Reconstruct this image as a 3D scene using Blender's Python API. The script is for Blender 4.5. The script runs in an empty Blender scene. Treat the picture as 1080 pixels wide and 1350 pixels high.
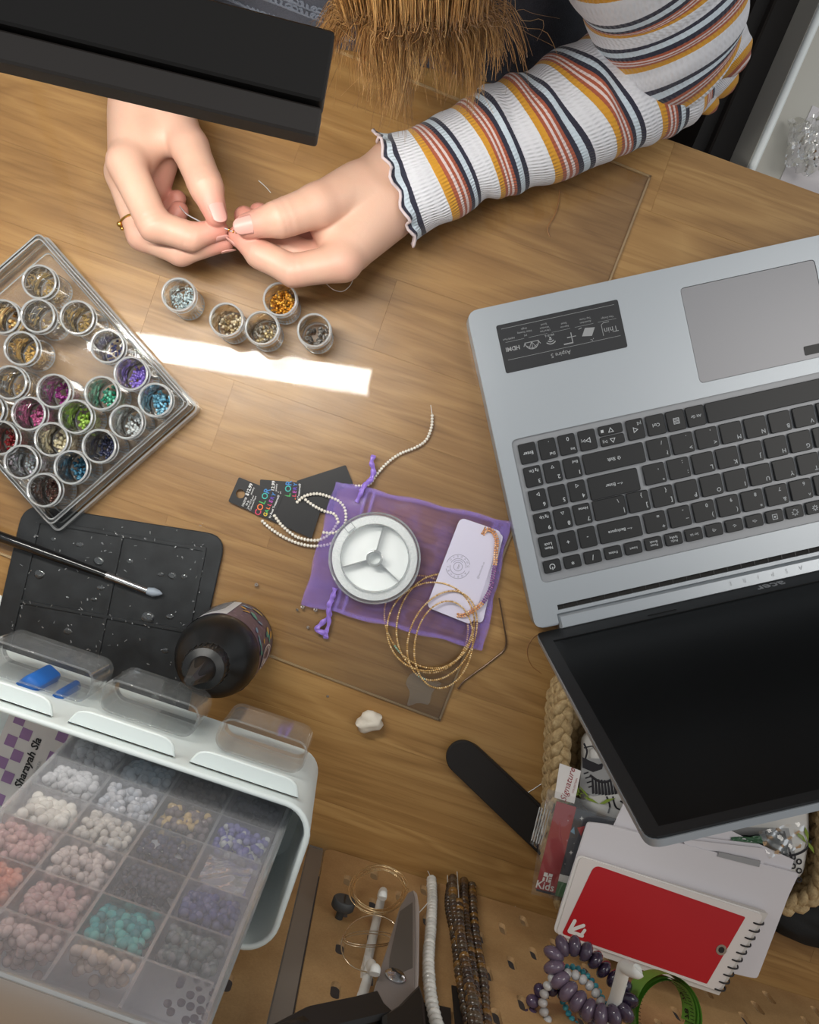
import bpy, bmesh, math, random
import numpy as np
from mathutils import Vector, Matrix, Euler

rnd = random.Random(7)
PI = math.pi
R = math.radians
scene = bpy.context.scene
COL = scene.collection

# ------------------------------------------------------------------ camera
F = 1081.0                      # focal length in pixels of the 1080 x 1350 frame
CAM_H = 0.64                    # height above the table top (z = 0)
CAM_ROT = Euler((-20.0 / F, -26.0 / F, 0.0))
cam_data = bpy.data.cameras.new('camera')
cam = bpy.data.objects.new('camera', cam_data)
COL.objects.link(cam)
cam.location = (0, 0, CAM_H)
cam.rotation_euler = CAM_ROT
cam_data.sensor_fit = 'HORIZONTAL'
cam_data.sensor_width = 36.0
cam_data.lens = 36.0 * F / 1080.0
cam_data.clip_start = 0.01
scene.camera = cam

# ------------------------------------------------------------------ world and exposure
world = bpy.data.worlds.new('room_light')
scene.world = world
world.use_nodes = True
wn = world.node_tree.nodes
wn['Background'].inputs[0].default_value = (0.93, 0.97, 1.0, 1)
wn['Background'].inputs[1].default_value = 0.40
scene.view_settings.view_transform = 'Standard'
scene.view_settings.look = 'None'
scene.view_settings.gamma = 1.0
scene.view_settings.use_curve_mapping = False
scene.view_settings.exposure = 0.12
try:
    scene.cycles.transparent_max_bounces = 40
    scene.cycles.max_bounces = 12
except Exception:
    pass

# ceiling fitting of the room, high above the table
ld = bpy.data.lights.new('ceiling_lamp', 'AREA')
ld.shape = 'RECTANGLE'
ld.size = 0.9
ld.size_y = 0.9
ld.energy = 7.5
ld.color = (1.0, 0.95, 0.88)
lo = bpy.data.objects.new('ceiling_lamp', ld)
COL.objects.link(lo)
lo.location = (1.35, 0.2, 1.6)
lo.rotation_euler = Vector((1.35, 0.2, 1.6)).to_track_quat('Z', 'Y').to_euler()
lo.visible_glossy = True
lo['label'] = 'ceiling light of the room above the table'
lo['category'] = 'lamp'
LED_STRENGTH = 49.0             # the desk lamp's own panel, built further down

# ------------------------------------------------------------------ helpers
CM = CAM_ROT.to_matrix()


def at(px, py, z=0.0):
    """The point at height z that stands behind a pixel of the 1080 x 1350 photograph."""
    d = CM @ Vector(((px - 540.0) / F, -(py - 675.0) / F, -1.0))
    t = (z - CAM_H) / d.z
    return Vector((d.x * t, d.y * t, z))


def frame(deg):
    a = R(deg)
    return Vector((math.cos(a), -math.sin(a), 0)), Vector((math.sin(a), math.cos(a), 0))


Z = Vector((0, 0, 1))
TU, TV = frame(19.0)            # along the table's edge, and across towards the person


def tag(o, label=None, cat=None, group=None, kind=None):
    if label:
        o['label'] = label
    if cat:
        o['category'] = cat
    if group:
        o['group'] = group
    if kind:
        o['kind'] = kind
    return o


def empty(name, loc=(0, 0, 0), label=None, cat=None, group=None, rz=0.0):
    o = bpy.data.objects.new(name, None)
    o.empty_display_size = 0.01
    COL.objects.link(o)
    o.location = loc
    o.rotation_euler = (0, 0, rz)
    tag(o, label, cat, group)
    return o


def wmat(o):
    m = o.matrix_basis.copy()
    while o.parent is not None:
        o = o.parent
        m = o.matrix_basis @ m
    return m


class MB:
    """Collects shapes given in world space and links them as ONE mesh object."""

    def __init__(self):
        self.v, self.f, self.m, self.c = [], [], [], []
        self.col = None

    def add(self, verts, faces, mi=0):
        n = len(self.v)
        self.v.extend([tuple(x) for x in verts])
        if self.col is not None or self.c:
            while len(self.c) < n:
                self.c.append((1, 1, 1))
            self.c.extend([self.col or (1, 1, 1)] * len(verts))
        self.f.extend([tuple(n + i for i in q) for q in faces])
        self.m.extend([mi] * len(faces))
        return self

    def box(self, c, u, v, w, su, sv, sw, mi=0):
        c = Vector(c)
        pts = []
        for k in (-1, 1):
            for j in (-1, 1):
                for i in (-1, 1):
                    pts.append(c + u * (i * su / 2) + v * (j * sv / 2) + w * (k * sw / 2))
        self.add(pts, [(0, 2, 3, 1), (4, 5, 7, 6), (0, 1, 5, 4), (2, 6, 7, 3), (0, 4, 6, 2), (1, 3, 7, 5)], mi)
        return self

    def prism(self, poly, h, up=None, mi=0, bevel=0.0):
        """poly: world points (counter-clockwise seen from +up), extruded by h along up; bevel insets the top rim."""
        up = Vector(up) if up is not None else Z
        n = len(poly)
        P = [Vector(p) for p in poly]
        c = sum(P, Vector()) / n
        if bevel > 0:
            ins = offset_poly(P, -bevel, up)
            rings = [P, [p + up * (h - bevel) for p in P], [p + up * h for p in ins]]
        else:
            rings = [P, [p + up * h for p in P]]
        vs = [p for r in rings for p in r]
        fs = []
        for k in range(len(rings) - 1):
            for i in range(n):
                j = (i + 1) % n
                fs.append((k * n + i, k * n + j, (k + 1) * n + j, (k + 1) * n + i))
        fs.append(tuple(range(n - 1, -1, -1)))
        t = (len(rings) - 1) * n
        fs.append(tuple(range(t, t + n)))
        return self.add(vs, fs, mi)

    def tube(self, pts, r, seg=8, mi=0, closed=False, cap=True, flat=1.0, ref=None):
        P = [Vector(p) for p in pts]
        n = len(P)
        rr = r if hasattr(r, '__len__') else [r] * n
        ref = Vector(ref) if ref is not None else None
        vs, fs = [], []
        prev = None
        for i in range(n):
            a = P[(i - 1) % n] if (closed or i > 0) else P[i]
            b = P[(i + 1) % n] if (closed or i < n - 1) else P[i]
            t = (b - a)
            t = t.normalized() if t.length > 1e-12 else Vector((0, 0, 1))
            if ref is not None:
                nrm = ref - t * ref.dot(t)
            elif prev is None:
                w = Vector((0, 0, 1)) if abs(t.z) < 0.9 else Vector((1, 0, 0))
                nrm = w - t * w.dot(t)
            else:
                nrm = prev - t * prev.dot(t)
            nrm = nrm.normalized() if nrm.length > 1e-9 else t.orthogonal().normalized()
            prev = nrm
            bi = t.cross(nrm)
            for k in range(seg):
                an = 2 * PI * k / seg
                vs.append(P[i] + nrm * (math.cos(an) * rr[i] * flat) + bi * (math.sin(an) * rr[i]))
        for i in range(n if closed else n - 1):
            j = (i + 1) % n
            for k in range(seg):
                l = (k + 1) % seg
                fs.append((i * seg + k, i * seg + l, j * seg + l, j * seg + k))
        if cap and not closed:
            fs.append(tuple(range(seg - 1, -1, -1)))
            fs.append(tuple((n - 1) * seg + k for k in range(seg)))
        return self.add(vs, fs, mi)

    def lathe(self, prof, c, seg=24, axis=None, mi=0, close=True):
        """prof: (radius, height) pairs, from c along axis."""
        c = Vector(c)
        ax = Vector(axis).normalized() if axis is not None else Z
        e1 = ax.orthogonal().normalized() if abs(ax.z) < 0.999 else Vector((1, 0, 0))
        e2 = ax.cross(e1)
        vs, fs = [], []
        n = len(prof)
        for (r, h) in prof:
            for k in range(seg):
                an = 2 * PI * k / seg
                vs.append(c + ax * h + e1 * (r * math.cos(an)) + e2 * (r * math.sin(an)))
        for i in range(n - 1):
            for k in range(seg):
                l = (k + 1) % seg
                fs.append((i * seg + k, i * seg + l, (i + 1) * seg + l, (i + 1) * seg + k))
        if close:
            if prof[0][0] > 1e-6:
                fs.append(tuple(range(seg - 1, -1, -1)))
            if prof[-1][0] > 1e-6:
                fs.append(tuple((n - 1) * seg + k for k in range(seg)))
        return self.add(vs, fs, mi)

    def ball(self, c, r, seg=8, rings=5, axis=None, sq=1.0, mi=0):
        prof = []
        for i in range(rings + 1):
            t = -PI / 2 + PI * i / rings
            prof.append((max(1e-7, r * math.cos(t)), r * sq * math.sin(t)))
        return self.lathe(prof, c, seg, axis, mi, close=False)

    def ico(self, c, r, sub=1, scale=(1, 1, 1), mi=0):
        V, Fc = ICO[sub]
        c = Vector(c)
        return self.add([(c.x + x * r * scale[0], c.y + y * r * scale[1], c.z + z * r * scale[2]) for x, y, z in V], Fc, mi)

    def torus(self, c, R1, r, axis=None, seg=24, sm=6, mi=0):
        ax = Vector(axis).normalized() if axis is not None else Z
        e1 = ax.orthogonal().normalized()
        e2 = ax.cross(e1)
        c = Vector(c)
        pts = [c + e1 * (R1 * math.cos(2 * PI * k / seg)) + e2 * (R1 * math.sin(2 * PI * k / seg)) for k in range(seg)]
        return self.tube(pts, r, sm, mi, closed=True, ref=ax)

    def grid(self, fn, nu, nv, mi=0, closeu=False):
        vs = [fn(i / (nu if closeu else nu - 1), j / (nv - 1)) for j in range(nv) for i in range(nu)]
        fs = []
        for j in range(nv - 1):
            for i in range(nu if closeu else nu - 1):
                k = (i + 1) % nu
                fs.append((j * nu + i, j * nu + k, (j + 1) * nu + k, (j + 1) * nu + i))
        return self.add(vs, fs, mi)

    def poly(self, pts, mi=0):
        return self.add(pts, [tuple(range(len(pts)))], mi)

    def mesh(self, vf, M, mi=0):
        return self.add([M @ Vector(p) for p in vf[0]], vf[1], mi)

    def build(self, name, mats, parent=None, origin=None, smooth=True, angle=40.0):
        me = bpy.data.meshes.new(name)
        if parent is not None:
            inv = wmat(parent).inverted()
            vs = [inv @ Vector(p) for p in self.v]
        elif origin is not None:
            o_ = Vector(origin)
            vs = [Vector(p) - o_ for p in self.v]
        else:
            vs = self.v
        me.from_pydata([tuple(p) for p in vs], [], self.f)
        ms = mats if isinstance(mats, (list, tuple)) else [mats]
        for m_ in ms:
            me.materials.append(m_)
        if len(ms) > 1:
            me.polygons.foreach_set('material_index', self.m)
        if self.c:
            while len(self.c) < len(self.v):
                self.c.append((1, 1, 1))
            ca = me.color_attributes.new('tint', 'FLOAT_COLOR', 'POINT')
            ca.data.foreach_set('color', [x for c in self.c for x in (c[0], c[1], c[2], 1.0)])
        me.validate()
        if smooth:
            me.polygons.foreach_set('use_smooth', [True] * len(me.polygons))
            try:
                me.set_sharp_from_angle(angle=R(angle))
            except Exception:
                pass
        me.update()
        o = bpy.data.objects.new(name, me)
        COL.objects.link(o)
        if parent is not None:
            o.parent = parent
        elif origin is not None:
            o.location = origin
        return o


def _icos():
    out = {}
    for s in (1, 2, 3):
        b = bmesh.new()
        bmesh.ops.create_icosphere(b, subdivisions=s, radius=1.0)
        b.verts.ensure_lookup_table()
        out[s] = ([tuple(v.co) for v in b.verts], [tuple(v.index for v in f.verts) for f in b.faces])
        b.free()
    return out


ICO = _icos()


def offset_poly(P, d, up=Z):
    n = len(P)
    out = []
    for i in range(n):
        a, b, c = P[i - 1], P[i], P[(i + 1) % n]
        e1, e2 = (b - a), (c - b)
        if e1.length < 1e-9 or e2.length < 1e-9:
            out.append(b.copy())
            continue
        n1 = e1.normalized().cross(up)
        n2 = e2.normalized().cross(up)
        m = n1 + n2
        if m.length < 1e-6:
            out.append(b + n1 * d)
            continue
        m.normalize()
        out.append(b + m * (d / max(0.35, m.dot(n1))))
    return out


def rrect(c, u, v, su, sv, r, n=5):
    """Rounded rectangle, counter-clockwise when u x v = up."""
    c = Vector(c)
    out = []
    for (sx, sy, a0) in ((1, 1, 0), (-1, 1, 90), (-1, -1, 180), (1, -1, 270)):
        cx, cy = sx * (su / 2 - r), sy * (sv / 2 - r)
        for k in range(n + 1):
            a = R(a0 + 90.0 * k / n)
            out.append(c + u * (cx + r * math.cos(a)) + v * (cy + r * math.sin(a)))
    return out


def ccw(P, up=Z):
    P = [Vector(p) for p in P]
    s = Vector()
    for i in range(len(P)):
        s += P[i - 1].cross(P[i])
    return P if s.dot(up) > 0 else P[::-1]


def round_corners(P, r, n=4):
    out = []
    m = len(P)
    P = [Vector(p) for p in P]
    for i in range(m):
        a, b, c = P[i - 1], P[i], P[(i + 1) % m]
        rr = r[i] if hasattr(r, '__len__') else r
        d1, d2 = (a - b), (c - b)
        k1 = min(rr, d1.length * 0.49)
        k2 = min(rr, d2.length * 0.49)
        p1, p2 = b + d1.normalized() * k1, b + d2.normalized() * k2
        for k in range(n + 1):
            t = k / n
            out.append(p1 * (1 - t) ** 2 + b * (2 * t * (1 - t)) + p2 * t * t)
    return out


def spline(pts, n=8, closed=False):
    P = [Vector(p) for p in pts]
    m = len(P)
    out = []
    rng = m if closed else m - 1
    for i in range(rng):
        p0 = P[(i - 1) % m] if (closed or i > 0) else P[0] * 2 - P[1]
        p1, p2 = P[i], P[(i + 1) % m]
        p3 = P[(i + 2) % m] if (closed or i < m - 2) else P[-1] * 2 - P[-2]
        for k in range(n):
            t = k / n
            out.append(0.5 * ((2 * p1) + (p2 - p0) * t + (2 * p0 - 5 * p1 + 4 * p2 - p3) * t * t + (3 * p1 - p0 - 3 * p2 + p3) * t ** 3))
    if not closed:
        out.append(P[-1])
    return out


def even(pts, step):
    """Points at even spacing along a polyline."""
    out = [Vector(pts[0])]
    left = step
    for a, b in zip(pts, pts[1:]):
        a, b = Vector(a), Vector(b)
        L = (b - a).length
        s = 0.0
        while L - s >= left:
            s += left
            out.append(a + (b - a) * (s / L))
            left = step
        left -= (L - s)
    return out


def holed_plate(outer, holes, u, v, c, thick):
    """Plate with through holes: 2D loops (pairs), extruded symmetrically by thick; returns (verts, faces) in world space."""
    cu = bpy.data.curves.new('tmp', 'CURVE')
    cu.dimensions = '2D'
    cu.fill_mode = 'BOTH'
    cu.extrude = thick / 2
    for loop in [outer] + holes:
        sp = cu.splines.new('POLY')
        sp.points.add(len(loop) - 1)
        for i, (x, y) in enumerate(loop):
            sp.points[i].co = (x, y, 0, 1)
        sp.use_cyclic_u = True
    o = bpy.data.objects.new('tmp', cu)
    COL.objects.link(o)
    dg = bpy.context.evaluated_depsgraph_get()
    me = bpy.data.meshes.new_from_object(o.evaluated_get(dg))
    w = u.cross(v)
    M = Matrix(((u.x, v.x, w.x, c.x), (u.y, v.y, w.y, c.y), (u.z, v.z, w.z, c.z), (0, 0, 0, 1)))
    vs = [M @ x.co for x in me.vertices]
    fs = [tuple(p.vertices) for p in me.polygons]
    bpy.data.objects.remove(o)
    bpy.data.curves.remove(cu)
    bpy.data.meshes.remove(me)
    return vs, fs


_txt = {}


def text_vf(s, size=1.0, extrude=0.0, shear=0.0, bold=0.0):
    """Lettering as (verts, faces), centred on the origin in the xy plane."""
    k = (s, round(extrude / size, 4), shear, bold)
    if k not in _txt:
        cu = bpy.data.curves.new('tmp', 'FONT')
        cu.body = s
        cu.size = 1.0
        cu.extrude = extrude / size
        cu.resolution_u = 2
        cu.align_x = 'CENTER'
        cu.align_y = 'CENTER'
        cu.shear = shear
        cu.offset = bold
        o = bpy.data.objects.new('tmp', cu)
        COL.objects.link(o)
        dg = bpy.context.evaluated_depsgraph_get()
        me = bpy.data.meshes.new_from_object(o.evaluated_get(dg))
        vs = [tuple(x.co) for x in me.vertices]
        fs = [tuple(p.vertices) for p in me.polygons]
        if vs:
            cx = (max(p[0] for p in vs) + min(p[0] for p in vs)) / 2
            vs = [(p[0] - cx, p[1], p[2]) for p in vs]
        _txt[k] = (vs, fs)
        bpy.data.objects.remove(o)
        bpy.data.curves.remove(cu)
        bpy.data.meshes.remove(me)
    vs, fs = _txt[k]
    return [(a * size, b * size, c * size) for a, b, c in vs], fs


def fr(c, u, v, s=1.0):
    """Matrix that puts local x, y, z on u, v, u x v at c."""
    u, v = Vector(u).normalized(), Vector(v).normalized()
    w = u.cross(v)
    return Matrix(((u.x * s, v.x * s, w.x * s, c[0]), (u.y * s, v.y * s, w.y * s, c[1]), (u.z * s, v.z * s, w.z * s, c[2]), (0, 0, 0, 1)))


def copy_tree(o, parent=None):
    c = o.copy()
    COL.objects.link(c)
    c.parent = parent
    for ch in list(o.children):
        copy_tree(ch, c)
    return c


# ------------------------------------------------------------------ materials
def srgb(r, g, b):
    def f(x):
        x /= 255.0
        return x / 12.92 if x <= 0.04045 else ((x + 0.055) / 1.055) ** 2.4
    return (f(r), f(g), f(b))


class NT:
    def __init__(self, name):
        self.mat = bpy.data.materials.new(name)
        self.mat.use_nodes = True
        self.n = self.mat.node_tree.nodes
        self.l = self.mat.node_tree.links
        self.n.clear()
        self.out = self.n.new('ShaderNodeOutputMaterial')

    def node(self, t, **kw):
        nd = self.n.new(t)
        for k, v in kw.items():
            if hasattr(nd, k):
                setattr(nd, k, v)
        return nd

    def link(self, a, b):
        self.l.new(a, b)

    def surf(self, s):
        self.l.new(s, self.out.inputs['Surface'])

    def ramp(self, fac, stops, interp='LINEAR'):
        r = self.n.new('ShaderNodeValToRGB')
        cr = r.color_ramp
        cr.interpolation = interp
        while len(cr.elements) < len(stops):
            cr.elements.new(0.5)
        for e, (p, c) in zip(cr.elements, stops):
            e.position = p
            e.color = (c[0], c[1], c[2], 1)
        self.l.new(fac, r.inputs[0])
        return r.outputs[0]

    def coords(self, kind='Object', scale=(1, 1, 1), rot=(0, 0, 0), loc=(0, 0, 0)):
        tc = self.n.new('ShaderNodeTexCoord')
        mp = self.n.new('ShaderNodeMapping')
        mp.inputs['Scale'].default_value = scale
        mp.inputs['Rotation'].default_value = rot
        mp.inputs['Location'].default_value = loc
        self.l.new(tc.outputs[kind], mp.inputs[0])
        return mp.outputs[0]

    def noise(self, vec, scale, detail=3, rough=0.5, dist=0.0):
        t = self.n.new('ShaderNodeTexNoise')
        t.inputs['Scale'].default_value = scale
        t.inputs['Detail'].default_value = detail
        t.inputs['Roughness'].default_value = rough
        t.inputs['Distortion'].default_value = dist
        self.l.new(vec, t.inputs['Vector'])
        return t.outputs['Fac']

    def bump(self, h, strength=0.3, dist=0.001):
        b = self.n.new('ShaderNodeBump')
        b.inputs['Strength'].default_value = strength
        b.inputs['Distance'].default_value = dist
        self.l.new(h, b.inputs['Height'])
        return b.outputs[0]

    def math(self, op, a, b=None):
        m_ = self.n.new('ShaderNodeMath')
        m_.operation = op
        for i, x in enumerate((a, b)):
            if x is None:
                continue
            if isinstance(x, (int, float)):
                m_.inputs[i].default_value = x
            else:
                self.l.new(x, m_.inputs[i])
        return m_.outputs[0]

    def mixc(self, fac, a, b, mode='MIX'):
        m_ = self.n.new('ShaderNodeMix')
        m_.data_type = 'RGBA'
        m_.blend_type = mode
        for sock, x in ((m_.inputs[0], fac), (m_.inputs[6], a), (m_.inputs[7], b)):
            if isinstance(x, (int, float)):
                sock.default_value = x
            elif isinstance(x, (tuple, list)):
                sock.default_value = (x[0], x[1], x[2], 1)
            else:
                self.l.new(x, sock)
        return m_.outputs[2]

    def bsdf(self, color=None, rough=0.5, metal=0.0, normal=None, **kw):
        p = self.n.new('ShaderNodeBsdfPrincipled')
        if color is not None:
            if isinstance(color, (tuple, list)):
                p.inputs['Base Color'].default_value = (color[0], color[1], color[2], 1)
            else:
                self.l.new(color, p.inputs['Base Color'])
        if isinstance(rough, (int, float)):
            p.inputs['Roughness'].default_value = rough
        else:
            self.l.new(rough, p.inputs['Roughness'])
        p.inputs['Metallic'].default_value = metal
        if normal is not None:
            self.l.new(normal, p.inputs['Normal'])
        for k, v in kw.items():
            k = k.replace('_', ' ')
            if k in p.inputs:
                p.inputs[k].default_value = v
        return p.outputs[0]

    def mixs(self, fac, a, b):
        m_ = self.n.new('ShaderNodeMixShader')
        if isinstance(fac, (int, float)):
            m_.inputs[0].default_value = fac
        else:
            self.l.new(fac, m_.inputs[0])
        self.l.new(a, m_.inputs[1])
        self.l.new(b, m_.inputs[2])
        return m_.outputs[0]


def plain(name, rgb, rough=0.5, metal=0.0, grain=0.0, gscale=400.0, vary=0.0, **kw):
    """Plain material: sRGB colour, a little grain in relief and colour."""
    t = NT(name)
    c = srgb(*rgb)
    nrm = None
    col = c
    if grain or vary:
        f_ = t.noise(t.coords('Object'), gscale, 3)
        if grain:
            nrm = t.bump(f_, grain, 0.0006)
        if vary:
            col = t.mixc(f_, tuple(x * (1 - vary) for x in c), tuple(min(1, x * (1 + vary)) for x in c))
    t.surf(t.bsdf(col, rough, metal, nrm, **kw))
    return t.mat


def clear(name, tint=(0.97, 0.98, 0.98), gloss=1.0, rough=0.03, milky=0.0, milk=(0.9, 0.93, 0.95), base=0.02, ior=1.45):
    """Thin clear plastic: lets light straight through, mirrors by Fresnel, may be milky."""
    t = NT(name)
    tr = t.node('ShaderNodeBsdfTransparent')
    tr.inputs[0].default_value = (tint[0], tint[1], tint[2], 1)
    gl = t.node('ShaderNodeBsdfGlossy')
    gl.inputs['Roughness'].default_value = rough
    gl.inputs[0].default_value = (1, 1, 1, 1)
    fz = t.node('ShaderNodeFresnel')
    fz.inputs[0].default_value = ior
    fac = t.math('MULTIPLY', fz.outputs[0], gloss)
    fac = t.math('ADD', fac, base)
    s = tr.outputs[0]
    if milky:
        df = t.node('ShaderNodeBsdfDiffuse')
        df.inputs[0].default_value = (milk[0], milk[1], milk[2], 1)
        tl = t.node('ShaderNodeBsdfTranslucent')
        tl.inputs[0].default_value = (milk[0], milk[1], milk[2], 1)
        s = t.mixs(milky, s, t.mixs(0.4, df.outputs[0], tl.outputs[0]))
    t.surf(t.mixs(fac, s, gl.outputs[0]))
    return t.mat


def tinted(name, rough=0.4, metal=0.0, mul=1.0, **kw):
    """Takes its colour piece by piece from the 'tint' colour attribute."""
    t = NT(name)
    a = t.node('ShaderNodeAttribute')
    a.attribute_name = 'tint'
    t.surf(t.bsdf(a.outputs['Color'], rough, metal, None, **kw))
    return t.mat


M = {}
M['tint_gloss'] = tinted('glossy_beads', 0.12, Coat_Weight=0.4)
M['tint_matt'] = tinted('printed_ink', 0.6)
M['tint_metal'] = tinted('metal_beads', 0.3, 0.4)
M['white'] = plain('white_plastic', (232, 238, 238), 0.42)
M['black'] = plain('black_plastic', (26, 26, 27), 0.4)
M['ink'] = plain('black_ink', (28, 26, 28), 0.6)
M['white_ink'] = plain('white_ink', (225, 225, 225), 0.6)
M['clear'] = clear('clear_plastic', (0.975, 0.985, 0.985), 1.0, 0.02, 0.03, base=0.012)
M['steel'] = plain('polished_steel', (190, 190, 192), 0.22, 1.0)
M['gold'] = plain('gold_metal', (222, 176, 92), 0.22, 1.0)
# ------------------------------------------------------------------ setting: floor
t = NT('floor_dark_wood')
vec = t.coords('Object', (1, 6, 1))
nf = t.noise(vec, 6, 4)
t.surf(t.bsdf(t.ramp(nf, [(0.3, srgb(44, 33, 26)), (0.7, srgb(64, 48, 37))]), 0.5, 0, t.bump(nf, 0.2)))
M['floor'] = t.mat
fl = MB().box((0, 0, -0.765), Vector((1, 0, 0)), Vector((0, 1, 0)), Z, 5.0, 5.0, 0.03).build('floor', M['floor'], smooth=False)
tag(fl, 'dark brown floor of the room under the table', kind='structure')

M['wall'] = plain('wall_paint', (196, 192, 186), 0.8, 0, 0.1, 60)
for nm_, y_ in (('wall_back', 2.45), ('wall_front', -2.45)):
    w_ = MB().box((0, y_, 0.5), Vector((1, 0, 0)), Vector((0, 1, 0)), Z, 5.0, 0.06, 2.5).build(nm_, M['wall'], smooth=False)
    tag(w_, 'plain light wall of the room', kind='structure')

# ------------------------------------------------------------------ table: oak staves on legs
V_EDGE, V_BACK = 0.3345, -0.300
U_MIN, U_MAX = -0.78, 0.74
t = NT('oak_wood')
oi = t.node('ShaderNodeObjectInfo')
tc = t.node('ShaderNodeTexCoord')
off = t.node('ShaderNodeVectorMath', operation='MULTIPLY_ADD')
cmb = t.node('ShaderNodeCombineXYZ')
t.link(t.math('MULTIPLY', oi.outputs['Random'], 37.0), cmb.inputs[0])
t.link(t.math('MULTIPLY', oi.outputs['Random'], 11.0), cmb.inputs[1])
add = t.node('ShaderNodeVectorMath', operation='ADD')
t.link(tc.outputs['Object'], add.inputs[0])
t.link(cmb.outputs[0], add.inputs[1])


def mapped(src, scale):
    mp = t.node('ShaderNodeMapping')
    mp.inputs['Scale'].default_value = scale
    t.link(src, mp.inputs[0])
    return mp.outputs[0]


rings = t.noise(mapped(add.outputs[0], (2.2, 17, 9)), 1.0, 3, 0.5, 0.8)
band = t.math('FRACT', t.math('MULTIPLY', rings, 9.0))
band = t.math('ABSOLUTE', t.math('SUBTRACT', band, 0.5))
pores = t.noise(mapped(add.outputs[0], (14, 420, 100)), 1.0, 4, 0.6)
fine = t.noise(mapped(add.outputs[0], (5, 90, 60)), 1.0, 5, 0.6)
g = t.math('ADD', t.math('MULTIPLY', band, 0.5), t.math('MULTIPLY', fine, 0.62))
col = t.ramp(g, [(0.22, srgb(142, 105, 58)), (0.45, srgb(161, 123, 72)), (0.62, srgb(174, 137, 84)), (0.85, srgb(184, 148, 95))])
pm = t.ramp(pores, [(0.36, (0.62, 0.56, 0.5)), (0.5, (1, 1, 1))])
col = t.mixc(0.38, col, pm, 'MULTIPLY')
tone = t.ramp(oi.outputs['Random'], [(0.0, (0.95, 0.94, 0.92)), (0.5, (1, 1, 1)), (1.0, (1.05, 1.05, 1.04))])
col = t.mixc(1.0, col, tone, 'MULTIPLY')
t.surf(t.bsdf(col, 0.42, 0, t.bump(t.math('ADD', pores, t.math('MULTIPLY', fine, 0.5)), 0.25, 0.0004)))
M['oak'] = t.mat

table = empty('table', (0, 0, -0.75), 'oak worktop table of glued staves under the whole craft spread', 'table')
core = MB()
cu_, cv_ = (U_MIN + U_MAX) / 2, (V_BACK + V_EDGE) / 2
core.box(TU * cu_ + TV * cv_ + Z * -0.0185, TU, TV, Z, U_MAX - U_MIN - 0.002, V_EDGE - V_BACK - 0.002, 0.019)
core.build('underlayer', M['oak'], table, smooth=False)
for su in (U_MIN + 0.06, U_MAX - 0.06):
    for sv in (V_BACK + 0.06, V_EDGE - 0.06):
        MB().box(TU * su + TV * sv + Z * -0.389, TU, TV, Z, 0.055, 0.055, 0.722).build('leg', M['oak'], table, smooth=False)
PW = (V_EDGE - V_BACK) / 11
r2 = random.Random(21)
for i in range(11):
    vc = V_BACK + PW * (i + 0.5)
    u0 = U_MIN - r2.uniform(0, 0.4)
    while u0 < U_MAX:
        L = r2.uniform(0.38, 0.72)
        a, b = max(u0, U_MIN), min(u0 + L, U_MAX)
        u0 += L
        if b - a < 0.02:
            continue
        m_ = MB()
        X, Y = Vector((1, 0, 0)), Vector((0, 1, 0))
        lu, lw = (b - a) - 0.00004, PW - 0.00004
        c0 = [Vector((sx * lu / 2, sy * lw / 2, -0.009)) for sx, sy in ((-1, -1), (1, -1), (1, 1), (-1, 1))]
        m_.prism(c0, 0.009, bevel=0.00012)
        o = m_.build('plank', M['oak'], smooth=False)
        o.parent = table
        o.location = TU * ((a + b) / 2) + TV * vc + Z * 0.75
        o.rotation_euler = (0, 0, -R(19.0))

# ------------------------------------------------------------------ clear acrylic sheet lying on the table
AU, AV = frame(20.3)
P_br = at(580, 950)
P_tr = at(858, 233)
t = NT('acrylic_sheet')
tr = t.node('ShaderNodeBsdfTransparent')
tr.inputs[0].default_value = (0.998, 0.998, 0.996, 1)
g1 = t.node('ShaderNodeBsdfGlossy')
g1.inputs['Roughness'].default_value = 0.045
g2 = t.node('ShaderNodeBsdfGlossy')
g2.inputs['Roughness'].default_value = 0.36
fz = t.node('ShaderNodeFresnel')
fz.inputs[0].default_value = 1.49
dust = t.noise(t.coords('Object'), 26, 5, 0.65)
scr = t.noise(t.coords('Object', (90, 8, 1)), 9, 3)
hz = t.math('MULTIPLY', t.ramp(dust, [(0.42, (0.05, 0.05, 0.05)), (0.72, (0.8, 0.8, 0.8))]), 0.7)
gl = t.mixs(t.math('ADD', hz, 0.24), g1.outputs[0], g2.outputs[0])
t.surf(t.mixs(t.math('MULTIPLY', fz.outputs[0], 1.05), tr.outputs[0], gl))
M['acrylic'] = t.mat
t = NT('acrylic_edge')
s = t.bsdf(srgb(226, 200, 156), 0.25, Coat_Weight=0.5)
tr = t.node('ShaderNodeBsdfTransparent')
t.surf(t.mixs(0.8, tr.outputs[0], s))
M['acrylic_edge'] = t.mat
edge_dir = (P_tr - P_br).normalized()
side = Vector((-edge_dir.y, edge_dir.x, 0))
W_AC = 0.56
sheet = empty('acrylic_sheet', P_br, 'large clear acrylic work sheet lying on the oak table under the pouch', 'sheet')
m_ = MB()
hh = 0.002
q = [P_br, P_tr, P_tr + side * W_AC, P_br + side * W_AC]
m_.poly(ccw([p + Z * hh for p in q]))
m_.build('sheet_face', M['acrylic'], sheet, smooth=False)
m_ = MB()
for i in range(4):
    a, b = q[i], q[(i + 1) % 4]
    d = (b - a).normalized()
    inn = Vector((-d.y, d.x, 0))
    if inn.dot((q[0] + q[2]) / 2 - a) < 0:
        inn = -inn
    m_.box((a + b) / 2 + inn * 0.0008 + Z * 0.00105, d, inn, Z, (b - a).length, 0.0016, 0.0019)
m_.build('polished_edge', M['acrylic_edge'], sheet, smooth=False)

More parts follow.
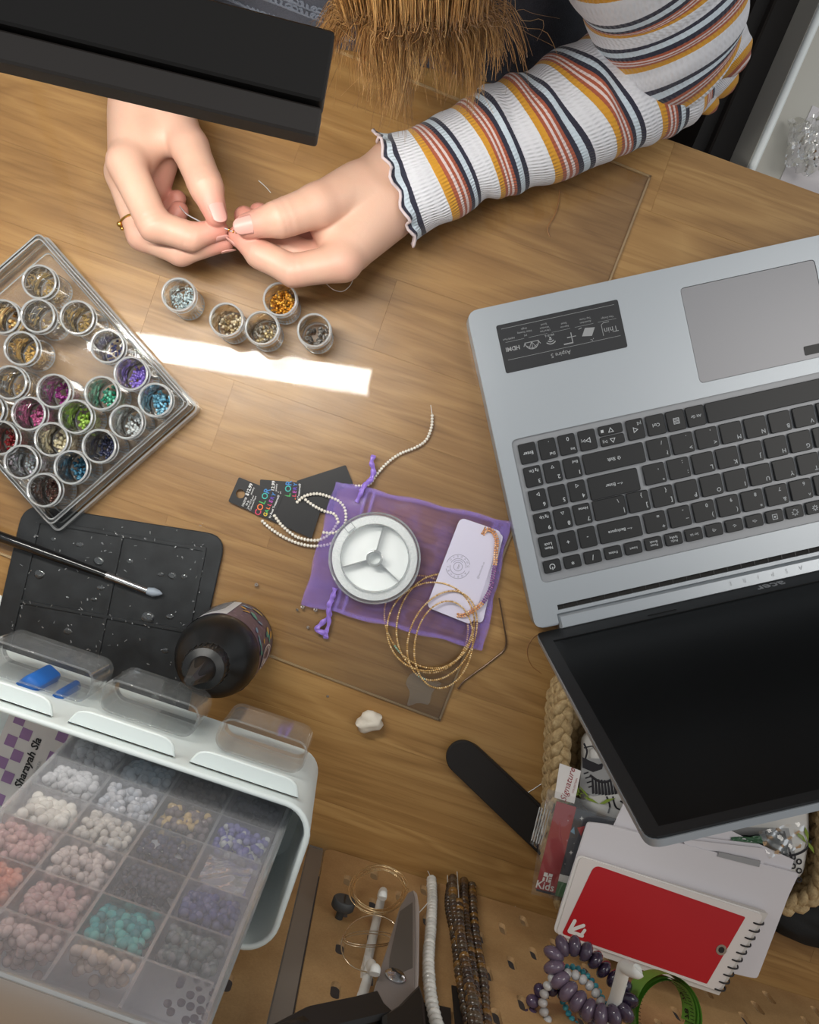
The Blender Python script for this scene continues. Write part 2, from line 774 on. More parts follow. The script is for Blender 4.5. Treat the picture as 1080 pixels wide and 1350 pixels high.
# ------------------------------------------------------------------ black LED bar lamp above the table
lp0 = Vector((-0.0221, 0.1368, 0.3556))
ld_ = Vector((-1.0, 0.1747, 0.1248))
LD = ld_.normalized()
LV = Z.cross(LD).normalized() * -1          # across, towards +y side
if LV.y < 0:
    LV = -LV
LN = LD.cross(LV)
if LN.z < 0:
    LN = -LN
LLEN, LWID, LTH = 0.36, 0.0345, 0.011
M['lamp_black'] = plain('lamp_black_metal', (30, 27, 25), 0.5, 0.2, 0.05, 800)
M['lamp_trim'] = plain('lamp_grey_plastic', (56, 51, 48), 0.5)
em = NT('led_panel')
e = em.node('ShaderNodeEmission')
e.inputs[0].default_value = (1.0, 0.97, 0.9, 1)
e.inputs[1].default_value = LED_STRENGTH
em.surf(e.outputs[0])
M['led'] = em.mat
lamp_c = lp0 + LD * (LLEN / 2)
lamp = empty('desk_lamp', lp0 + LD * LLEN + Z * -0.0, 'long black LED bar desk lamp hanging above the wrist of the ringed hand', 'lamp')
lo_y = -LV                                   # the side towards the pegboard
m_ = MB()
w1 = 0.0235
m_.prism(ccw(rrect(lamp_c + LV * (LWID / 2 - w1 / 2), LD, LV, LLEN, w1, 0.0015, 3), LN), LTH, LN, bevel=0.0008)
m_.build('housing', M['lamp_black'], lamp)
m_ = MB()
w2 = LWID - w1 - 0.0012
m_.prism(ccw(rrect(lamp_c - LV * (LWID / 2 - w2 / 2) + LN * 0.0005, LD, LV, LLEN, w2, 0.0012, 3), LN), LTH - 0.0022, LN, bevel=0.0008)
m_.build('lower_rail', M['lamp_trim'], lamp)
MB().box(lamp_c + LN * 0.003 - LV * (LWID / 2 - w2 - 0.0006), LD, LV, LN, LLEN - 0.002, 0.004, 0.005).build('groove_strip', M['lamp_black'], lamp, smooth=False)
MB().box(lamp_c - LN * 0.0012, LD, LV, LN, LLEN - 0.006, LWID - 0.004, 0.002).build('light_panel', M['led'], lamp, smooth=False)
# bracket, post and clamp outside the picture on the left, clamped to the table's long edge
ft = lp0 + LD * (LLEN - 0.02)
clamp_uv = Vector((ft.x, ft.y, 0))
m_ = MB()
pv = TU * -0.53 + TV * (V_EDGE - 0.02)
m_.tube([pv + Z * 0.004, pv + Z * 0.30], 0.008, 12)
m_.tube([pv + Z * 0.30, ft + LN * 0.012], 0.007, 12)
m_.ball(pv + Z * 0.30, 0.011, 12, 8)
m_.build('support_post', M['lamp_black'], lamp)
MB().box(pv + Z * 0.006, TU, TV, Z, 0.05, 0.036, 0.011).build('clamp', M['lamp_black'], lamp, smooth=False)

# ------------------------------------------------------------------ laptop
LE = Vector((0.976, 0.216, 0)).normalized()   # along the front edge, away from its right-hand corner
LY = Vector((LE.y, -LE.x, 0))                # from the front edge to the hinge
L0 = at(615, 411, 0.018)
L0 = Vector((L0.x, L0.y, 0.0))
LW, LDP, LZ = 0.3634, 0.2480, 0.018


def lap(x, y, z=LZ):                         # x, y in mm from the front corner
    return L0 + LE * (x / 1000.0) + LY * (y / 1000.0) + Z * z


M['alu'] = plain('silver_grey_aluminium', (176, 182, 188), 0.36, 0.55, 0.06, 2600, 0.03)
M['alu_dark'] = plain('recessed_grey_aluminium', (150, 152, 156), 0.42, 0.45, 0.04, 2600)
M['pad'] = plain('touchpad_grey', (146, 146, 150), 0.34, 0.35)
M['key'] = plain('key_black', (24, 25, 27), 0.42)
M['legend'] = plain('key_legend_grey', (190, 194, 198), 0.6)
M['screen'] = plain('screen_black', (7, 8, 9), 0.30, Specular_IOR_Level=0.25)
M['bezel'] = plain('bezel_black', (22, 23, 25), 0.45)
M['stick'] = plain('sticker_black', (38, 39, 42), 0.4)
M['stick_ink'] = plain('sticker_grey_print', (150, 152, 154), 0.6)
laptop = empty('laptop', L0, 'silver laptop with black keys open on the oak table beside the organza pouch', 'laptop')
outer = ccw(round_corners([lap(0, 0, 0.0015), lap(363.4, 0, 0.0015), lap(363.4, 248, 0.0015), lap(0, 248, 0.0015)], 0.009, 5))
KX0, KX1, KY0, KY1 = 12.0, 351.4, 102.0, 214.0


def loc2(P, o=None):
    return [((p - L0).dot(LE) , (p - L0).dot(LY)) for p in P]


# base: lower shell, top deck with an opening over the keyboard well
m_ = MB()
m_.prism(outer, LZ - 0.0048)
m_.build('base_shell', M['alu'], laptop)
kb = round_corners([lap(KX0, KY0), lap(KX1, KY0), lap(KX1, KY1), lap(KX0, KY1)], 0.005, 4)
vent = [lap(20, 232.5), lap(343, 232.5), lap(343, 236.5), lap(20, 236.5)]
pad_r = round_corners([lap(163, 17), lap(269, 17), lap(269, 91), lap(163, 91)], 0.0035, 4)
deck_out = ccw(round_corners([lap(0, 0), lap(363.4, 0), lap(363.4, 246.5), lap(345, 246.5), lap(345, 239), lap(18.4, 239), lap(18.4, 246.5), lap(0, 246.5)],
                             [0.009, 0.009, 0.006, 0.001, 0.001, 0.001, 0.001, 0.006], 5))
Lc = L0 + Z * (LZ - 0.001)
vs, fs = holed_plate(loc2(deck_out), [loc2(kb), loc2(vent), loc2(pad_r)], LE, -LY, Vector((0, 0, 0)), 0.002)
# plate lies in LE x -LY; map y to LY
vs = [Lc + LE * ((p).dot(LE)) + LY * ((p).dot(-LY)) + Z * p.z for p in vs]
m_ = MB().add(vs, fs)
m_.build('top_deck', M['alu'], laptop, smooth=False)
m_ = MB().prism(ccw([p - Z * 0.0016 for p in offset_poly(ccw(pad_r), -0.0004)]), 0.0012)
pad = m_.build('touchpad', M['pad'], laptop)
m_ = MB().prism(ccw(round_corners([lap(247, 80.5, LZ - 0.0004), lap(264, 80.5, LZ - 0.0004), lap(264, 87.5, LZ - 0.0004), lap(247, 87.5, LZ - 0.0004)], 0.001, 3)), 0.0003)
tag(m_.build('fingerprint_reader', M['black'], pad), 'small black fingerprint reader in the touchpad corner')
m_ = MB().prism(ccw(kb and [p - Z * 0.0034 for p in kb]), 0.0012)
m_.build('keyboard_well', M['alu_dark'], laptop)
m_ = MB().poly(ccw([p - Z * 0.0020 for p in vent]))
m_.build('vent_grille', plain('vent_dark', (20, 17, 15), 0.7), laptop, smooth=False)
mv = MB()
for k in range(30):
    x = 25 + k * 10.8
    mv.box(lap(x, 234.5, LZ - 0.0022), LE, LY, Z, 0.0008, 0.0042, 0.0010)
mv.build('vent_fins', M['black'], laptop, smooth=False)

# keys: (centre x, centre row, width, height, legend text pieces)
ROW = {0: 114.5, 1: 132.6, 2: 150.7, 3: 168.8, 4: 186.9, 5: 202.6}
KEYS = []


def K(x, row, w, *leg, h=15.6, dy=0.0):
    KEYS.append((x, ROW[row] + dy, w, h if row != 5 else 9.6, leg))


TXT_X, TXT_Y = -LE, LY                       # reading direction for the person at the far side
tl = 'tl'
K(23, 0, 13.2, ('c', 'Enter', 3.0)); K(38.4, 0, 13.2, ('tl', 'Del', 2.6), ('bl', '.', 3.4)); K(53.8, 0, 13.2, ('tl', 'Ins', 2.6), ('bl', '0', 3.6))
K(69.6, 0, 13.2, ('c', '▷', 4.0), ('br', '▷|', 2.4))
K(88.3, 0, 18.6, ('c', '▽', 4.0), ('br', '■', 2.4), h=7.4, dy=-4.1); K(88.3, 0, 18.6, ('c', '△', 4.0), ('br', '▷||', 2.2), h=7.4, dy=4.1)
K(107.2, 0, 13.2, ('c', '◁', 4.0), ('bl', '|◁', 2.4)); K(123.2, 0, 14, ('c', 'Ctrl', 3.0)); K(139, 0, 14, ('c', '▤', 5.2)); K(154.6, 0, 14, ('c', 'Alt Gr', 2.6))
K(211, 0, 95.5); K(268.5, 0, 16, ('c', 'Alt', 3)); K(287, 0, 16, ('c', '⊞', 4.6)); K(305.5, 0, 16, ('c', 'Fn', 3)); K(330.5, 0, 30, ('c', 'Ctrl', 3))
for i, (a, b) in enumerate((('3', 'Pg Dn'), ('2', '▽'), ('1', 'End'))):
    K(23 + 15.4 * i, 1, 13.2, ('tl', a, 3.6), ('bl', b, 2.5))
K(86.4, 1, 47.5, ('c', '⇧ Shift', 3.0))
for i, (a, b) in enumerate((('?', '/'), ('>', '.'), ('<', ','), ('M', ''), ('N', ''), ('B', ''), ('V', ''), ('C', ''), ('X', ''), ('Z', ''))):
    K(121.3 + 19.2 * i, 1, 16.6, ('tl', a, 3.8), *((('bl', b, 3.4),) if b else ()))
K(327, 1, 37, ('c', '⇧ Shift', 3.0))
for i, (a, b) in enumerate((('6', '▷'), ('5', ''), ('4', '◁'))):
    K(23 + 15.4 * i, 2, 13.2, ('tl', a, 3.6), *((('bl', b, 2.8),) if b else ()))
K(82.2, 2, 38.8, ('c', '⟵ Enter', 3.0), h=17.6, dy=1.0)
for i, (a, b) in enumerate((('"', "'"), (':', ';'), ('L', ''), ('K', ''), ('J', ''), ('H', ''), ('G', ''), ('F', ''), ('D', ''), ('S', ''), ('A', ''))):
    K(114.4 + 19.2 * i, 2, 16.6, ('tl', a, 3.8), *((('bl', b, 3.4),) if b else ()))
K(333, 2, 28, ('c', 'Caps Lock', 2.6))
for i, (a, b) in enumerate((('9', 'Pg Up'), ('8', '△'), ('7', 'Home'))):
    K(23 + 15.4 * i, 3, 13.2, ('tl', a, 3.6), ('bl', b, 2.5))
K(75.2, 3, 25.0, ('tl', '|', 3.6), ('bl', '\\', 3.4))
for i, (a, b) in enumerate(((']', '}'), ('[', '{'), ('P', ''), ('O', ''), ('I', ''), ('U', ''), ('Y', ''), ('T', ''), ('R', ''), ('E', ''), ('W', ''), ('Q', ''))):
    K(97.8 + 19.2 * i, 3, 16.6, ('tl', a, 3.8), *((('bl', b, 3.4),) if b else ()))
K(335, 3, 24, ('c', 'Tab', 2.8))
for i, a in enumerate(('Num\nLock', '+', '-')):
    K(23 + 15.4 * i, 4, 13.2, ('c', a, 2.6 if i == 0 else 4.0))
K(79.4, 4, 33.2, ('c', '⟵ Backspace', 2.8))
for i, (a, b) in enumerate((('+', '='), ('_', '-'), (')', '0'), ('(', '9'), ('*', '8'), ('&', '7'), ('^', '6'), ('%', '5'), ('$', '4'), ('#', '3'), ('@', '2'), ('!', '1'))):
    K(107.3 + 19.2 * i, 4, 16.6, ('tl', a, 3.6), ('bl', b, 3.4))
K(339, 4, 17, ('tl', '~', 3.4))
for i, a in enumerate(('⏻', '*', '/', 'Delete', 'Insert', 'Pause\nBreak', 'PrtSc\nSysRq', 'Scr Lk', '◁)', '◁-', '◁x', '▣', '☀', '☼', '□', '➤', '✈', '?', 'F2', 'F1', 'Esc')):
    K(22.6 + 15.95 * i, 5, 13.2 if i < 20 else 15, ('c', a, 4.6 if len(a) == 1 else 2.2))
kmesh = {}
for (x, y, w, h, leg) in KEYS:
    kk = (w, h)
    X, Y = Vector((1, 0, 0)), Vector((0, 1, 0))
    if kk not in kmesh:
        m_ = MB().prism(rrect((0, 0, -0.0022), X, Y, w / 1000, h / 1000, 0.0013, 2), 0.0024, bevel=0.0004)
        o = m_.build('key', M['key'])
        kmesh[kk] = o.data
    else:
        o = bpy.data.objects.new('key', kmesh[kk])
        COL.objects.link(o)
    o.parent = laptop
    lw = lap(x, y, LZ + 0.0003) - L0
    o.location = lw
    o.rotation_euler = (0, 0, math.atan2(TXT_X.y, TXT_X.x))
    if leg:
        ml = MB()
        for (pos, s, size) in leg:
            vf = text_vf(s, size / 1000 * 1.18, bold=0.014)
            if not vf[0]:
                continue
            ww = max(p[0] for p in vf[0]) - min(p[0] for p in vf[0])
            ox = {'c': 0, 'tl': -w / 2000 + 0.0018 + ww / 2, 'bl': -w / 2000 + 0.0018 + ww / 2, 'br': w / 2000 - 0.0018 - ww / 2}[pos]
            oy = {'c': 0, 'tl': h / 2000 - 0.0038, 'bl': -h / 2000 + 0.0036, 'br': -h / 2000 + 0.0036}[pos]
            if pos in ('bl', 'tl') and len(s) == 1 and len(leg) > 1 and pos == 'bl':
                ox = ox + 0.003
            if pos == 'br':
                oy = 0
                ox = w / 2000 - 0.0016 - ww / 2
            ml.add([(p[0] + ox, p[1] + oy, 0.00032) for p in vf[0]], vf[1])
        if ml.v:
            lo_ = ml.build('key_legend', M['legend'], smooth=False)
            lo_.parent = o

# palm-rest sticker
sx, sy = 67.0, 33.6
sc = lap(sx, sy, LZ)
stk = MB().prism(ccw(rrect(sc, LE, LY, 0.0950, 0.0370, 0.0015, 3)), 0.00025).build('sticker', M['stick'], laptop)
mp = MB()


def sp(x, y):                                # sticker millimetres, read from the person's side
    return sc + TXT_X * (x / 1000.0) + TXT_Y * (y / 1000.0) + Z * 0.00031


def stext(s, x, y, size, bold=0.0):
    mp.mesh(text_vf(s, size / 1000, bold=bold), fr(sp(x, y), TXT_X, TXT_Y))


def sline(pts, w=0.35):
    for a, b in zip(pts, pts[1:]):
        A, B = sp(*a), sp(*b)
        d = (B - A)
        n_ = Z.cross(d.normalized()) * (w / 2000)
        mp.poly([A - n_, B - n_, B + n_, A + n_])


stext('Aspire 5', 3.5, 12.6, 4.6)
sline([(-44, 8.8), (44, 8.8)], 0.25)
sline([(-44, -15.2), (44, -15.2)], 0.25)
for k in range(5):
    sline([(-43.5 + k * 18, -4.6), (-43.5 + k * 18 + 14.5, -4.6)], 0.2)
    if k < 4:
        pass
stext('Thin', -38, 2.6, 6.2)
sline([(-31.2, 6.2), (-31.2, -2.2), (-33, -3.4), (-37.5, -3.4)], 0.4)
mp.poly([sp(-26, -1.5), sp(-18.5, -2.6), (sp(-15.0, 3.2)), sp(-22.5, 4.4)])
sline([(-16, -3.2), (-13.5, -2.6)], 0.5)
for q_ in ((-23.5, 6.6), (-21.6, 7.0), (-22.6, 7.6)):
    sline([q_, (q_[0] + 0.7, q_[1])], 0.6)
sline([(-7.5, 6.3), (-0.2, 6.3), (-0.2, 6.3)], 0.9)
sline([(-7.2, 6.3), (-7.2, -1.5)], 0.7)
sline([(-10.6, 1.8), (-7.8, 1.8)], 0.5)
sline([(-6.6, 1.8), (-3.6, 1.8)], 0.7)
for k, rr_ in enumerate((1.3, 2.9, 4.6)):
    sline([(9.0 + rr_ * math.sin(a), -0.8 + rr_ * math.cos(a)) for a in [(-0.85 + 1.7 * i / 8) for i in range(9)]], 0.75)
mp.poly([sp(9 + 0.8 * math.cos(a), -0.9 + 0.8 * math.sin(a)) for a in [i * PI / 4 for i in range(8)]])
stext('Wi-Fi 6', 9.0, -3.0, 2.4, 0.01)
sline([(23.5 + 5.2 * math.cos(a), -1.0 + 5.4 * math.sin(a)) for a in [i * PI / 12 for i in range(13)]], 0.6)
sline([(18.3, -1.0), (28.7, -1.0)], 0.5)
sline([(17, 1.6), (18.6, -1.4)], 0.5)
sline([(30, 1.6), (28.4, -1.4)], 0.5)
for a in (-3, 0, 3):
    sline([(23.5, -1.0), (23.5 + a, 4.0)], 0.4)
sline([(19.5, 1.6), (23.5, 4.0), (27.5, 1.6)], 0.35)
stext('HDMI', 38.5, 0.8, 4.4, 0.025)
for x_, ls in ((-37, ('Thin Design',)), (-20, ('Aluminium', 'Top Cover')), (-3.5, ('Narrow', 'Bezel')), (11.5, ('Ultra-Fast', 'Wireless', 'Speed')), (27, ('IPS', 'Wide Viewing', 'Angle')), (40, ('HDMI Port',))):
    for k, s_ in enumerate(ls):
        stext(s_, x_, -6.9 - 2.5 * k, 2.0)
mp.build('sticker_print', M['stick_ink'], stk, smooth=False)

# hinge bar and lid
hb = MB().prism(ccw([lap(18.6, 240.0, 0.0065), lap(344.8, 240.0, 0.0065), lap(344.8, 252.5, 0.0065), lap(18.6, 252.5, 0.0065)]), 0.0112, bevel=0.002)
hinge = hb.build('hinge_bar', plain('hinge_silver', (182, 188, 194), 0.3, 0.6), laptop)
ml = MB()
for k, ch in enumerate('ASPIRE'):
    ml.mesh(text_vf(ch, 0.0046), fr(lap(181.7 - (k - 2.5) * 11.2, 245.6, 0.01785), TXT_X, TXT_Y))
ml.build('hinge_lettering', M['legend'], hinge, smooth=False)
OPEN = R(73.7)
SD = LY * math.cos(OPEN) + Z * math.sin(OPEN)          # up the screen
SN = (-LY) * math.sin(OPEN) + Z * math.cos(OPEN)       # out of the screen, to the person
H0 = lap(0, 250.5, 0.0155)
LIDL = 0.2360


def lidp(x, s, n=0.0):
    return H0 + LE * (x / 1000.0) + SD * (s / 1000.0) + SN * n


lid_c = ccw(round_corners([lidp(0, 0, -0.006), lidp(363.4, 0, -0.006), lidp(363.4, 236, -0.006), lidp(0, 236, -0.006)], [0.004, 0.004, 0.009, 0.009], 5), SN)
m_ = MB().prism(lid_c, 0.0045, SN)
m_.build('lid_back', M['alu'], laptop)
bz = [p + SN * 0.0045 for p in offset_poly(lid_c, -0.0007, SN)]
sc_l = [lidp(9, 17, 0), lidp(354.4, 17, 0), lidp(354.4, 228.5, 0), lidp(9, 228.5, 0)]


def loc3(P):
    return [((p - H0).dot(LE), (p - H0).dot(SD)) for p in P]


vs, fs = holed_plate(loc3(bz), [loc3(sc_l)], LE, SD, H0 + SN * -0.00075, 0.0015)
m_ = MB().add(vs, fs)
bezel = m_.build('screen_bezel', M['bezel'], laptop, smooth=False)
m_ = MB().poly(ccw([p - SN * 0.0007 for p in sc_l], SN))
m_.build('screen', M['screen'], laptop, smooth=False)
ml = MB().mesh(text_vf('acer', 0.0125, bold=0.02), fr(lidp(181.7, 8.6, 0.00012), TXT_X, SD))
ml.build('logo_lettering', plain('logo_grey', (150, 152, 155), 0.4, 0.4), bezel, smooth=False)
m_ = MB().box(lidp(95, 12.0, 0.0002), LE, SD, SN, 0.022, 0.0006, 0.0006)
m_.build('rubber_bumper', M['black'], bezel, smooth=False)

# dried glue stain on the acrylic corner
m_ = MB().poly(ccw(round_corners([at(x, y, 0.0022) for x, y in ((541, 888), (556, 884), (562, 896), (584, 900), (570, 912), (566, 930), (552, 926), (536, 932), (541, 912), (534, 900))], 0.003, 4)))
m_.build('glue_stain', clear('glue_film', (0.86, 0.87, 0.84), 1.2, 0.2, 0.10, (0.7, 0.7, 0.66), base=0.03), sheet, smooth=False)
# ------------------------------------------------------------------ clear tray with bead jars
JAR_H = 0.034
tr_t, tr_r, tr_b = at(62, 318, 0.020), at(260, 542, 0.020), at(60, 683, 0.020)
for p in (tr_t, tr_r, tr_b):
    p.z = 0.0
tr_l = tr_t + tr_b - tr_r
tray_q = ccw([tr_t, tr_r, tr_b, tr_l])
tc_ = (tr_t + tr_b) / 2
e1 = (tr_r - tr_t).normalized()
e2 = Vector((-e1.y, e1.x, 0))
SX = (tr_r - tr_t).length
SY = abs((tr_b - tr_r).dot(e2))
M['tray'] = clear('tray_acrylic', (0.99, 0.994, 0.994), 1.0, 0.04, 0.04, base=0.015, ior=1.5)
M['tray_edge'] = clear('tray_acrylic_edge', (0.94, 0.96, 0.96), 1.4, 0.08, 0.34, (0.95, 0.97, 0.98), base=0.05)
tray = empty('bead_tray', Vector((tc_.x, tc_.y, 0.0021)), 'clear acrylic case full of open bead jars beside the black mat', 'tray')
Z0 = 0.0022
m_ = MB()
m_.prism(rrect(Vector((tc_.x, tc_.y, Z0)), e1, e2, SX, SY, 0.004, 4), 0.0022)
m_.build('base_plate', M['tray'], tray)
wall_t = 0.0022


def ring_wall(c, su, sv, r, th, z0, z1, u=None, v=None):
    """A closed upright wall on a rounded rectangle."""
    mb = MB()
    u = e1 if u is None else u
    v = e2 if v is None else v
    A = rrect(Vector((c.x, c.y, 0)), u, v, su, sv, r, 4)
    B = rrect(Vector((c.x, c.y, 0)), u, v, su - 2 * th, sv - 2 * th, max(0.0005, r - th), 4)
    n = len(A)
    vs = [p + Z * z0 for p in A] + [p + Z * z1 for p in A] + [p + Z * z1 for p in B] + [p + Z * z0 for p in B]
    fs = []
    for k in range(4):
        kk = (k + 1) % 4
        for i in range(n):
            j = (i + 1) % n
            fs.append((k * n + i, k * n + j, kk * n + j, kk * n + i))
    return mb.add(vs, fs)


ring_wall(tc_, SX, SY, 0.004, wall_t, Z0 + 0.002, 0.0225).build('tray_side', M['tray'], tray)
m_ = MB()
for ri, zz in ((0.0, 0.0225), (0.0, 0.005), (wall_t, 0.0225), (0.006, 0.0044)):
    m_.tube([p + Z * zz for p in rrect(Vector((tc_.x, tc_.y, 0)), e1, e2, SX - 2 * ri, SY - 2 * ri, 0.004, 4)], 0.0006, 5, closed=True)
m_.build('rim_bead', M['tray_edge'], tray)
# open lid the case stands in: a slightly larger shallow cover under it
ring_wall(tc_ + e1 * 0.0015 - e2 * 0.0012, SX + 0.007, SY + 0.006, 0.005, 0.0016, Z0 - 0.0002, 0.0105).build('lid_side', M['tray_edge'], tray)

M['jar'] = clear('jar_plastic', (0.992, 0.995, 0.995), 0.9, 0.03, 0.02, base=0.008)
M['jar_rim'] = clear('jar_plastic_rim', (0.95, 0.96, 0.96), 1.4, 0.08, 0.42, (0.95, 0.97, 0.98), base=0.06)
JR = 0.0126


def make_jar(name, loc, label, group):
    j = empty(name, loc, label, 'jar', group)
    c = Vector(loc)
    m = MB()
    prof = [(0.0, 0.0006), (JR - 0.0016, 0.0006), (JR - 0.0006, 0.0018), (JR - 0.0006, JAR_H - 0.007), (JR - 0.0002, JAR_H - 0.006), (JR - 0.0002, JAR_H - 0.001),
            (JR - 0.0016, JAR_H - 0.001), (JR - 0.0019, 0.003), (JR - 0.003, 0.002), (0.0, 0.002)]
    m.lathe(prof, c, 28)
    m.build('jar_body', M['jar'], j)
    MB().torus(c + Z * (JAR_H - 0.0008), JR - 0.0008, 0.0008, seg=28, sm=6).build('jar_rim', M['jar_rim'], j)
    MB().torus(c + Z * (JAR_H - 0.0062), JR - 0.0002, 0.0005, seg=28, sm=5).build('neck_ring', M['jar_rim'], j)
    MB().torus(c + Z * 0.0016, JR - 0.0011, 0.0006, seg=28, sm=5).build('base_ring', M['jar_rim'], j)
    return j


jar0 = None


def put_jar(px, py, base, label, group):
    global jar0
    p = at(px, py, base + JAR_H)
    loc = Vector((p.x, p.y, base))
    if jar0 is None:
        jar0 = make_jar('bead_jar', loc, label, group)
        return jar0
    j = copy_tree(jar0)
    j.location = loc
    j['label'] = label
    j['group'] = group
    return j


def jar_beads(loc, n, size, cols, fill, label, mat_, rs, kind='round', skew=(0.0, 0.0)):
    """Loose beads heaped on a jar's floor: nobody could count them."""
    m = MB()
    rr = JR - 0.0022 - size
    for k in range(n):
        a = rs.uniform(0, 2 * PI)
        r_ = rr * math.sqrt(rs.random())
        h = rs.random() ** 1.3
        x, y = r_ * math.cos(a), r_ * math.sin(a)
        slope = 1.0 + (x * skew[0] + y * skew[1]) / rr
        z = 0.0021 + size + h * fill * max(0.1, slope)
        c = cols[rs.randrange(len(cols))]
        f_ = rs.uniform(0.82, 1.12)
        m.col = tuple(min(1, q * f_) for q in c)
        p = Vector(loc) + Vector((x, y, z))
        if kind == 'round':
            m.ico(p, size * rs.uniform(0.85, 1.1), 2)
        elif kind == 'bead':
            ax = Vector((rs.uniform(-1, 1), rs.uniform(-1, 1), rs.uniform(-.3, 1)))
            m.torus(p, size * 0.72, size * 0.42, ax, 7, 4)
        elif kind == 'chip':
            ax = Vector((rs.uniform(-1, 1), rs.uniform(-1, 1), rs.uniform(-1, 1)))
            u = ax.normalized()
            v = u.orthogonal().normalized()
            m.box(p, u, v, u.cross(v), size * 2.6, size * 0.8, size * 0.7)
    o = m.build('loose_beads', M[mat_], origin=loc, angle=(180 if kind != 'chip' else 30))
    tag(o, label, 'beads', None, 'stuff')
    return o


rs = random.Random(5)
G = srgb(222, 192, 128)
S_ = srgb(190, 186, 176)
J = [
    (51, 371, 'gold', 'jar of short gold findings nearest the top corner of the clear tray'),
    (49, 416, 'fewgold', 'nearly empty jar with a few pale gold pieces in the tray'),
    (101, 418, 'gold', 'jar of gold rings against the long top edge of the tray'),
    (3, 417, 'goldbrown', 'jar of dark gold beads cut by the photo edge, upper one'),
    (27, 459, 'gold2', 'jar of bright gold jump rings above the plum bead jar'),
    (141, 456, 'navyshort', 'jar with a few dark navy seed beads next to the gold jars'),
    (172, 492, 'purple', 'jar of violet purple seed beads at the tray edge'),
    (204, 527, 'sky', 'jar of sky blue seed beads in the tray corner'),
    (12, 504, 'paleg', 'jar of pale gold crimps left of the plum bead jar'),
    (70, 515, 'plum', 'jar of plum magenta seed beads in the tray'),
    (133, 518, 'mint', 'jar of mint green seed beads in the tray'),
    (37, 545, 'pink', 'jar of rose pink seed beads in the tray'),
    (99, 549, 'lime', 'jar of lime green seed beads in the middle of the tray'),
    (166, 556, 'crystal', 'jar of clear white crystal beads beside the sky blue jar'),
    (-18, 540, 'paleg', 'jar of pale gold crimps at the photo edge beside pink beads'),
    (0, 577, 'red', 'jar of dark red seed beads at the photo edge'),
    (67, 579, 'cream', 'jar of cream coloured beads in the tray'),
    (130, 588, 'dnavy', 'jar full of dark navy seed beads along the tray front'),
    (27, 609, 'clear', 'jar of clear glass beads with pale sheen below the red jar'),
    (93, 616, 'teal', 'jar of teal blue seed beads between navy and brown jars'),
    (57, 646, 'brown', 'jar of brown seed beads in the lowest corner of the tray'),
]
CFG = {
    'gold': (60, 0.0011, [G, srgb(206, 178, 120), srgb(140, 118, 78)], 0.006, 'tint_metal', 'chip'),
    'fewgold': (18, 0.0009, [G, srgb(224, 200, 140)], 0.003, 'tint_metal', 'chip'),
    'goldbrown': (60, 0.0016, [G, srgb(150, 104, 40), srgb(90, 62, 26)], 0.006, 'tint_metal', 'round'),
    'gold2': (80, 0.0013, [srgb(234, 196, 118), srgb(204, 164, 92)], 0.007, 'tint_metal', 'bead'),
    'navyshort': (45, 0.0011, [srgb(62, 62, 96), srgb(80, 80, 120)], 0.004, 'tint_gloss', 'round'),
    'purple': (95, 0.0012, [srgb(126, 104, 196), srgb(150, 126, 214)], 0.009, 'tint_gloss', 'round'),
    'sky': (110, 0.0012, [srgb(120, 186, 216), srgb(146, 204, 226)], 0.011, 'tint_gloss', 'round'),
    'paleg': (60, 0.0009, [srgb(220, 188, 120), srgb(190, 150, 90)], 0.005, 'tint_metal', 'bead'),
    'plum': (95, 0.0012, [srgb(120, 34, 104), srgb(146, 50, 128)], 0.009, 'tint_gloss', 'round'),
    'mint': (95, 0.0013, [srgb(70, 170, 136), srgb(124, 206, 178), srgb(48, 140, 110)], 0.009, 'tint_gloss', 'round'),
    'pink': (95, 0.0012, [srgb(190, 90, 140), srgb(206, 116, 160)], 0.009, 'tint_gloss', 'round'),
    'lime': (95, 0.0012, [srgb(148, 190, 66), srgb(170, 208, 92)], 0.009, 'tint_gloss', 'round'),
    'crystal': (90, 0.0012, [srgb(222, 226, 226), srgb(200, 206, 208)], 0.009, 'tint_gloss', 'round'),
    'red': (110, 0.0012, [srgb(126, 22, 30), srgb(150, 40, 44)], 0.011, 'tint_gloss', 'round'),
    'cream': (80, 0.0014, [srgb(228, 214, 172), srgb(238, 228, 196)], 0.008, 'tint_gloss', 'round'),
    'dnavy': (110, 0.0012, [srgb(40, 44, 72), srgb(60, 64, 96)], 0.011, 'tint_gloss', 'round'),
    'clear': (70, 0.0012, [srgb(206, 216, 218), srgb(188, 196, 204), srgb(226, 214, 232)], 0.006, 'tint_gloss', 'round'),
    'teal': (110, 0.0012, [srgb(44, 98, 128), srgb(66, 122, 150)], 0.010, 'tint_gloss', 'round'),
    'brown': (110, 0.0012, [srgb(92, 56, 48), srgb(70, 42, 38), srgb(120, 84, 72)], 0.010, 'tint_gloss', 'round'),
}
BN = {'gold': 'gold coloured findings', 'fewgold': 'few pale gold pieces', 'goldbrown': 'dark gold beads', 'gold2': 'gold jump rings', 'navyshort': 'few dark navy beads',
      'purple': 'violet purple beads', 'sky': 'sky blue beads', 'paleg': 'pale gold crimps', 'plum': 'plum magenta beads', 'mint': 'mint green beads', 'pink': 'rose pink beads',
      'lime': 'lime green beads', 'crystal': 'clear white crystal beads', 'red': 'dark red beads', 'cream': 'cream beads', 'dnavy': 'dark navy beads', 'clear': 'clear glass beads',
      'teal': 'teal blue beads', 'brown': 'brown beads'}
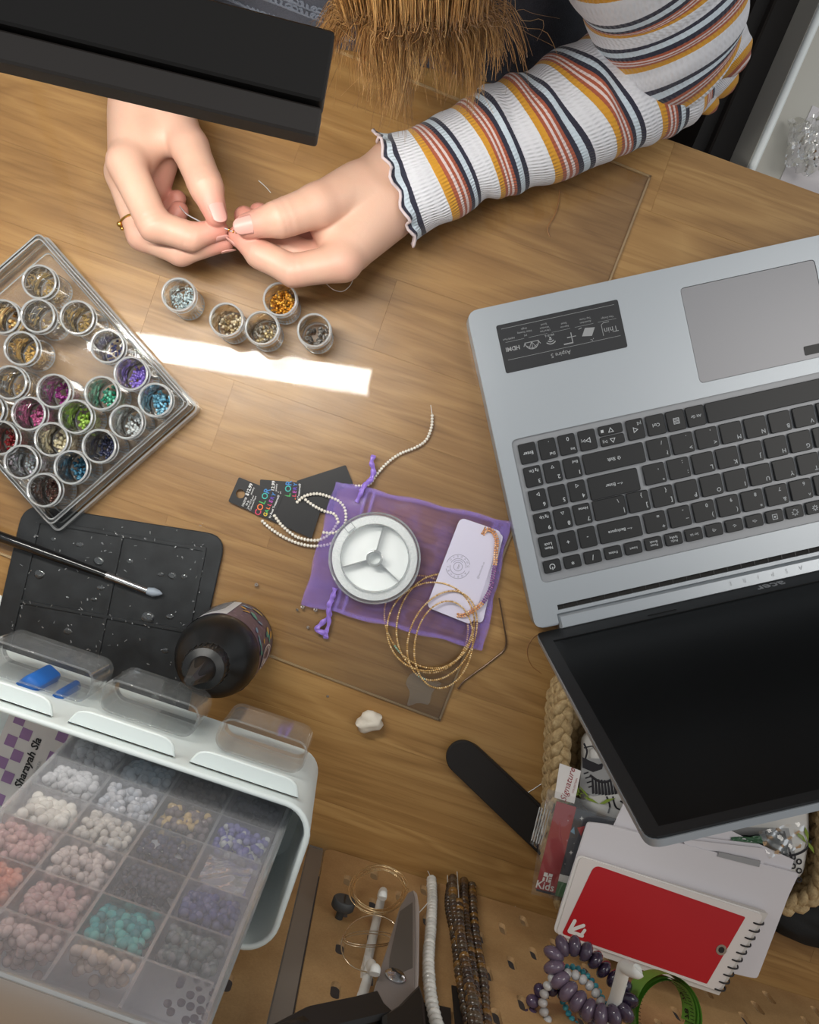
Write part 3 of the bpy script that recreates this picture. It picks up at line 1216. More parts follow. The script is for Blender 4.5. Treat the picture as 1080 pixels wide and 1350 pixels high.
LB = {(51, 371): 'short gold findings in the jar nearest the top corner of the tray', (49, 416): 'few pale gold pieces in the nearly empty tray jar',
      (101, 418): 'gold rings in the tray jar against the long top edge', (3, 417): 'dark gold beads in the upper tray jar at the photo edge',
      (27, 459): 'bright gold jump rings in the tray jar above the plum beads', (141, 456): 'few dark navy beads in the tray jar next to the gold ones',
      (172, 492): 'violet purple beads heaped in a tray jar', (204, 527): 'sky blue beads heaped in the jar at the tray corner',
      (12, 504): 'pale gold crimps in the tray jar left of the plum beads', (70, 515): 'plum magenta beads heaped in a tray jar', (133, 518): 'mint green beads heaped in a tray jar',
      (37, 545): 'rose pink beads heaped in a tray jar', (99, 549): 'lime green beads heaped in a tray jar', (166, 556): 'clear white crystal beads in the jar beside the sky blue ones',
      (-18, 540): 'pale gold crimps in the tray jar cut by the photo edge', (0, 577): 'dark red beads in the tray jar at the photo edge', (67, 579): 'cream coloured beads heaped in a tray jar',
      (130, 588): 'dark navy beads filling the tray jar above the teal ones', (27, 609): 'clear pale glass beads in the tray jar below the red beads',
      (93, 616): 'teal blue beads in the jar between navy and brown beads', (57, 646): 'brown beads in the lowest jar of the tray'}
for (px, py, k, lab) in J:
    j = put_jar(px, py, 0.0046, lab, 'bead jars in the clear tray')
    n, sz, cols, fill, mt, kd = CFG[k]
    jar_beads(j.location, n, sz, cols, fill, LB[(px, py)], mt, rs, kd, (0.5, 0.1))
# five jars standing on the sheet
J2 = [
    (235, 388, 'powder', 'open jar of pale blue white micro beads, standing apart nearest the tray'),
    (298, 421, 'silver', 'open jar of pale gold seed beads between the powder jar and its twin'),
    (345, 432, 'silver2', 'open jar of silver and grey beads touching the gold bead jar'),
    (369, 394, 'amber', 'open jar full of amber gold beads partly under the hand with the striped cuff'),
    (414, 435, 'ringlets', 'open jar with a few silver spacer beads nearest the laptop'),
]
CFG2 = {
    'powder': (260, 0.0008, [srgb(206, 222, 226), srgb(190, 210, 216)], 0.014, 'tint_gloss', 'round'),
    'silver': (110, 0.0012, [srgb(206, 186, 146), srgb(228, 214, 184), srgb(160, 136, 96)], 0.012, 'tint_metal', 'round'),
    'silver2': (100, 0.0012, [srgb(196, 190, 178), srgb(150, 142, 128), srgb(216, 196, 150)], 0.011, 'tint_metal', 'round'),
    'amber': (230, 0.0011, [srgb(226, 160, 50), srgb(200, 130, 34), srgb(240, 186, 84)], 0.020, 'tint_metal', 'round'),
    'ringlets': (26, 0.0019, [srgb(170, 166, 160), srgb(120, 116, 112)], 0.004, 'tint_metal', 'bead'),
}
B2 = {'powder': 'pale blue white micro beads in the jar standing nearest the tray', 'silver': 'pale gold seed beads in the jar between two other jars',
      'silver2': 'silver and grey beads in the jar touching the gold bead jar', 'amber': 'amber gold beads filling the jar partly under the hand with the striped cuff',
      'ringlets': 'few silver spacer beads in the jar nearest the laptop'}
for (px, py, k, lab) in J2:
    j = put_jar(px, py, 0.0021, lab, 'open bead jars on the acrylic sheet')
    n, sz, cols, fill, mt, kd = CFG2[k]
    jar_beads(j.location, n, sz, cols, fill, B2[k], mt, rs, kd)

# ------------------------------------------------------------------ black silicone mat with resin drops
t = NT('silicone_black')
n1 = t.noise(t.coords('Object'), 60, 5, 0.6)
c_ = t.ramp(n1, [(0.35, srgb(27, 29, 31)), (0.75, srgb(41, 44, 47))])
t.surf(t.bsdf(c_, t.math('ADD', t.math('MULTIPLY', n1, 0.3), 0.35), 0, t.bump(t.noise(t.coords('Object'), 900, 2), 0.1, 0.0003)))
M['silicone'] = t.mat
mq = [at(32, 664, 0.003), at(299, 706, 0.003), at(245, 950, 0.003), at(-24, 905, 0.003)]
mz = 0.0022
mat_o = empty('silicone_mat', Vector((mq[0].x, mq[0].y, mz)), 'black silicone craft mat with raised ridges and resin drops under the brush', 'mat')
m_ = MB().prism(ccw(round_corners([Vector((p.x, p.y, mz)) for p in mq], [0.016, 0.016, 0.004, 0.004], 6)), 0.0024, bevel=0.0006)
m_.build('mat_base', M['silicone'], mat_o)
zt = mz + 0.0024


def flatline(pts, w, h, z):
    mb = MB()
    for a, b in zip(pts, pts[1:]):
        A, B = at(*a, z), at(*b, z)
        d = (B - A).normalized()
        n_ = Z.cross(d)
        mb.box((A + B) / 2 + Z * h / 2, d, n_, Z, (B - A).length + w, w, h)
    return mb


for ri_, pts in enumerate(([(52, 687), (270, 724)], [(270, 724), (226, 944)], [(52, 687), (2, 892)], [(161, 706), (116, 930)], [(26, 792), (248, 832)], [(2, 896), (226, 941)])):
    flatline(pts, 0.0026, 0.0013 + 0.00004 * ri_, zt).build('ridge', M['silicone'], mat_o, smooth=False)
M['resin'] = clear('resin_clear', (0.9, 0.92, 0.93), 1.3, 0.06, 0.05, (0.8, 0.84, 0.9), base=0.05)
M['resin_flake'] = clear('resin_residue', (0.9, 0.9, 0.9), 1.6, 0.15, 0.30, (0.75, 0.77, 0.78), base=0.08)
rr2 = random.Random(12)
for (px, py, r_) in ((171, 740, 5), (227, 759, 6), (52, 757, 8), (133, 775, 6), (124, 790, 5), (243, 760, 5), (224, 813, 6), (195, 815, 10), (204, 921, 7), (89, 832, 6), (218, 858, 5), (130, 740, 8), (105, 718, 6), (70, 711, 4), (212, 757, 5)):
    p = at(px, py, zt)
    m_ = MB()
    rw = r_ / 1900.0
    m_.ico(p, rw, 2, (1, rr2.uniform(0.6, 1.1), 0.28))
    m_.build('resin_drop', M['resin'], mat_o)
m_ = MB()
for k in range(230):
    if k < 120:
        a, b = rr2.choice((((52, 687), (270, 724)), ((270, 724), (226, 944)), ((161, 706), (116, 930)), ((26, 792), (248, 832)), ((52, 687), (2, 892)), ((100, 916), (226, 941))))
        s_ = rr2.random()
        px, py = a[0] + (b[0] - a[0]) * s_ + rr2.gauss(0, 2.4), a[1] + (b[1] - a[1]) * s_ + rr2.gauss(0, 2.4)
        zz = zt + rr2.choice((0.0, 0.0013))
    else:
        px, py = rr2.uniform(20, 285), rr2.uniform(690, 930)
        zz = zt
        if py > 930 - 0 or px > 285 - (py - 700) * 0.22 or px < 40 - (py - 680) * 0.22:
            continue
    p = at(px, py, zz)
    a = rr2.uniform(0, PI)
    u = Vector((math.cos(a), math.sin(a), rr2.uniform(-0.2, 0.2))).normalized()
    v = Z.cross(u).normalized()
    m_.box(p + Z * 0.0002, u, v, u.cross(v), rr2.uniform(0.0006, 0.0026), rr2.uniform(0.0003, 0.0009), 0.0004)
tag(m_.build('resin_crumbs', M['resin_flake'], mat_o, smooth=False), None, None, None, 'stuff')

# ------------------------------------------------------------------ silicone-tipped brush lying over the mat
bz_ = 0.0085
b0, b1, b2, b3 = at(-20, 700, bz_ + 0.002), at(142, 759, bz_), at(194, 779, bz_), at(214, 783, bz_ - 0.0006)
brush = empty('silicone_brush', b2, 'black handled brush with a grey silicone tip lying across the mat', 'brush')
d = (b2 - b1).normalized()
m_ = MB().tube([b0 - d * 0.03, b0, (b0 + b1) / 2, b1], [0.0030, 0.0042, 0.0040, 0.0030], 12)
m_.build('handle', plain('brush_black_lacquer', (18, 18, 19), 0.15, Coat_Weight=0.5), brush)
m_ = MB().tube([b1 - d * 0.001, b1 + d * 0.004, b1 + d * 0.006, b1 + d * 0.008, b2], [0.0032, 0.0033, 0.0030, 0.0033, 0.0028], 12)
m_.build('ferrule', M['steel'], brush)
m_ = MB().tube([b2, b2 + (b3 - b2) * 0.4, b2 + (b3 - b2) * 0.8, b3], [0.0028, 0.0036, 0.0022, 0.0003], 10)
m_.build('silicone_tip', plain('tip_grey_silicone', (146, 156, 168), 0.45), brush)

# ------------------------------------------------------------------ black glue bottle
bb = at(311, 842)
bb.z = 0.0
bottle = empty('glue_bottle', bb, 'black plastic bottle with a pointed nozzle and a purple patterned label', 'bottle')
BR = 0.0290
M['bottle'] = plain('bottle_black', (17, 18, 19), 0.33)
m_ = MB().lathe([(BR - 0.002, 0.0), (BR, 0.002), (BR, 0.070), (BR - 0.0006, 0.074), (BR - 0.0026, 0.081), (BR - 0.0075, 0.088), (BR - 0.0135, 0.0925), (0.0142, 0.0945), (0.0125, 0.0955), (0.0125, 0.104)], bb, 48)
m_.build('body', M['bottle'], bottle)
m_ = MB().lathe([(0.0138, 0.097), (0.0142, 0.098), (0.0142, 0.110), (0.0135, 0.112), (0.0100, 0.114), (0.0088, 0.1145), (0.0080, 0.118), (0.0038, 0.1385), (0.0026, 0.1400), (0.0, 0.1402)], bb, 32)
for k in range(24):
    a = 2 * PI * k / 24
    dr = Vector((math.cos(a), math.sin(a), 0))
    m_.box(bb + dr * 0.0143 + Z * 0.104, dr, Z.cross(dr), Z, 0.0010, 0.0012, 0.010)
cap_ = m_.build('cap', plain('cap_black', (20, 21, 22), 0.42), bottle)
# nozzle with flat facets
m_ = MB().lathe([(0.0086, 0.1145), (0.0036, 0.146), (0.0020, 0.1475), (0.0, 0.1476)], bb + Vector((-0.0005, 0, 0)), 6)
m_.build('nozzle', plain('nozzle_grey', (44, 43, 42), 0.4), cap_, angle=20)
# label wraps the body
t = NT('bottle_label')
uv = t.coords('Object')
vo = t.node('ShaderNodeTexVoronoi')
vo.inputs['Scale'].default_value = 150
t.link(uv, vo.inputs['Vector'])
n2 = t.noise(uv, 90, 2)
pat = t.ramp(vo.outputs['Distance'], [(0.0, srgb(118, 98, 132)), (0.25, srgb(72, 58, 96)), (0.3, srgb(62, 50, 84))], 'LINEAR')
t.surf(t.bsdf(pat, 0.35, 0, None, Coat_Weight=0.3))
M['label_purple'] = t.mat
lr = BR + 0.0002


def on_bottle(a, h, e=0.0003):
    return bb + Vector(((lr + e) * math.cos(a), (lr + e) * math.sin(a), h))


m_ = MB().grid(lambda i, j: on_bottle(R(-130) + R(300) * i, 0.006 + 0.062 * j, 0), 60, 2)
lab = m_.build('label', M['label_purple'], bottle)
tag(lab, 'dark purple label with leaves and flowers')


def patch(a0, a1, h0, h1, mat_, nm, fn=None):
    mb = MB().grid(lambda i, j: on_bottle(R(a0 + (a1 - a0) * i), h0 + (h1 - h0) * j), 12, 2)
    return mb.build(nm, mat_, lab)


patch(78, 135, 0.006, 0.066, plain('label_white', (206, 208, 212), 0.4), 'white_panel')
m_ = MB()
for k in range(8):
    m_.box(on_bottle(R(105), 0.012 + k * 0.006, 0.0004), Vector((-math.sin(R(105)), math.cos(R(105)), 0)), Z, Vector((math.cos(R(105)), math.sin(R(105)), 0)), 0.022, 0.0011, 0.0002)
m_.build('small_print', M['ink'], lab, smooth=False)
# pale oval badge, leaves, flowers
m_ = MB().poly([on_bottle(R(-14) + R(17) * math.cos(a), 0.036 + 0.021 * math.sin(a), 0.0005) for a in [2 * PI * i / 24 for i in range(24)]])
m_.build('label_badge', plain('badge_pale', (208, 200, 196), 0.45), lab)
m_ = MB()
m_.tube([on_bottle(R(-14) + R(14) * math.cos(a), 0.036 + 0.018 * math.sin(a), 0.0006) for a in [2 * PI * i / 28 for i in range(28)]], 0.00025, 4, closed=True)
for hh, ww in ((0.044, 8), (0.040, 11), (0.032, 9), (0.028, 7)):
    m_.poly([on_bottle(R(-14 - ww), hh, 0.0007), on_bottle(R(-14 + ww), hh, 0.0007), on_bottle(R(-14 + ww), hh + 0.0014, 0.0007), on_bottle(R(-14 - ww), hh + 0.0014, 0.0007)])
m_.build('badge_print', plain('badge_ink', (120, 92, 96), 0.5), lab, smooth=False)
lv = MB()
rl = random.Random(3)
LC = [srgb(94, 150, 132), srgb(70, 120, 110), srgb(196, 152, 74), srgb(120, 150, 170), srgb(170, 150, 90)]
for k in range(38):
    a, h = R(rl.uniform(-120, 74)), rl.uniform(0.010, 0.064)
    if abs(a - R(-14)) < R(20) and abs(h - 0.036) < 0.024:
        continue
    s_, th = rl.uniform(0.003, 0.0065), rl.uniform(0, PI)
    lv.col = LC[rl.randrange(5)]
    lv.poly([on_bottle(a + (s_ * math.cos(b) * math.cos(th) - 0.4 * s_ * math.sin(b) * math.sin(th)) / lr, h + s_ * math.cos(b) * math.sin(th) + 0.4 * s_ * math.sin(b) * math.cos(th), 0.00045)
             for b in [2 * PI * i / 8 for i in range(8)] if 0.005 < h + s_ * math.cos(b) * math.sin(th) + 0.4 * s_ * math.sin(b) * math.cos(th) < 0.07])
lv.build('leaf_print', M['tint_matt'], lab, smooth=False)
# ------------------------------------------------------------------ black jewellery cards with pearl strands
M['card_black'] = plain('black_card', (27, 26, 28), 0.5, 0, 0.03, 900)
RB = [srgb(214, 62, 96), srgb(226, 120, 60), srgb(70, 170, 90), srgb(60, 130, 196), srgb(90, 60, 170), srgb(226, 196, 60), srgb(60, 180, 170), srgb(180, 70, 170)]


def quad_frame(P):
    """Axes along the long side and across of a px quad's world corners."""
    u = (P[1] - P[0]).normalized()
    return u, Z.cross(u)


def black_card(px, z, label, hole, tx, group):
    P = [at(x, y, z) for x, y in px]
    c = sum(P, Vector()) / 4
    o = empty('necklace_card', P[0], label, 'card', group)
    u = ((P[1] - P[0]) + (P[2] - P[3])).normalized()      # long way, from the hole end
    v = Z.cross(u)
    hl = []
    org = P[0]
    out = [((p - org).dot(u), (p - org).dot(v)) for p in ccw(round_corners(P, 0.001, 2))]
    if hole:
        h = at(hole[0], hole[1], z)
        hx, hy = (h - org).dot(u), (h - org).dot(v)
        hl = [[(hx + 0.0035 * math.cos(2 * PI * k / 16), hy + 0.0035 * math.sin(2 * PI * k / 16)) for k in range(16)]]
    vs, fs = holed_plate(out, hl, u, v, org, 0.0005)
    MB().add(vs, fs).build('card_front', M['card_black'], o, smooth=False)
    if tx:
        # lettering reads across the card (along v or -v)
        m_ = MB()
        w_ = MB()
        L = (P[1] - P[0]).length
        W = (P[3] - P[0]).length
        rd = v if tx > 0 else -v
        up = Z.cross(rd)
        zz = Z * 0.0003

        def word(s, x, y, size, cols, bold=0.0, mb=None):
            total = [text_vf(ch, size, bold=bold) for ch in s]
            adv = size * 0.70
            x0 = -adv * (len(s) - 1) / 2
            for k, vf in enumerate(total):
                if not vf[0]:
                    continue
                mb.col = cols[k % len(cols)]
                mb.mesh(vf, fr(c0 + rd * (x0 + k * adv) + u * x + rd * y + zz, rd, up))
        c0 = (P[0] + P[3]) / 2
        word('COLOR', L * 0.36, 0, 0.0066, [RB[0], RB[1], RB[2], RB[6], RB[3]], 0.008, m_)
        word('GALLERY', L * 0.445, 0, 0.0040, [RB[5], RB[2], RB[1], RB[0], RB[7], RB[4], RB[3]], 0.02, m_)
        m_.build('colour_lettering', M['tint_matt'], o, smooth=False)
        for s_, x, y, sz, b in (('$12.99', 0.165, 0.0045, 0.0036, 0.02), ('jewelry', 0.205, 0.0045, 0.0020, 0), ('1362735', 0.17, -0.0056, 0.0022, 0.01), ('16 in', 0.205, -0.0056, 0.0022, 0.01),
                                ('2/4=127.0 pcs', 0.235, -0.0042, 0.0020, 0), ('Cultured Pearl', 0.265, -0.0042, 0.0020, 0), ('by Bead Treasures®', 0.50, 0, 0.0023, 0.01)):
            w_.mesh(text_vf(s_, sz, bold=b), fr(c0 + u * (L * x) + rd * y + zz, rd, up))
        w_.build('small_lettering', M['white_ink'], o, smooth=False)
        mm = MB()
        A = c0 + u * (L * 0.545) + Z * 0.00032
        mm.box(A, rd, u, Z, W * 0.98, 0.0004, 0.0002)
        mm.build('fold_crease', plain('card_crease', (12, 12, 13), 0.6), o, smooth=False)
    return o


black_card([(391, 634), (456, 613), (466, 639), (400, 662)], 0.0024, 'plain back of a black card sticking out behind the price cards', None, 0, None)
black_card([(343, 632), (344, 662), (438, 676), (446, 639)][0:1] + [(446, 640), (438, 678), (342, 664)], 0.0031, 'black pearl card half hidden behind the front price card', None, 1, 'black price cards')
black_card([(315, 629), (423, 672), (411, 710), (301, 661)], 0.0039, 'black pearl card on top with a punched hole and a white price', (317, 651), 1, 'black price cards')

M['pearl'] = plain('pearl_white', (232, 226, 214), 0.25, 0, 0, Coat_Weight=0.5)


def strand(px, r, z, mat_, step=None, seg=8, closed=False, thread=None, zs=None):
    P = [at(x, y, z if zs is None else zs[i]) for i, (x, y) in enumerate(px)]
    C = spline(P, 10, closed)
    if closed:
        C = C + [C[0]]
    pts = even(C, step or r * 1.75)
    m_ = MB()
    for i, p in enumerate(pts):
        a = pts[min(i + 1, len(pts) - 1)] - pts[max(i - 1, 0)]
        m_.ball(p, r, seg, 5, a, 0.86)
    return m_, pts


def pearl_strand(px, r, z, label, mat_=None, name='pearl_strand', zs=None, group=None):
    m_, pts = strand(px, r, z, mat_, zs=zs)
    o = empty(name, pts[0], label, 'beads', group)
    b = m_.build('pearls', mat_ or M['pearl'], o, angle=180)
    b['kind'] = 'stuff'
    MB().tube(pts, 0.0003, 4).build('thread', M['white'], o)
    return o


pearl_strand([(362, 680), (372, 693), (388, 706), (402, 711), (420, 712), (436, 703), (446, 688)], 0.00145, 0.0058, 'white pearl strand hanging from the front black card, inner loop', zs=[0.0052, 0.0058, 0.0058, 0.006, 0.0045, 0.0045, 0.0042])
pearl_strand([(346, 687), (357, 697), (376, 709), (396, 717), (416, 720), (438, 716), (452, 702)], 0.00145, 0.0042, 'white pearl strand hanging from the front black card, outer loop', zs=[0.0038, 0.0038, 0.0038, 0.0038, 0.0038, 0.0038, 0.0038])
pearl_strand([(392, 662), (402, 654), (418, 651), (434, 655), (447, 661), (455, 672), (455, 690), (442, 702), (426, 702)], 0.0014, 0.0052, 'white pearl strand curving over the half hidden black card', zs=[.0052] * 9)
pearl_strand([(403, 659), (414, 667), (428, 674), (441, 678), (447, 690)], 0.0014, 0.0052, 'short end of pearls next to the curved strand on the card', zs=[.0055] * 5)
pearl_strand([(570, 548), (569, 563), (562, 580), (548, 590), (528, 598), (511, 610), (497, 625), (486, 639), (468, 641)], 0.00135, 0.0036, 'long pearl strand trailing from the purple pouch towards the laptop')
MB().tube([at(568, 534, 0.0026), at(569, 541, 0.003), at(570, 548, 0.0036)], 0.0002, 4).build('thread_end', M['white'], bpy.data.objects['pearl_strand.004'])

# ------------------------------------------------------------------ purple organza pouch
t = NT('purple_organza')
tcv = t.coords('Object')
w1 = t.node('ShaderNodeTexWave', wave_type='BANDS', bands_direction='X')
w1.inputs['Scale'].default_value = 620
w1.inputs['Distortion'].default_value = 1.5
w2 = t.node('ShaderNodeTexWave', wave_type='BANDS', bands_direction='Y')
w2.inputs['Scale'].default_value = 620
w2.inputs['Distortion'].default_value = 1.5
t.link(tcv, w1.inputs['Vector'])
t.link(tcv, w2.inputs['Vector'])
wv = t.math('MULTIPLY', t.math('ADD', w1.outputs['Fac'], w2.outputs['Fac']), 0.5)
nl = t.noise(tcv, 55, 4, 0.6, 0.5)
a_ = t.node('ShaderNodeAttribute')
a_.attribute_name = 'tint'
dens = t.math('ADD', t.math('MULTIPLY', wv, 0.07), t.math('MULTIPLY', t.ramp(nl, [(0.4, (0, 0, 0)), (0.7, (1, 1, 1))]), 0.11))
sepx = t.node('ShaderNodeSeparateColor')
t.link(a_.outputs['Color'], sepx.inputs[0])
dens = t.math('ADD', dens, sepx.outputs[0])
tr = t.node('ShaderNodeBsdfTransparent')
tr.inputs[0].default_value = (0.94, 0.905, 0.985, 1)
s = t.bsdf(srgb(160, 136, 220), 0.35, 0, None, Sheen_Weight=0.6, Specular_IOR_Level=0.6)
t.surf(t.mixs(dens, tr.outputs[0], s))
M['organza'] = t.mat
PQ = [(442, 634), (673, 688), (637, 857), (398, 796)]
pouch = empty('organza_pouch', at(398, 796, 0.002), 'purple organza drawstring pouch lying flat under the thread spool and jewellery card', 'pouch')


def pouch_fn(z0, amp, ph):
    def fn(i, j):
        a = (PQ[0][0] + (PQ[1][0] - PQ[0][0]) * i, PQ[0][1] + (PQ[1][1] - PQ[0][1]) * i)
        b = (PQ[3][0] + (PQ[2][0] - PQ[3][0]) * i, PQ[3][1] + (PQ[2][1] - PQ[3][1]) * i)
        x, y = a[0] + (b[0] - a[0]) * j, a[1] + (b[1] - a[1]) * j
        e = min(i, 1 - i, j, 1 - j)
        f = min(1, e * 10)
        x += 1.6 * math.sin(j * 17 + ph) * (1 - f)
        y += 1.6 * math.sin(i * 21 + ph) * (1 - f)
        z = z0 + amp * f * (0.6 * math.sin(i * 31 + 4 * j + ph) * math.sin(j * 13 + ph) + 0.4 * math.sin(i * 9 + j * 40))
        d = math.hypot(x - 493, y - 736)
        if d < 75:
            z = z0 + (z - z0) * max(0, (d - 62) / 13)
        d2 = max(abs((x - 612) * 0.94 + (y - 752) * 0.35) / 45, abs(-(x - 612) * 0.35 + (y - 752) * 0.94) / 72)
        if d2 < 1.2:
            z = min(z, z0)
        return at(x, y, z)
    return fn


def pouch_layer(z0, amp, ph, nm):
    m_ = MB().grid(pouch_fn(z0, amp, ph), 72, 54)
    m_.c = []
    for j in range(54):
        for i in range(72):
            u_, v_ = i / 71, j / 53
            hem = 0.30 if (v_ < 0.03 or v_ > 0.965 or u_ > 0.97) else 0.0
            if u_ < 0.03:
                hem = 0.12
            if 0.17 < u_ < 0.185 or 0.215 < u_ < 0.23:
                hem = max(hem, 0.42)
            elif u_ < 0.17:
                hem = max(hem, 0.20)
            if u_ > 0.90:
                hem = max(hem, 0.22 + 0.15 * math.sin(i * 2.1 + j * 0.8))
            m_.c.append((0.03 + hem * 0.9, 0, 0))
    return m_.build(nm, M['organza'], pouch, angle=180)


pouch_layer(0.0058, 0.0012, 0.4, 'front_layer')
pouch_layer(0.0026 + 0.0018, 0.0004, 1.7, 'back_layer')
M['ribbon'] = plain('purple_satin', (150, 118, 214), 0.3, 0, Sheen_Weight=0.5)


def ribbon(px, zs, w, nm):
    P = spline([at(x, y, z) for (x, y), z in zip(px, zs)], 6)
    m_ = MB()
    vs, fs = [], []
    n = len(P)
    for i in range(n):
        d = (P[min(i + 1, n - 1)] - P[max(i - 1, 0)]).normalized()
        a = 0.9 * math.sin(i * 0.55)
        s_ = Z.cross(d).normalized() * math.cos(a) + Z * math.sin(a) * 0.7
        for q_ in (-1, 1):
            vs.append(P[i] + s_ * (w / 2 * q_))
            vs.append(P[i] + s_ * (w / 2 * q_) + Z * 0.0003)
    for i in range(n - 1):
        k = i * 4
        fs += [(k, k + 2, k + 6, k + 4), (k + 1, k + 5, k + 7, k + 3), (k, k + 4, k + 5, k + 1), (k + 2, k + 3, k + 7, k + 6)]
    m_.add(vs, fs)
    return m_.build(nm, M['ribbon'], pouch, angle=180)


ribbon([(476, 648), (481, 640), (487, 634), (493, 622), (490, 610), (493, 600)], [.008, .0085, .006, .006, .008, .006], 0.0042, 'drawstring')
ribbon([(470, 662), (476, 650), (482, 638), (490, 632), (492, 618)], [.0078, .009, .0085, .007, .006], 0.0036, 'drawstring')
ribbon([(442, 775), (439, 786), (434, 798), (434, 812), (424, 822), (418, 830), (430, 836), (429, 842)], [.0072, .009, .009, .006, .0045, .0045, .005, .004], 0.0044, 'drawstring')
ribbon([(438, 790), (433, 806), (434, 820), (430, 834), (429, 840)], [.009, .0085, .006, .0055, .0045], 0.0036, 'drawstring')

# ------------------------------------------------------------------ clear spool of stretch thread
sc0 = at(494, 736, 0.019)
sc0.z = 0.0072
spool = empty('thread_spool', sc0, 'round clear plastic spool of white stretch cord on the purple pouch', 'spool')
SR = 0.0348
M['spool'] = clear('spool_plastic', (0.995, 0.995, 0.995), 0.9, 0.03, 0.03, base=0.01)
M['spool_edge'] = clear('spool_plastic_edge', (0.93, 0.95, 0.95), 1.8, 0.05, 0.25, base=0.12)


def disc(z0, th, r0, r1, mat_, nm, par=None):
    return MB().lathe([(r0, z0), (r1, z0), (r1, z0 + th), (r0, z0 + th), (r0, z0)], sc0, 56, close=False).build(nm, mat_, par or spool)


disc(0.0, 0.0014, 0.0040, SR, M['spool'], 'lower_flange')
disc(0.0105, 0.0014, SR - 0.0095, SR, M['spool'], 'upper_flange')
MB().torus(sc0 + Z * 0.0117, SR - 0.0004, 0.0007, seg=64).build('rim', M['spool_edge'], spool)
MB().torus(sc0 + Z * 0.0008, SR - 0.0004, 0.0007, seg=64).build('lower_rim', M['spool_edge'], spool)
MB().torus(sc0 + Z * 0.0121, SR - 0.0090, 0.0006, seg=56).build('inner_ring', M['spool_edge'], spool)
t = NT('stretch_cord')
wv = t.node('ShaderNodeTexNoise')
wv.inputs['Scale'].default_value = 900
t.link(t.coords('Object', (1, 1, 4)), wv.inputs['Vector'])
t.surf(t.bsdf(t.ramp(wv.outputs['Fac'], [(0.3, srgb(224, 230, 230)), (0.7, srgb(248, 250, 250))]), 0.35, 0, t.bump(wv.outputs['Fac'], 0.5, 0.0008)))
M['cord'] = t.mat
MB().lathe([(SR - 0.0085, 0.0016), (SR - 0.0025, 0.0018), (SR - 0.0020, 0.006), (SR - 0.0025, 0.0102), (SR - 0.0085, 0.0104), (SR - 0.0085, 0.0016)], sc0, 56, close=False).build('wound_cord', M['cord'], spool)
MB().lathe([(0.0, 0.0018), (SR - 0.0088, 0.0018), (SR - 0.0088, 0.0030), (0.0, 0.0030)], sc0, 48).build('paper_disc', plain('spool_paper', (238, 242, 242), 0.6), spool)
hubm = MB().lathe([(0.0064, 0.002), (0.0064, 0.0124), (0.0056, 0.0128), (0.0044, 0.0128), (0.0044, 0.002)], sc0, 28, close=False)
hub = hubm.build('hub', M['spool_edge'], spool)
for (x, y) in ((506, 693), (451, 748), (525, 766)):
    p = at(x, y, 0.017)
    d = Vector((p.x - sc0.x, p.y - sc0.y, 0)).normalized()
    MB().box(sc0 + d * 0.0160 + Z * 0.0068, d, Z.cross(d), Z, 0.0190, 0.0011, 0.0086).build('spoke', M['spool_edge'], spool, smooth=False)
p = at(460, 694, 0.02)
d = Vector((p.x - sc0.x, p.y - sc0.y, 0)).normalized()
m_ = MB()
for s_ in (-1, 1):
    m_.box(sc0 + d * 0.031 + Z.cross(d) * (0.0032 * s_) + Z * 0.0120, d, Z.cross(d), Z, 0.0075, 0.0006, 0.0010)
m_.box(sc0 + d * 0.0275 + Z * 0.0120, d, Z.cross(d), Z, 0.0008, 0.007, 0.0010)
m_.build('cord_clip', M['spool_edge'], spool, smooth=False)

# ------------------------------------------------------------------ jewellery card with a seed bead bracelet
M['card_white'] = plain('card_lilac_white', (216, 212, 232), 0.5)
jc_px = [(607, 682), (662, 701), (622, 824), (562, 800)]
JZ = 0.0075
jc = empty('jewellery_card', at(562, 800, JZ), 'white rounded display card with a round logo lying on the purple pouch', 'card')
P = ccw(round_corners([at(x, y, JZ) for x, y in jc_px], 0.005, 5))
MB().prism(P, 0.0005).build('card_face', M['card_white'], jc)
MB().prism(ccw(round_corners([at(x, y, JZ - 0.0008) for x, y in ((608, 700), (664, 704), (636, 822), (584, 806))], 0.004, 4)), 0.0006).build('card_back', M['card_white'], jc)
ju = (at(562, 800, 0) - at(607, 682, 0)).normalized()     # down the card
jv = Z.cross(ju)
lc = at(604, 747, JZ + 0.0006)
m_ = MB()
for rr_, a0, a1 in ((0.0093, 0, 150), (0.0093, 180, 330), (0.0062, 10, 170), (0.0062, 190, 350), (0.0034, 0, 360), (0.0048, 200, 300)):
    m_.tube([lc + jv * (rr_ * math.cos(R(a))) + ju * (rr_ * math.sin(R(a))) for a in np.linspace(a0, a1, 30)], 0.00016, 4)
for k in range(16):
    a = 2 * PI * k / 16
    if k % 8 == 0:
        continue
    rd = jv * math.cos(a) + ju * math.sin(a)
    m_.mesh(text_vf('MADETOBELOVEDANDW'[k], 0.0022), fr(lc + rd * 0.0078, Z.cross(rd), -rd if False else Z.cross(Z.cross(rd)) * -1))
m_.box(lc, jv, ju, Z, 0.0003, 0.0044, 0.0002)
m_.box(lc + jv * 0.0008, jv, ju, Z, 0.0003, 0.0030, 0.0002)
m_.mesh(text_vf('@handmade.co', 0.0022), fr(at(634, 752, JZ + 0.0006), -ju, Z.cross(-ju)))
m_.build('card_print', plain('card_grey_print', (142, 140, 158), 0.6), jc, smooth=False)
jb = [(637, 704), (642, 698), (650, 701), (655, 712), (654, 726), (653, 742), (650, 760), (646, 778), (636, 795), (625, 804), (612, 811), (602, 811)]
bz2 = [0.0082] + [0.0095] * 10 + [0.0086]
C = spline([at(x, y, z) for (x, y), z in zip(jb, bz2)], 10)
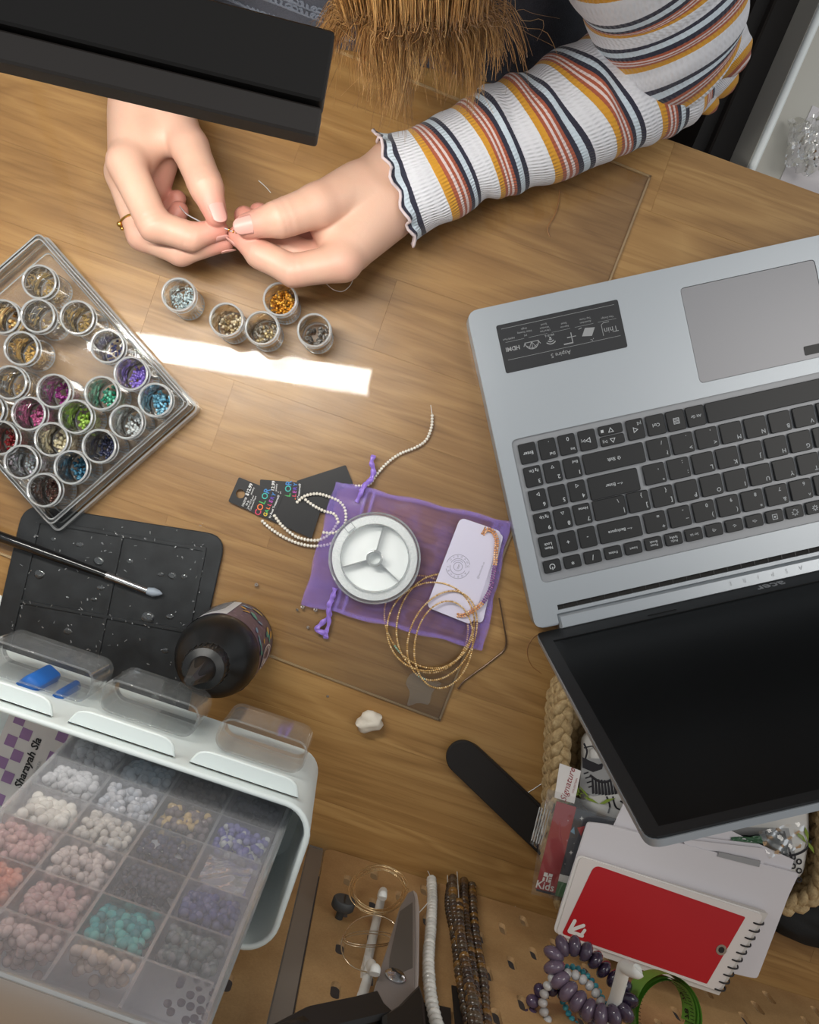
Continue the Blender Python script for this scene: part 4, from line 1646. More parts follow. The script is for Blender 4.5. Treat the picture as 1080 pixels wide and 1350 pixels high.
br = empty('seed_bracelet', C[0], 'rose gold and purple seed bead bracelet looped around the white card', 'bracelet')
GC = [srgb(224, 164, 120), srgb(236, 190, 150), srgb(206, 146, 98)]
PC = [srgb(136, 92, 150), srgb(120, 82, 140), srgb(160, 110, 160)]
rbm = random.Random(8)
for s_ in (-0.0009, 0.0009):
    m_ = MB()
    pts = even(C, 0.0018)
    for i, p in enumerate(pts):
        f = i / len(pts)
        d = (pts[min(i + 1, len(pts) - 1)] - pts[max(i - 1, 0)]).normalized()
        n_ = Z.cross(d)
        purple = 0.40 < f < 0.74
        m_.col = rbm.choice(PC if purple else GC)
        m_.ball(p + n_ * s_ + Z * (0.0004 if s_ > 0 else 0), 0.00105, 7, 4, d, 0.85)
    b = m_.build('bead_strand', M['tint_gloss'], br, angle=180)
    b['kind'] = 'stuff'
b = MB().tube([at(637, 704, 0.0083), at(638, 698, 0.0086), at(640, 694, 0.0086)], 0.0003, 5).build('loop_wire', M['gold'], br)

# ------------------------------------------------------------------ gold seed bead bracelets, stacked loops
GB = [srgb(226, 190, 132), srgb(240, 212, 162), srgb(204, 164, 104)]
loops = [((562, 820), 52, 64, -30, .0045, 'lowest of the loose gold bead bracelets beside the pouch corner'),
         ((574, 822), 50, 66, 15, .0064, 'gold bead bracelet second from the bottom of the loose stack'),
         ((568, 826), 56, 60, 40, .0083, 'gold bead bracelet in the middle of the loose stack'),
         ((583, 838), 42, 62, 25, .0102, 'gold bead bracelet near the top of the loose stack'),
         ((585, 850), 38, 58, 10, .0121, 'topmost gold bead bracelet, sticking out lowest over the acrylic corner')]
for k, (c_, a_, b_, rot, z_, lab_) in enumerate(loops):
    px = [(c_[0] + a_ * math.cos(t_) * math.cos(R(rot)) - b_ * math.sin(t_) * math.sin(R(rot)), c_[1] + a_ * math.cos(t_) * math.sin(R(rot)) + b_ * math.sin(t_) * math.cos(R(rot)))
          for t_ in [2 * PI * i / 14 for i in range(14)]]
    C = spline([at(x, y, z_ + 0.0003 * math.sin(i)) for i, (x, y) in enumerate(px)], 8, True)
    C.append(C[0])
    pts = even(C, 0.0016)
    o = empty('bead_bracelet', pts[0], lab_, 'bracelet', 'loose gold bead bracelets')
    m_ = MB()
    for i, p in enumerate(pts):
        d = (pts[(i + 1) % len(pts)] - pts[i - 1])
        m_.col = rbm.choice(GB)
        if k == 3 and 28 < i < 33 or k == 0 and 60 < i < 66:
            m_.col = rbm.choice([srgb(150, 206, 180), srgb(190, 220, 210)])
        m_.ball(p, 0.00088, 6, 4, d, 0.9)
    b = m_.build('bead_ring', M['tint_metal'], o, angle=180)
    b['kind'] = 'stuff'
    MB().tube(pts[:-1], 0.0003, 4, closed=True).build('wire', M['gold'], o)
# dark bent wire by the acrylic corner
m_ = MB().tube(spline([at(658, 788, 0.0028), at(664, 822, 0.0028), at(667, 852, 0.0012), at(652, 868, 0.0012), at(628, 886, 0.0012), at(612, 898, 0.0012), at(604, 908, 0.0012)], 6), 0.0007, 6)
tag(m_.build('craft_wire', plain('brown_wire', (92, 70, 52), 0.35, 0.4), origin=at(667, 852, 0.0005)), 'thin dark brown bent wire beside the gold bracelets', 'wire')

# ------------------------------------------------------------------ white clay lump
cp = at(488, 951, 0.006)
m_ = MB()
rc = random.Random(4)
V3, F3 = ICO[3]
vs = []
cd = (at(505, 948, 0) - at(472, 955, 0)).normalized()
cn = Z.cross(cd)
for (x, y, z) in V3:
    f = 1 + 0.10 * math.sin(5 * x + 2 * y) + 0.08 * math.sin(7 * y + 3 * z) - 0.10 * math.exp(-((y + 0.25 * x - 0.1) * 7) ** 2) - 0.07 * math.exp(-((x - 0.3 + 0.5 * y) * 8) ** 2)
    sx_ = (abs(x) ** 0.8) * (1 if x > 0 else -1)
    p = cd * (sx_ * 0.0104 * f) + cn * (y * 0.0080 * f) + Z * (max(z, -0.75) * 0.0072 * f)
    vs.append(Vector((cp.x, cp.y, 0.0056)) + p)
zmin = min(p.z for p in vs)
vs = [p - Z * zmin for p in vs]
m_.add(vs, F3)
tag(m_.build('clay_lump', plain('white_clay', (222, 214, 200), 0.7, 0, 0.4, 350), origin=(cp.x, cp.y, 0), angle=60), 'small lump of off-white polymer clay on the bare oak', 'clay')

# ------------------------------------------------------------------ black sanding bar with rounded end
nz = 0.004
nf = empty('nail_buffer', at(607, 995, 0), 'thick black sanding bar with a rounded end pointing away from the basket', 'file')


def bar(px0, px1, w, z, th, mat_, nm):
    A, B = at(*px0, z), at(*px1, z)
    d = (B - A).normalized()
    n_ = Z.cross(d)
    pts = [B + n_ * (-w / 2), B + n_ * (w / 2)]
    pts = [B - n_ * (w / 2), B + n_ * (w / 2)] + [A + n_ * (w / 2 * math.cos(a)) - d * (w / 2 * math.sin(a)) for a in np.linspace(0, PI, 16)]
    return MB().prism(ccw(pts), th, bevel=0.0006).build(nm, mat_, nf)


bar((616, 1000), (756, 1130), 0.0265, 0.0005, 0.0045, plain('buffer_core', (40, 39, 40), 0.45), 'core')
bar((610, 997), (753, 1135), 0.0262, 0.0052, 0.0040, plain('buffer_grit', (27, 24, 23), 0.75, 0, 0.4, 2500), 'abrasive_face')

# ------------------------------------------------------------------ loose bits on the table: threads and tiny beads
M['hair_thread'] = plain('brown_thread', (150, 104, 60), 0.5)


def bit(px, r, mat_, lab_, z=0.0004, nm='loose_thread', cat='thread'):
    m_ = MB().tube(spline([at(x, y, z) for x, y in px], 5), r, 5)
    return tag(m_.build(nm, mat_, origin=at(*px[0], z)), lab_, cat)


bit([(738, 250), (736, 268), (731, 284), (722, 300), (725, 312)], 0.00045, M['hair_thread'], 'curled brown thread on the table below the striped sleeve', 0.0026)
bit([(341, 238), (350, 246), (357, 254)], 0.0003, M['white'], 'short white thread on the table between the two hands', 0.0024)
bit([(717, 833), (704, 840), (695, 856), (700, 876), (714, 888)], 0.0003, M['hair_thread'], 'fine brown thread arc beside the laptop hinge')
bit([(694, 1046), (704, 1040), (716, 1032)], 0.0003, M['white'], 'pale thread end on the table beside the sanding bar')
bit([(652, 1216), (668, 1204), (680, 1195)], 0.0003, M['white'], 'pale thread end on the table before the pegboard', 0.0006)
rb2 = random.Random(2)
for k, (x, y, r_, l_) in enumerate(((399, 800, .0016, 'tiny grey bead left of the pouch drawstring, upper'), (392, 804, .0012, 'tiny grey bead farthest left of the pouch corner'), (416, 804, .0016, 'tiny silver bead right beside the pouch drawstring'),
                                    (406, 827, .0012, 'tiny grey bead below the other loose beads'), (338, 771, .0014, 'tiny grey bead alone near the bottle label'), (432, 918, .0010, 'tiny dark bead along the acrylic sheet edge'))):
    zb = 0.0021 if k < 4 or k == 4 else 0.0
    p = at(x, y, zb + r_)
    m_ = MB().torus(p, r_ * 0.65, r_ * 0.45, Vector((rb2.uniform(-1, 1), rb2.uniform(-1, 1), 1.5)), 10, 6)
    tag(m_.build('tiny_bead', plain('grey_bead', (150, 142, 134), 0.3, 0.5) if k == 0 else bpy.data.materials['grey_bead'], origin=(p.x, p.y, zb)), l_, 'bead')
m_ = MB().prism(ccw(round_corners([at(*q_, 0.0) for q_ in ((-14, 786), (3, 784), (5, 792), (-2, 806), (-16, 806))], 0.002, 3)), 0.002, bevel=0.0004)
tag(m_.build('plastic_tag', M['white'], origin=at(-5, 795, 0)), 'small white plastic piece at the photo edge left of the black mat', 'tag')
# ------------------------------------------------------------------ jute basket beside the laptop lid
t = NT('jute_fibre')
tv = t.coords('Object')
nj = t.noise(tv, 260, 4, 0.7)
nk = t.noise(t.coords('Object', (1, 1, 0.4)), 1400, 3, 0.6)
c_ = t.ramp(nj, [(0.3, srgb(150, 122, 82)), (0.55, srgb(188, 162, 118)), (0.8, srgb(212, 190, 150))])
t.surf(t.bsdf(c_, 0.7, 0, t.bump(nk, 0.7, 0.0012)))
M['jute'] = t.mat
BZ = 0.052
bk = [at(744, 896, BZ), at(1100, 850, BZ), at(1085, 1192, BZ), at(731, 1204, BZ)]
for p in bk:
    p.z = 0.0
loop_base = round_corners(ccw(bk), 0.030, 8)
basket = empty('jute_basket', (bk[0] + bk[2]) / 2, 'low braided jute basket of papers behind the laptop lid', 'basket')


def closed_even(P, step):
    pts = even(P + [P[0]], step)
    return pts[:-1]


def braid_rows(loop, z, A, B, r, wl, ph=0.0, upright=True, part='braid_strand'):
    pts = closed_even(loop, 0.0022)
    L = len(pts) * 0.0022
    nwl = max(3, round(L / wl))
    for s_ in range(3):
        path = []
        rad = []
        for i, p in enumerate(pts):
            th = 2 * PI * nwl * i / len(pts) + 2 * PI * s_ / 3 + ph
            d = (pts[(i + 1) % len(pts)] - pts[i - 1]).normalized()
            n_ = Z.cross(d)
            if upright:
                path.append(p + Z * (z + A * math.sin(th)) + n_ * (B * math.sin(2 * th)))
            else:
                path.append(p + n_ * (A * math.sin(th)) + Z * (z + B * math.sin(2 * th)))
            rad.append(r * (1 + 0.12 * math.sin(3 * th)))
        MB().tube(path, rad, 7, closed=True).build(part, M['jute'], basket, angle=180)


braid_rows(loop_base, BZ, 0.0042, 0.0022, 0.0037, 0.030, 0.0, False)
for k, (z, o_) in enumerate(((0.0385, 0.0005), (0.025, 0.0)  , (0.0115, -0.001))):
    braid_rows(offset_poly(loop_base, o_), z, 0.0048, 0.0022, 0.0040, 0.030, 1.1 * (k + 1), True)
floor_loop = offset_poly(loop_base, -0.008)
MB().prism([p + Z * 0.0035 for p in floor_loop], 0.006).build('woven_base', M['jute'], basket)
for k in range(2):
    braid_rows(round_corners(offset_poly(loop_base, -0.011 - 0.013 * k), 0.01, 2), 0.024 - 0.006 * k, 0.0046, 0.0024, 0.0042, 0.026, 0.7 * k, False, 'base_strand')

# ---- printed fabric pouch
M['print_white'] = plain('fabric_white', (206, 204, 200), 0.75, 0, 0.1, 900)
M['print_ink'] = plain('fabric_black_print', (30, 28, 34), 0.75)
M['print_grey'] = plain('fabric_grey_print', (150, 150, 150), 0.75)
M['print_green'] = plain('fabric_green_print', (128, 150, 52), 0.75)
FZ = 0.052
fp_px = [(766, 968), (830, 940), (1010, 935), (1056, 1000), (1058, 1100), (1050, 1146), (1030, 1158), (930, 1140), (800, 1082), (762, 1054), (766, 1006)]
fpo = empty('printed_pouch', at(900, 1050, 0.036), 'white fabric pouch printed with black figures and green leaves in the basket', 'pouch')
P = ccw(round_corners([at(x, y, 0.036) for x, y in fp_px], 0.006, 3))
MB().prism(P, FZ - 0.036, bevel=0.006).build('pouch_body', M['print_white'], fpo, angle=60)
mk = MB()


def blob(px, z=FZ + 0.0003, mb=None):
    (mb or mk).poly(ccw([at(x, y, z) for x, y in px]))


def stroke(px, w, mb=None, z=FZ + 0.0005):
    (mb or mk).tube(spline([at(x, y, z) for x, y in px], 5), w, 4, flat=0.3)


gr = MB()
blob([(768, 1000), (800, 1000), (812, 1030), (806, 1046), (782, 1050), (764, 1040)], FZ + 0.0002, gr)
blob([(960, 1090), (1040, 1092), (1052, 1140), (1000, 1150), (965, 1120)], FZ + 0.0002, gr)
gr.build('grey_print', M['print_grey'], fpo, smooth=False)['kind'] = 'stuff'
# curled dark hair, pleated skirt, striped legs of the printed figure
blob([(768, 998), (776, 1002), (790, 1008), (796, 1006), (794, 1014), (782, 1018), (768, 1012)])
stroke([(770, 980), (774, 990), (772, 1000)], 0.0007)
stroke([(780, 972), (784, 986), (794, 998), (796, 1006), (790, 1009)], 0.0007)
stroke([(770, 986), (782, 984), (792, 990)], 0.0005)
for k in range(8):
    x = 780 + k * 4.0
    blob([(x, 1026 + 0.6 * k), (x + 2.4, 1026 + 0.6 * k), (x + 4.4 + 0.3 * k, 1048 - 0.5 * abs(k - 4)), (x + 0.6 + 0.3 * k, 1049 - 0.5 * abs(k - 4))])
stroke([(778, 1022), (790, 1030), (802, 1030), (812, 1022)], 0.0009)
for k in range(4):
    stroke([(770 + k * 2, 1020 + k * 6), (776 + k * 2, 1018 + k * 6)], 0.0005)
stroke([(800, 1050), (804, 1062), (802, 1072)], 0.0006)
stroke([(808, 1050), (812, 1064), (822, 1068), (828, 1062), (818, 1056)], 0.0006)
stroke([(816, 1046), (828, 1050), (834, 1058)], 0.0006)
for k in range(5):
    stroke([(1010 + k * 6, 1096), (1012 + k * 7, 1118), (1022 + k * 6, 1136)], 0.0006)
blob([(1012, 1104), (1024, 1092), (1034, 1102), (1038, 1118), (1026, 1112)])
stroke([(1020, 1120), (1040, 1128), (1060, 1122), (1070, 1108)], 0.0008)
for k in range(6):
    stroke([(1046 + 3 * math.cos(a) + (k % 2) * 8, 1130 + k * 6 + 3 * math.sin(a)) for a in [i * PI / 4 for i in range(9)]], 0.0005)
mk.build('black_print', M['print_ink'], fpo, smooth=False)['kind'] = 'stuff'
gn = MB()
for (x0, y0, x1, y1, w) in ((757, 1030, 766, 1052, 5), (752, 1048, 770, 1046, 4), (770, 1050, 790, 1060, 4), (790, 1060, 812, 1052, 5), (764, 1036, 778, 1054, 3), (1050, 1096, 1064, 1112, 6), (1062, 1090, 1066, 1110, 5), (1066, 1110, 1074, 1126, 5), (744, 1060, 760, 1054, 4)):
    dx, dy = x1 - x0, y1 - y0
    L = math.hypot(dx, dy)
    nx_, ny_ = -dy / L * w / 2, dx / L * w / 2
    gn.poly(ccw([at(x, y, FZ + 0.0008) for x, y in ((x0, y0), (x0 + dx * .3 + nx_, y0 + dy * .3 + ny_), (x1, y1), (x0 + dx * .5 - nx_, y0 + dy * .5 - ny_))]))
gn.build('leaf_print', M['print_green'], fpo, smooth=False)['kind'] = 'stuff'
lz = FZ + 0.0085
lab_p = [(738, 1006), (766, 1016), (757, 1059), (731, 1051)]
m_ = MB().prism(ccw([at(x, y, lz) for x, y in lab_p]), 0.0006)
fl_ = m_.build('cloth_label', plain('label_cloth', (226, 222, 220), 0.7), fpo)
ud = (at(757, 1018, 0) - at(747, 1052, 0)).normalized()
m_ = MB().mesh(text_vf('Signature', 0.0066, shear=0.4), fr(at(749, 1034, lz + 0.0009), ud, Z.cross(ud)))
m_.mesh(text_vf('COLLECTION', 0.0018), fr(at(758, 1036, lz + 0.0009), ud, Z.cross(ud)))
m_.build('label_lettering', plain('label_red_ink', (150, 50, 56), 0.6), fl_, smooth=False)

# ---- children's craft pack in a clear sleeve
KZ = 0.0605
M['pack_red'] = plain('pack_red', (150, 38, 44), 0.4)
M['pack_night'] = plain('pack_night_blue', (38, 46, 58), 0.4)
M['pack_green'] = plain('pack_green', (62, 112, 66), 0.4)
M['pack_white'] = plain('pack_white_print', (216, 216, 214), 0.5)
kp = empty('craft_pack', at(730, 1120, 0.052), 'flat red and dark blue kids craft pack in a clear sleeve in the basket', 'pack')
m_ = MB().prism(ccw([at(x, y, KZ - 0.004) for x, y in ((734, 1056), (842, 1088), (815, 1200), (706, 1171))]), 0.004)
m_.build('pack_card', M['pack_night'], kp, smooth=False)


def kflat(px, mat_, nm, dz):
    return MB().prism(ccw([at(x, y, KZ) for x, y in px]), dz).build(nm, mat_, kp, smooth=False)


kflat([(734, 1056), (760, 1064), (732, 1177), (706, 1171)], M['pack_red'], 'red_band', 0.0003)
kflat([(737, 1157), (800, 1172), (792, 1196), (732, 1180)], M['pack_green'], 'green_field', 0.0003)
kflat([(738, 1152), (768, 1160), (766, 1169), (736, 1161)], M['pack_white'], 'white_stripe', 0.0006)
kflat([(761, 1091), (771, 1089), (766, 1102)], plain('pack_bright_red', (190, 40, 44), 0.4), 'red_triangle', 0.0004)
kflat([(752, 1096), (757, 1090), (758, 1100)], plain('pack_pale_blue', (110, 160, 190), 0.4), 'blue_triangle', 0.0004)
st = MB()
rk = random.Random(6)
for (x, y, s_) in ((767, 1079, 3.2), (753, 1124, 3.2), (781, 1098, 2.2), (748, 1108, 1.2), (757, 1112, 1.0), (772, 1092, 1.2), (745, 1139, 1.0), (760, 1136, 1.4), (778, 1084, 1.0), (749, 1082, 1.0), (756, 1150, 1.0), (788, 1090, 1.4), (796, 1092, 1.0)):
    st.poly(ccw([at(x + (s_ if k % 2 == 0 else s_ * 0.35) * math.cos(k * PI / 4), y + (s_ if k % 2 == 0 else s_ * 0.35) * math.sin(k * PI / 4), KZ + 0.0004) for k in range(8)]))
st.build('white_stars', M['pack_white'], kp, smooth=False)
kd = (at(733, 1172, 0) - at(709, 1166, 0)).normalized()
m_ = MB().mesh(text_vf('Kids', 0.0078, bold=0.015), fr(at(719, 1168.5, KZ + 0.0005), kd, Z.cross(kd)))
ec = at(722, 1157, KZ + 0.0005)
kn = Z.cross(kd)
for (a, b, c, d) in ((-3.2, 0.4, -0.4, 3.2), (0.4, 1.0, 3.2, 3.2), (-3.2, -3.2, -1.6, -0.4), (-0.6, -3.2, 0.6, 1.4), (1.2, -3.2, 3.2, -1.0), (1.2, -0.6, 3.2, 0.4)):
    m_.poly([ec + kd * (a / 1000) + kn * (b / 1000), ec + kd * (c / 1000) + kn * (b / 1000), ec + kd * (c / 1000) + kn * (d / 1000), ec + kd * (a / 1000) + kn * (d / 1000)])
m_.build('logo_lettering', M['pack_white'], kp, smooth=False)
M['sleeve'] = clear('cellophane', (0.96, 0.96, 0.95), 1.5, 0.08, 0.06, (0.8, 0.78, 0.75), base=0.03)


def crinkle(px4, z, amp, nm, parent, mat_, seed=1, n=14):
    r_ = random.Random(seed)
    ph = [r_.uniform(0, 6) for _ in range(4)]
    A, B, C_, D = [at(x, y, z) for x, y in px4]

    def fn(i, j):
        p = (A * (1 - i) + B * i) * (1 - j) + (D * (1 - i) + C_ * i) * j
        return p + Z * (amp * (math.sin(9 * i + ph[0] + 3 * j) * math.sin(7 * j + ph[1]) + 0.5 * math.sin(21 * i - 13 * j + ph[2])))
    return MB().grid(fn, n, n).build(nm, mat_, parent, angle=70)


crinkle([(722, 1040), (850, 1078), (812, 1206), (700, 1178)], KZ + 0.0022, 0.0008, 'clear_sleeve', kp, M['sleeve'], 3)
crinkle([(716, 1054), (734, 1058), (714, 1122), (699, 1112)], KZ - 0.004, 0.0014, 'sleeve_flap', kp, M['sleeve'], 5)
fm = MB()
for k in range(5):
    A, B = at(712 + 3.4 * k, 1064 + k, KZ - 0.002), at(701 + 3.0 * k, 1108 + 1.4 * k, KZ - 0.002)
    fm.tube([A, B], 0.00045, 4)
fm.build('sleeve_fold', M['tray_edge'], kp)

# ---- white papers and envelopes
M['paper'] = plain('white_paper', (214, 210, 214), 0.7, 0, 0.04, 500)
M['paper_w'] = plain('envelope_window', (150, 150, 152), 0.35)


def sheet_thing(nm, px, z, th, lab_, cat, bend=0.0, r=0.001):
    P = ccw(round_corners([at(x, y, z) for x, y in px], r, 2))
    return tag(MB().prism(P, th, bevel=min(0.0003, th * 0.3)).build(nm, M['paper'], origin=at(*px[0], z)), lab_, cat)


sheet_thing('paper_sheet', [(822, 1058), (930, 1078), (1010, 1118), (985, 1200), (840, 1150), (808, 1090)], 0.0625, 0.0012, 'white paper sheet sticking out under the laptop lid corner', 'paper')
env = empty('window_envelope', at(1010, 1118, 0.064), 'white envelope with a grey window showing right of the laptop lid corner', 'envelope')
MB().prism(ccw([at(x, y, 0.0645) for x, y in ((880, 1098), (1000, 1112), (1046, 1133), (1040, 1152), (980, 1165), (860, 1130))]), 0.0012).build('envelope_body', M['paper'], env)
MB().prism(ccw([at(x, y, 0.0692) for x, y in ((948, 1123), (1003, 1135), (1001, 1143), (946, 1129))]), 0.0003).build('envelope_window', M['paper_w'], env)
MB().prism(ccw([at(x, y, 0.0672) for x, y in ((900, 1106), (1006, 1118), (1010, 1126), (1004, 1146), (1002, 1134), (948, 1122), (905, 1118))]), 0.0005).build('envelope_flap', M['paper'], env)
be = sheet_thing('large_envelope', [(774, 1083), (800, 1086), (1052, 1150), (1038, 1180), (997, 1288), (984, 1286), (730, 1225), (738, 1196)], 0.0665, 0.0022, 'large white envelope lying under the red notebook', 'envelope', r=0.002)
sp_ = empty('snack_packet', at(960, 1105, 0.060), 'dark green and black packet showing behind the window envelope', 'packet')
crinkle([(966, 1102), (1034, 1098), (1040, 1128), (968, 1122)], 0.0615, 0.0012, 'packet_body', sp_, plain('packet_black', (34, 40, 40), 0.3), 8)
crinkle([(964, 1104), (1004, 1102), (1008, 1112), (966, 1112)], 0.0645, 0.0008, 'green_print', sp_, plain('packet_green', (52, 92, 62), 0.35), 9)
cw = empty('clear_wrapper', at(1020, 1105, 0.064), 'crumpled clear wrapper at the basket edge right of the laptop lid', 'wrapper')
crinkle([(1000, 1096), (1062, 1082), (1056, 1118), (1014, 1132)], 0.0665, 0.0009, 'film', cw, M['sleeve'], 11)

# ---- red spiral notebook
NZ = 0.0705
nb = empty('spiral_notebook', at(735, 1230, NZ), 'red spiral notebook with a white border lying on the large envelope', 'notebook')


def nbp(x, y, z=0.0):
    # tilts up a little along its upper edge
    return at(x, y, NZ + z)


cov = [(762, 1127), (772, 1125), (1006, 1203), (1004, 1212), (946, 1306), (938, 1306), (734, 1233), (730, 1224)]
MB().prism(ccw([nbp(x, y) for x, y in [(770, 1130), (1008, 1200), (944, 1306), (738, 1238)]]), 0.0055).build('page_block', plain('page_block_white', (206, 200, 194), 0.8), nb)
MB().prism(ccw(round_corners([nbp(x - 3, y - 3, 0.0056) for x, y in [(765, 1129), (1008, 1206), (948, 1306), (732, 1231)]], 0.004, 4)), 0.0006).build('back_sheet', plain('inner_sheet', (226, 222, 218), 0.7), nb)
MB().prism(ccw(round_corners([nbp(x, y, 0.0063) for x, y in [(765, 1129), (1007, 1206), (947, 1306), (733, 1231)]], 0.004, 4)), 0.0007).build('cover', plain('cover_white', (222, 214, 210), 0.5), nb)
red = MB().prism(ccw(round_corners([nbp(x, y, 0.0071) for x, y in [(784, 1140), (983, 1209), (932, 1297), (741, 1231)]], [0.005, 0.001, 0.001, 0.002], 4)), 0.0002).build('red_panel', plain('cover_red', (184, 18, 30), 0.45), nb)
# white logo at its corner: rounded badge with an arrow-like mark
bd = (at(932, 1297, 0) - at(741, 1231, 0)).normalized()
bn_ = Z.cross(bd)
bc = nbp(761, 1224, 0.0074)
lg = MB()


def lgp(pts, mb=lg):
    mb.poly([bc + bd * (x / 1000) + bn_ * (y / 1000) for x, y in pts])


for (x0, y0, x1, y1, w) in ((-4.6, -3.4, -3.4, 4.4, 2.6), (-4.0, -2.6, 3.4, 3.4, 2.6), (-4.4, -3.6, 5.0, -3.6, 2.6), (4.2, -3.2, 5.4, 0.6, 2.2)):
    A, B = bc + bd * (x0 / 1000) + bn_ * (y0 / 1000), bc + bd * (x1 / 1000) + bn_ * (y1 / 1000)
    d = (B - A).normalized()
    lg.poly(rrect((A + B) / 2 + Z * (x1 * 0.00002 + y1 * 0.00001 + 0.0002), d, Z.cross(d), (B - A).length + w / 1000, w / 1000, w / 2001, 5))
lg.build('cover_logo', plain('logo_white', (232, 226, 222), 0.5), red, smooth=False)
hb_ = MB().lathe([(0.0038, 0.0), (0.0038, 0.0004), (0.0022, 0.0004), (0.0022, 0.0)], nbp(951, 1252, 0.0072), 18, close=False)
hb_.build('hole_ring', M['steel'], nb)
MB().lathe([(0.0, 0.0002), (0.0024, 0.0002)], nbp(951, 1252, 0.0072), 16, close=False).build('hole', M['black'], nb)
for k in range(10):
    f = (k + 0.4) / 10
    p = nbp(1004 + (948 - 1004) * f, 1209 + (1305 - 1209) * f, 0.002)
    ax = (at(948, 1305, 0) - at(1004, 1209, 0)).normalized()
    out_d = bd
    pts = [p - out_d * 0.0028 + out_d * (0.0048 * math.cos(a)) + Z * (0.0052 * math.sin(a) + 0.001) + ax * (0.0022 * a / PI) for a in np.linspace(-0.6 * PI, 0.95 * PI, 16)]
    MB().tube(pts, 0.0006, 6).build('spiral_ring', M['ink'], nb, angle=180)

# ---- black fabric bundle on the table behind the basket corner
m_ = MB()
rq = random.Random(3)
c = at(1062, 1212, 0.02)
V3, F3 = ICO[3]
vs = []
for (x, y, z) in V3:
    f = 1 + 0.10 * math.sin(6 * x + 3 * y) + 0.08 * math.sin(8 * y + 5 * z) + 0.05 * math.sin(13 * x - 7 * z)
    p = TU * (x * 0.056 * f + 0.012) + TV * (y * 0.017 * f) + Z * (max(-0.8, z) * 0.020 * f)
    vs.append(Vector((c.x, c.y, 0.0165)) + p)
zmin = min(p.z for p in vs)
m_.add([p - Z * zmin for p in vs], F3)
tag(m_.build('black_cloth', plain('black_cloth', (20, 20, 21), 0.8, 0, 0.3, 700), origin=(c.x, c.y, 0), angle=180), 'crumpled black cloth on the table behind the basket corner', 'cloth')
# ------------------------------------------------------------------ wooden pegboard standing at the table's back edge
BU, BV = frame(18.0)
VB = at(435, 1118).dot(BV)                   # front face of the boards


def atv(px, py, v=None):
    """The point of the upright plane v (board frame) behind a pixel of the photograph."""
    v = VB if v is None else v
    d = CM @ Vector(((px - 540.0) / F, -(py - 675.0) / F, -1.0))
    t_ = v / d.dot(BV)
    return Vector((0, 0, CAM_H)) + d * t_


def bd_p(u, v, z):
    return BU * u + BV * v + Z * z


t = NT('board_fibre')
nb1 = t.noise(t.coords('Object'), 35, 5, 0.6)
nb2 = t.noise(t.coords('Object'), 800, 3, 0.6)
cb_ = t.ramp(t.math('ADD', t.math('MULTIPLY', nb1, 0.6), t.math('MULTIPLY', nb2, 0.4)), [(0.3, srgb(170, 132, 86)), (0.7, srgb(200, 162, 114))])
t.surf(t.bsdf(cb_, 0.62, 0, t.bump(nb2, 0.12, 0.0003)))
M['board'] = t.mat
BTH, BH = 0.0032, 0.34
uA = atv(459, 1156).dot(BU)                  # a column of slots
ZE, ZO, ZP = 0.0435, 0.0215, 0.0445


def slot_loops(u0, u1, z0, z1):
    out = []
    k0 = int(math.floor((u0 - uA) / 0.02)) - 1
    for k in range(k0, k0 + 80):
        uc = uA + 0.02 * k
        if uc < u0 + 0.012 or uc > u1 - 0.012:
            continue
        zs = ZE if k % 2 == 0 else ZO
        j = 0
        while zs + ZP * j < z1 - 0.015:
            zc = zs + ZP * j
            if zc > z0 + 0.012:
                out.append([(uc + 0.0030 * math.cos(a), zc + (0.0052 if a <= PI else -0.0052) + 0.0030 * math.sin(a)) for a in [i * PI / 5 for i in range(6)] + [PI + 0.0001 + i * PI / 5 for i in range(6)]])
            j += 1
    return out


def pegboard(u0, u1, z0, z1, label):
    o = empty('pegboard', bd_p((u0 + u1) / 2, VB, z0), label, 'pegboard')
    r = 0.008
    outl = []
    for (cx, cz, a0) in ((u1 - r, z1 - r, 0), (u0 + r, z1 - r, 90), (u0 + r, z0 + r, 180), (u1 - r, z0 + r, 270)):
        for k in range(6):
            a = R(a0 + 18 * k)
            outl.append((cx + r * math.cos(a), cz + r * math.sin(a)))
    # holed_plate extrudes along u x v: BU x Z = -BV
    vs, fs = holed_plate(outl, slot_loops(u0, u1, z0, z1), BU, Z, BV * (VB - BTH / 2), BTH)
    MB().add(vs, fs).build('slotted_panel', M['board'], o, smooth=False)
    return o


uL = atv(431, 1125).dot(BU) - 0.002
board = pegboard(uL, uL + 0.56, 0.0015, BH, 'light brown slotted pegboard standing behind the basket with hooks and beads')
pegboard(uL - 0.55, uL - 0.0135, 0.0015, BH, 'second slotted pegboard behind the white bin')
M['post'] = plain('post_dark_grey', (150, 142, 134), 0.5, 0.3)
post = empty('board_stand', bd_p(uL - 0.0068, VB - 0.006, 0.0), 'dark grey upright post standing in the gap between the two pegboards', 'stand')
MB().box(bd_p(uL - 0.0068, VB - 0.006, BH / 2 + 0.003), BU, BV, Z, 0.0115, 0.010, BH - 0.006).build('upright', M['post'], post, smooth=False)
MB().box(bd_p(uL - 0.0068, VB - 0.012, 0.0007), BU, BV, Z, 0.011, 0.02, 0.0014).build('foot', M['post'], post, smooth=False)

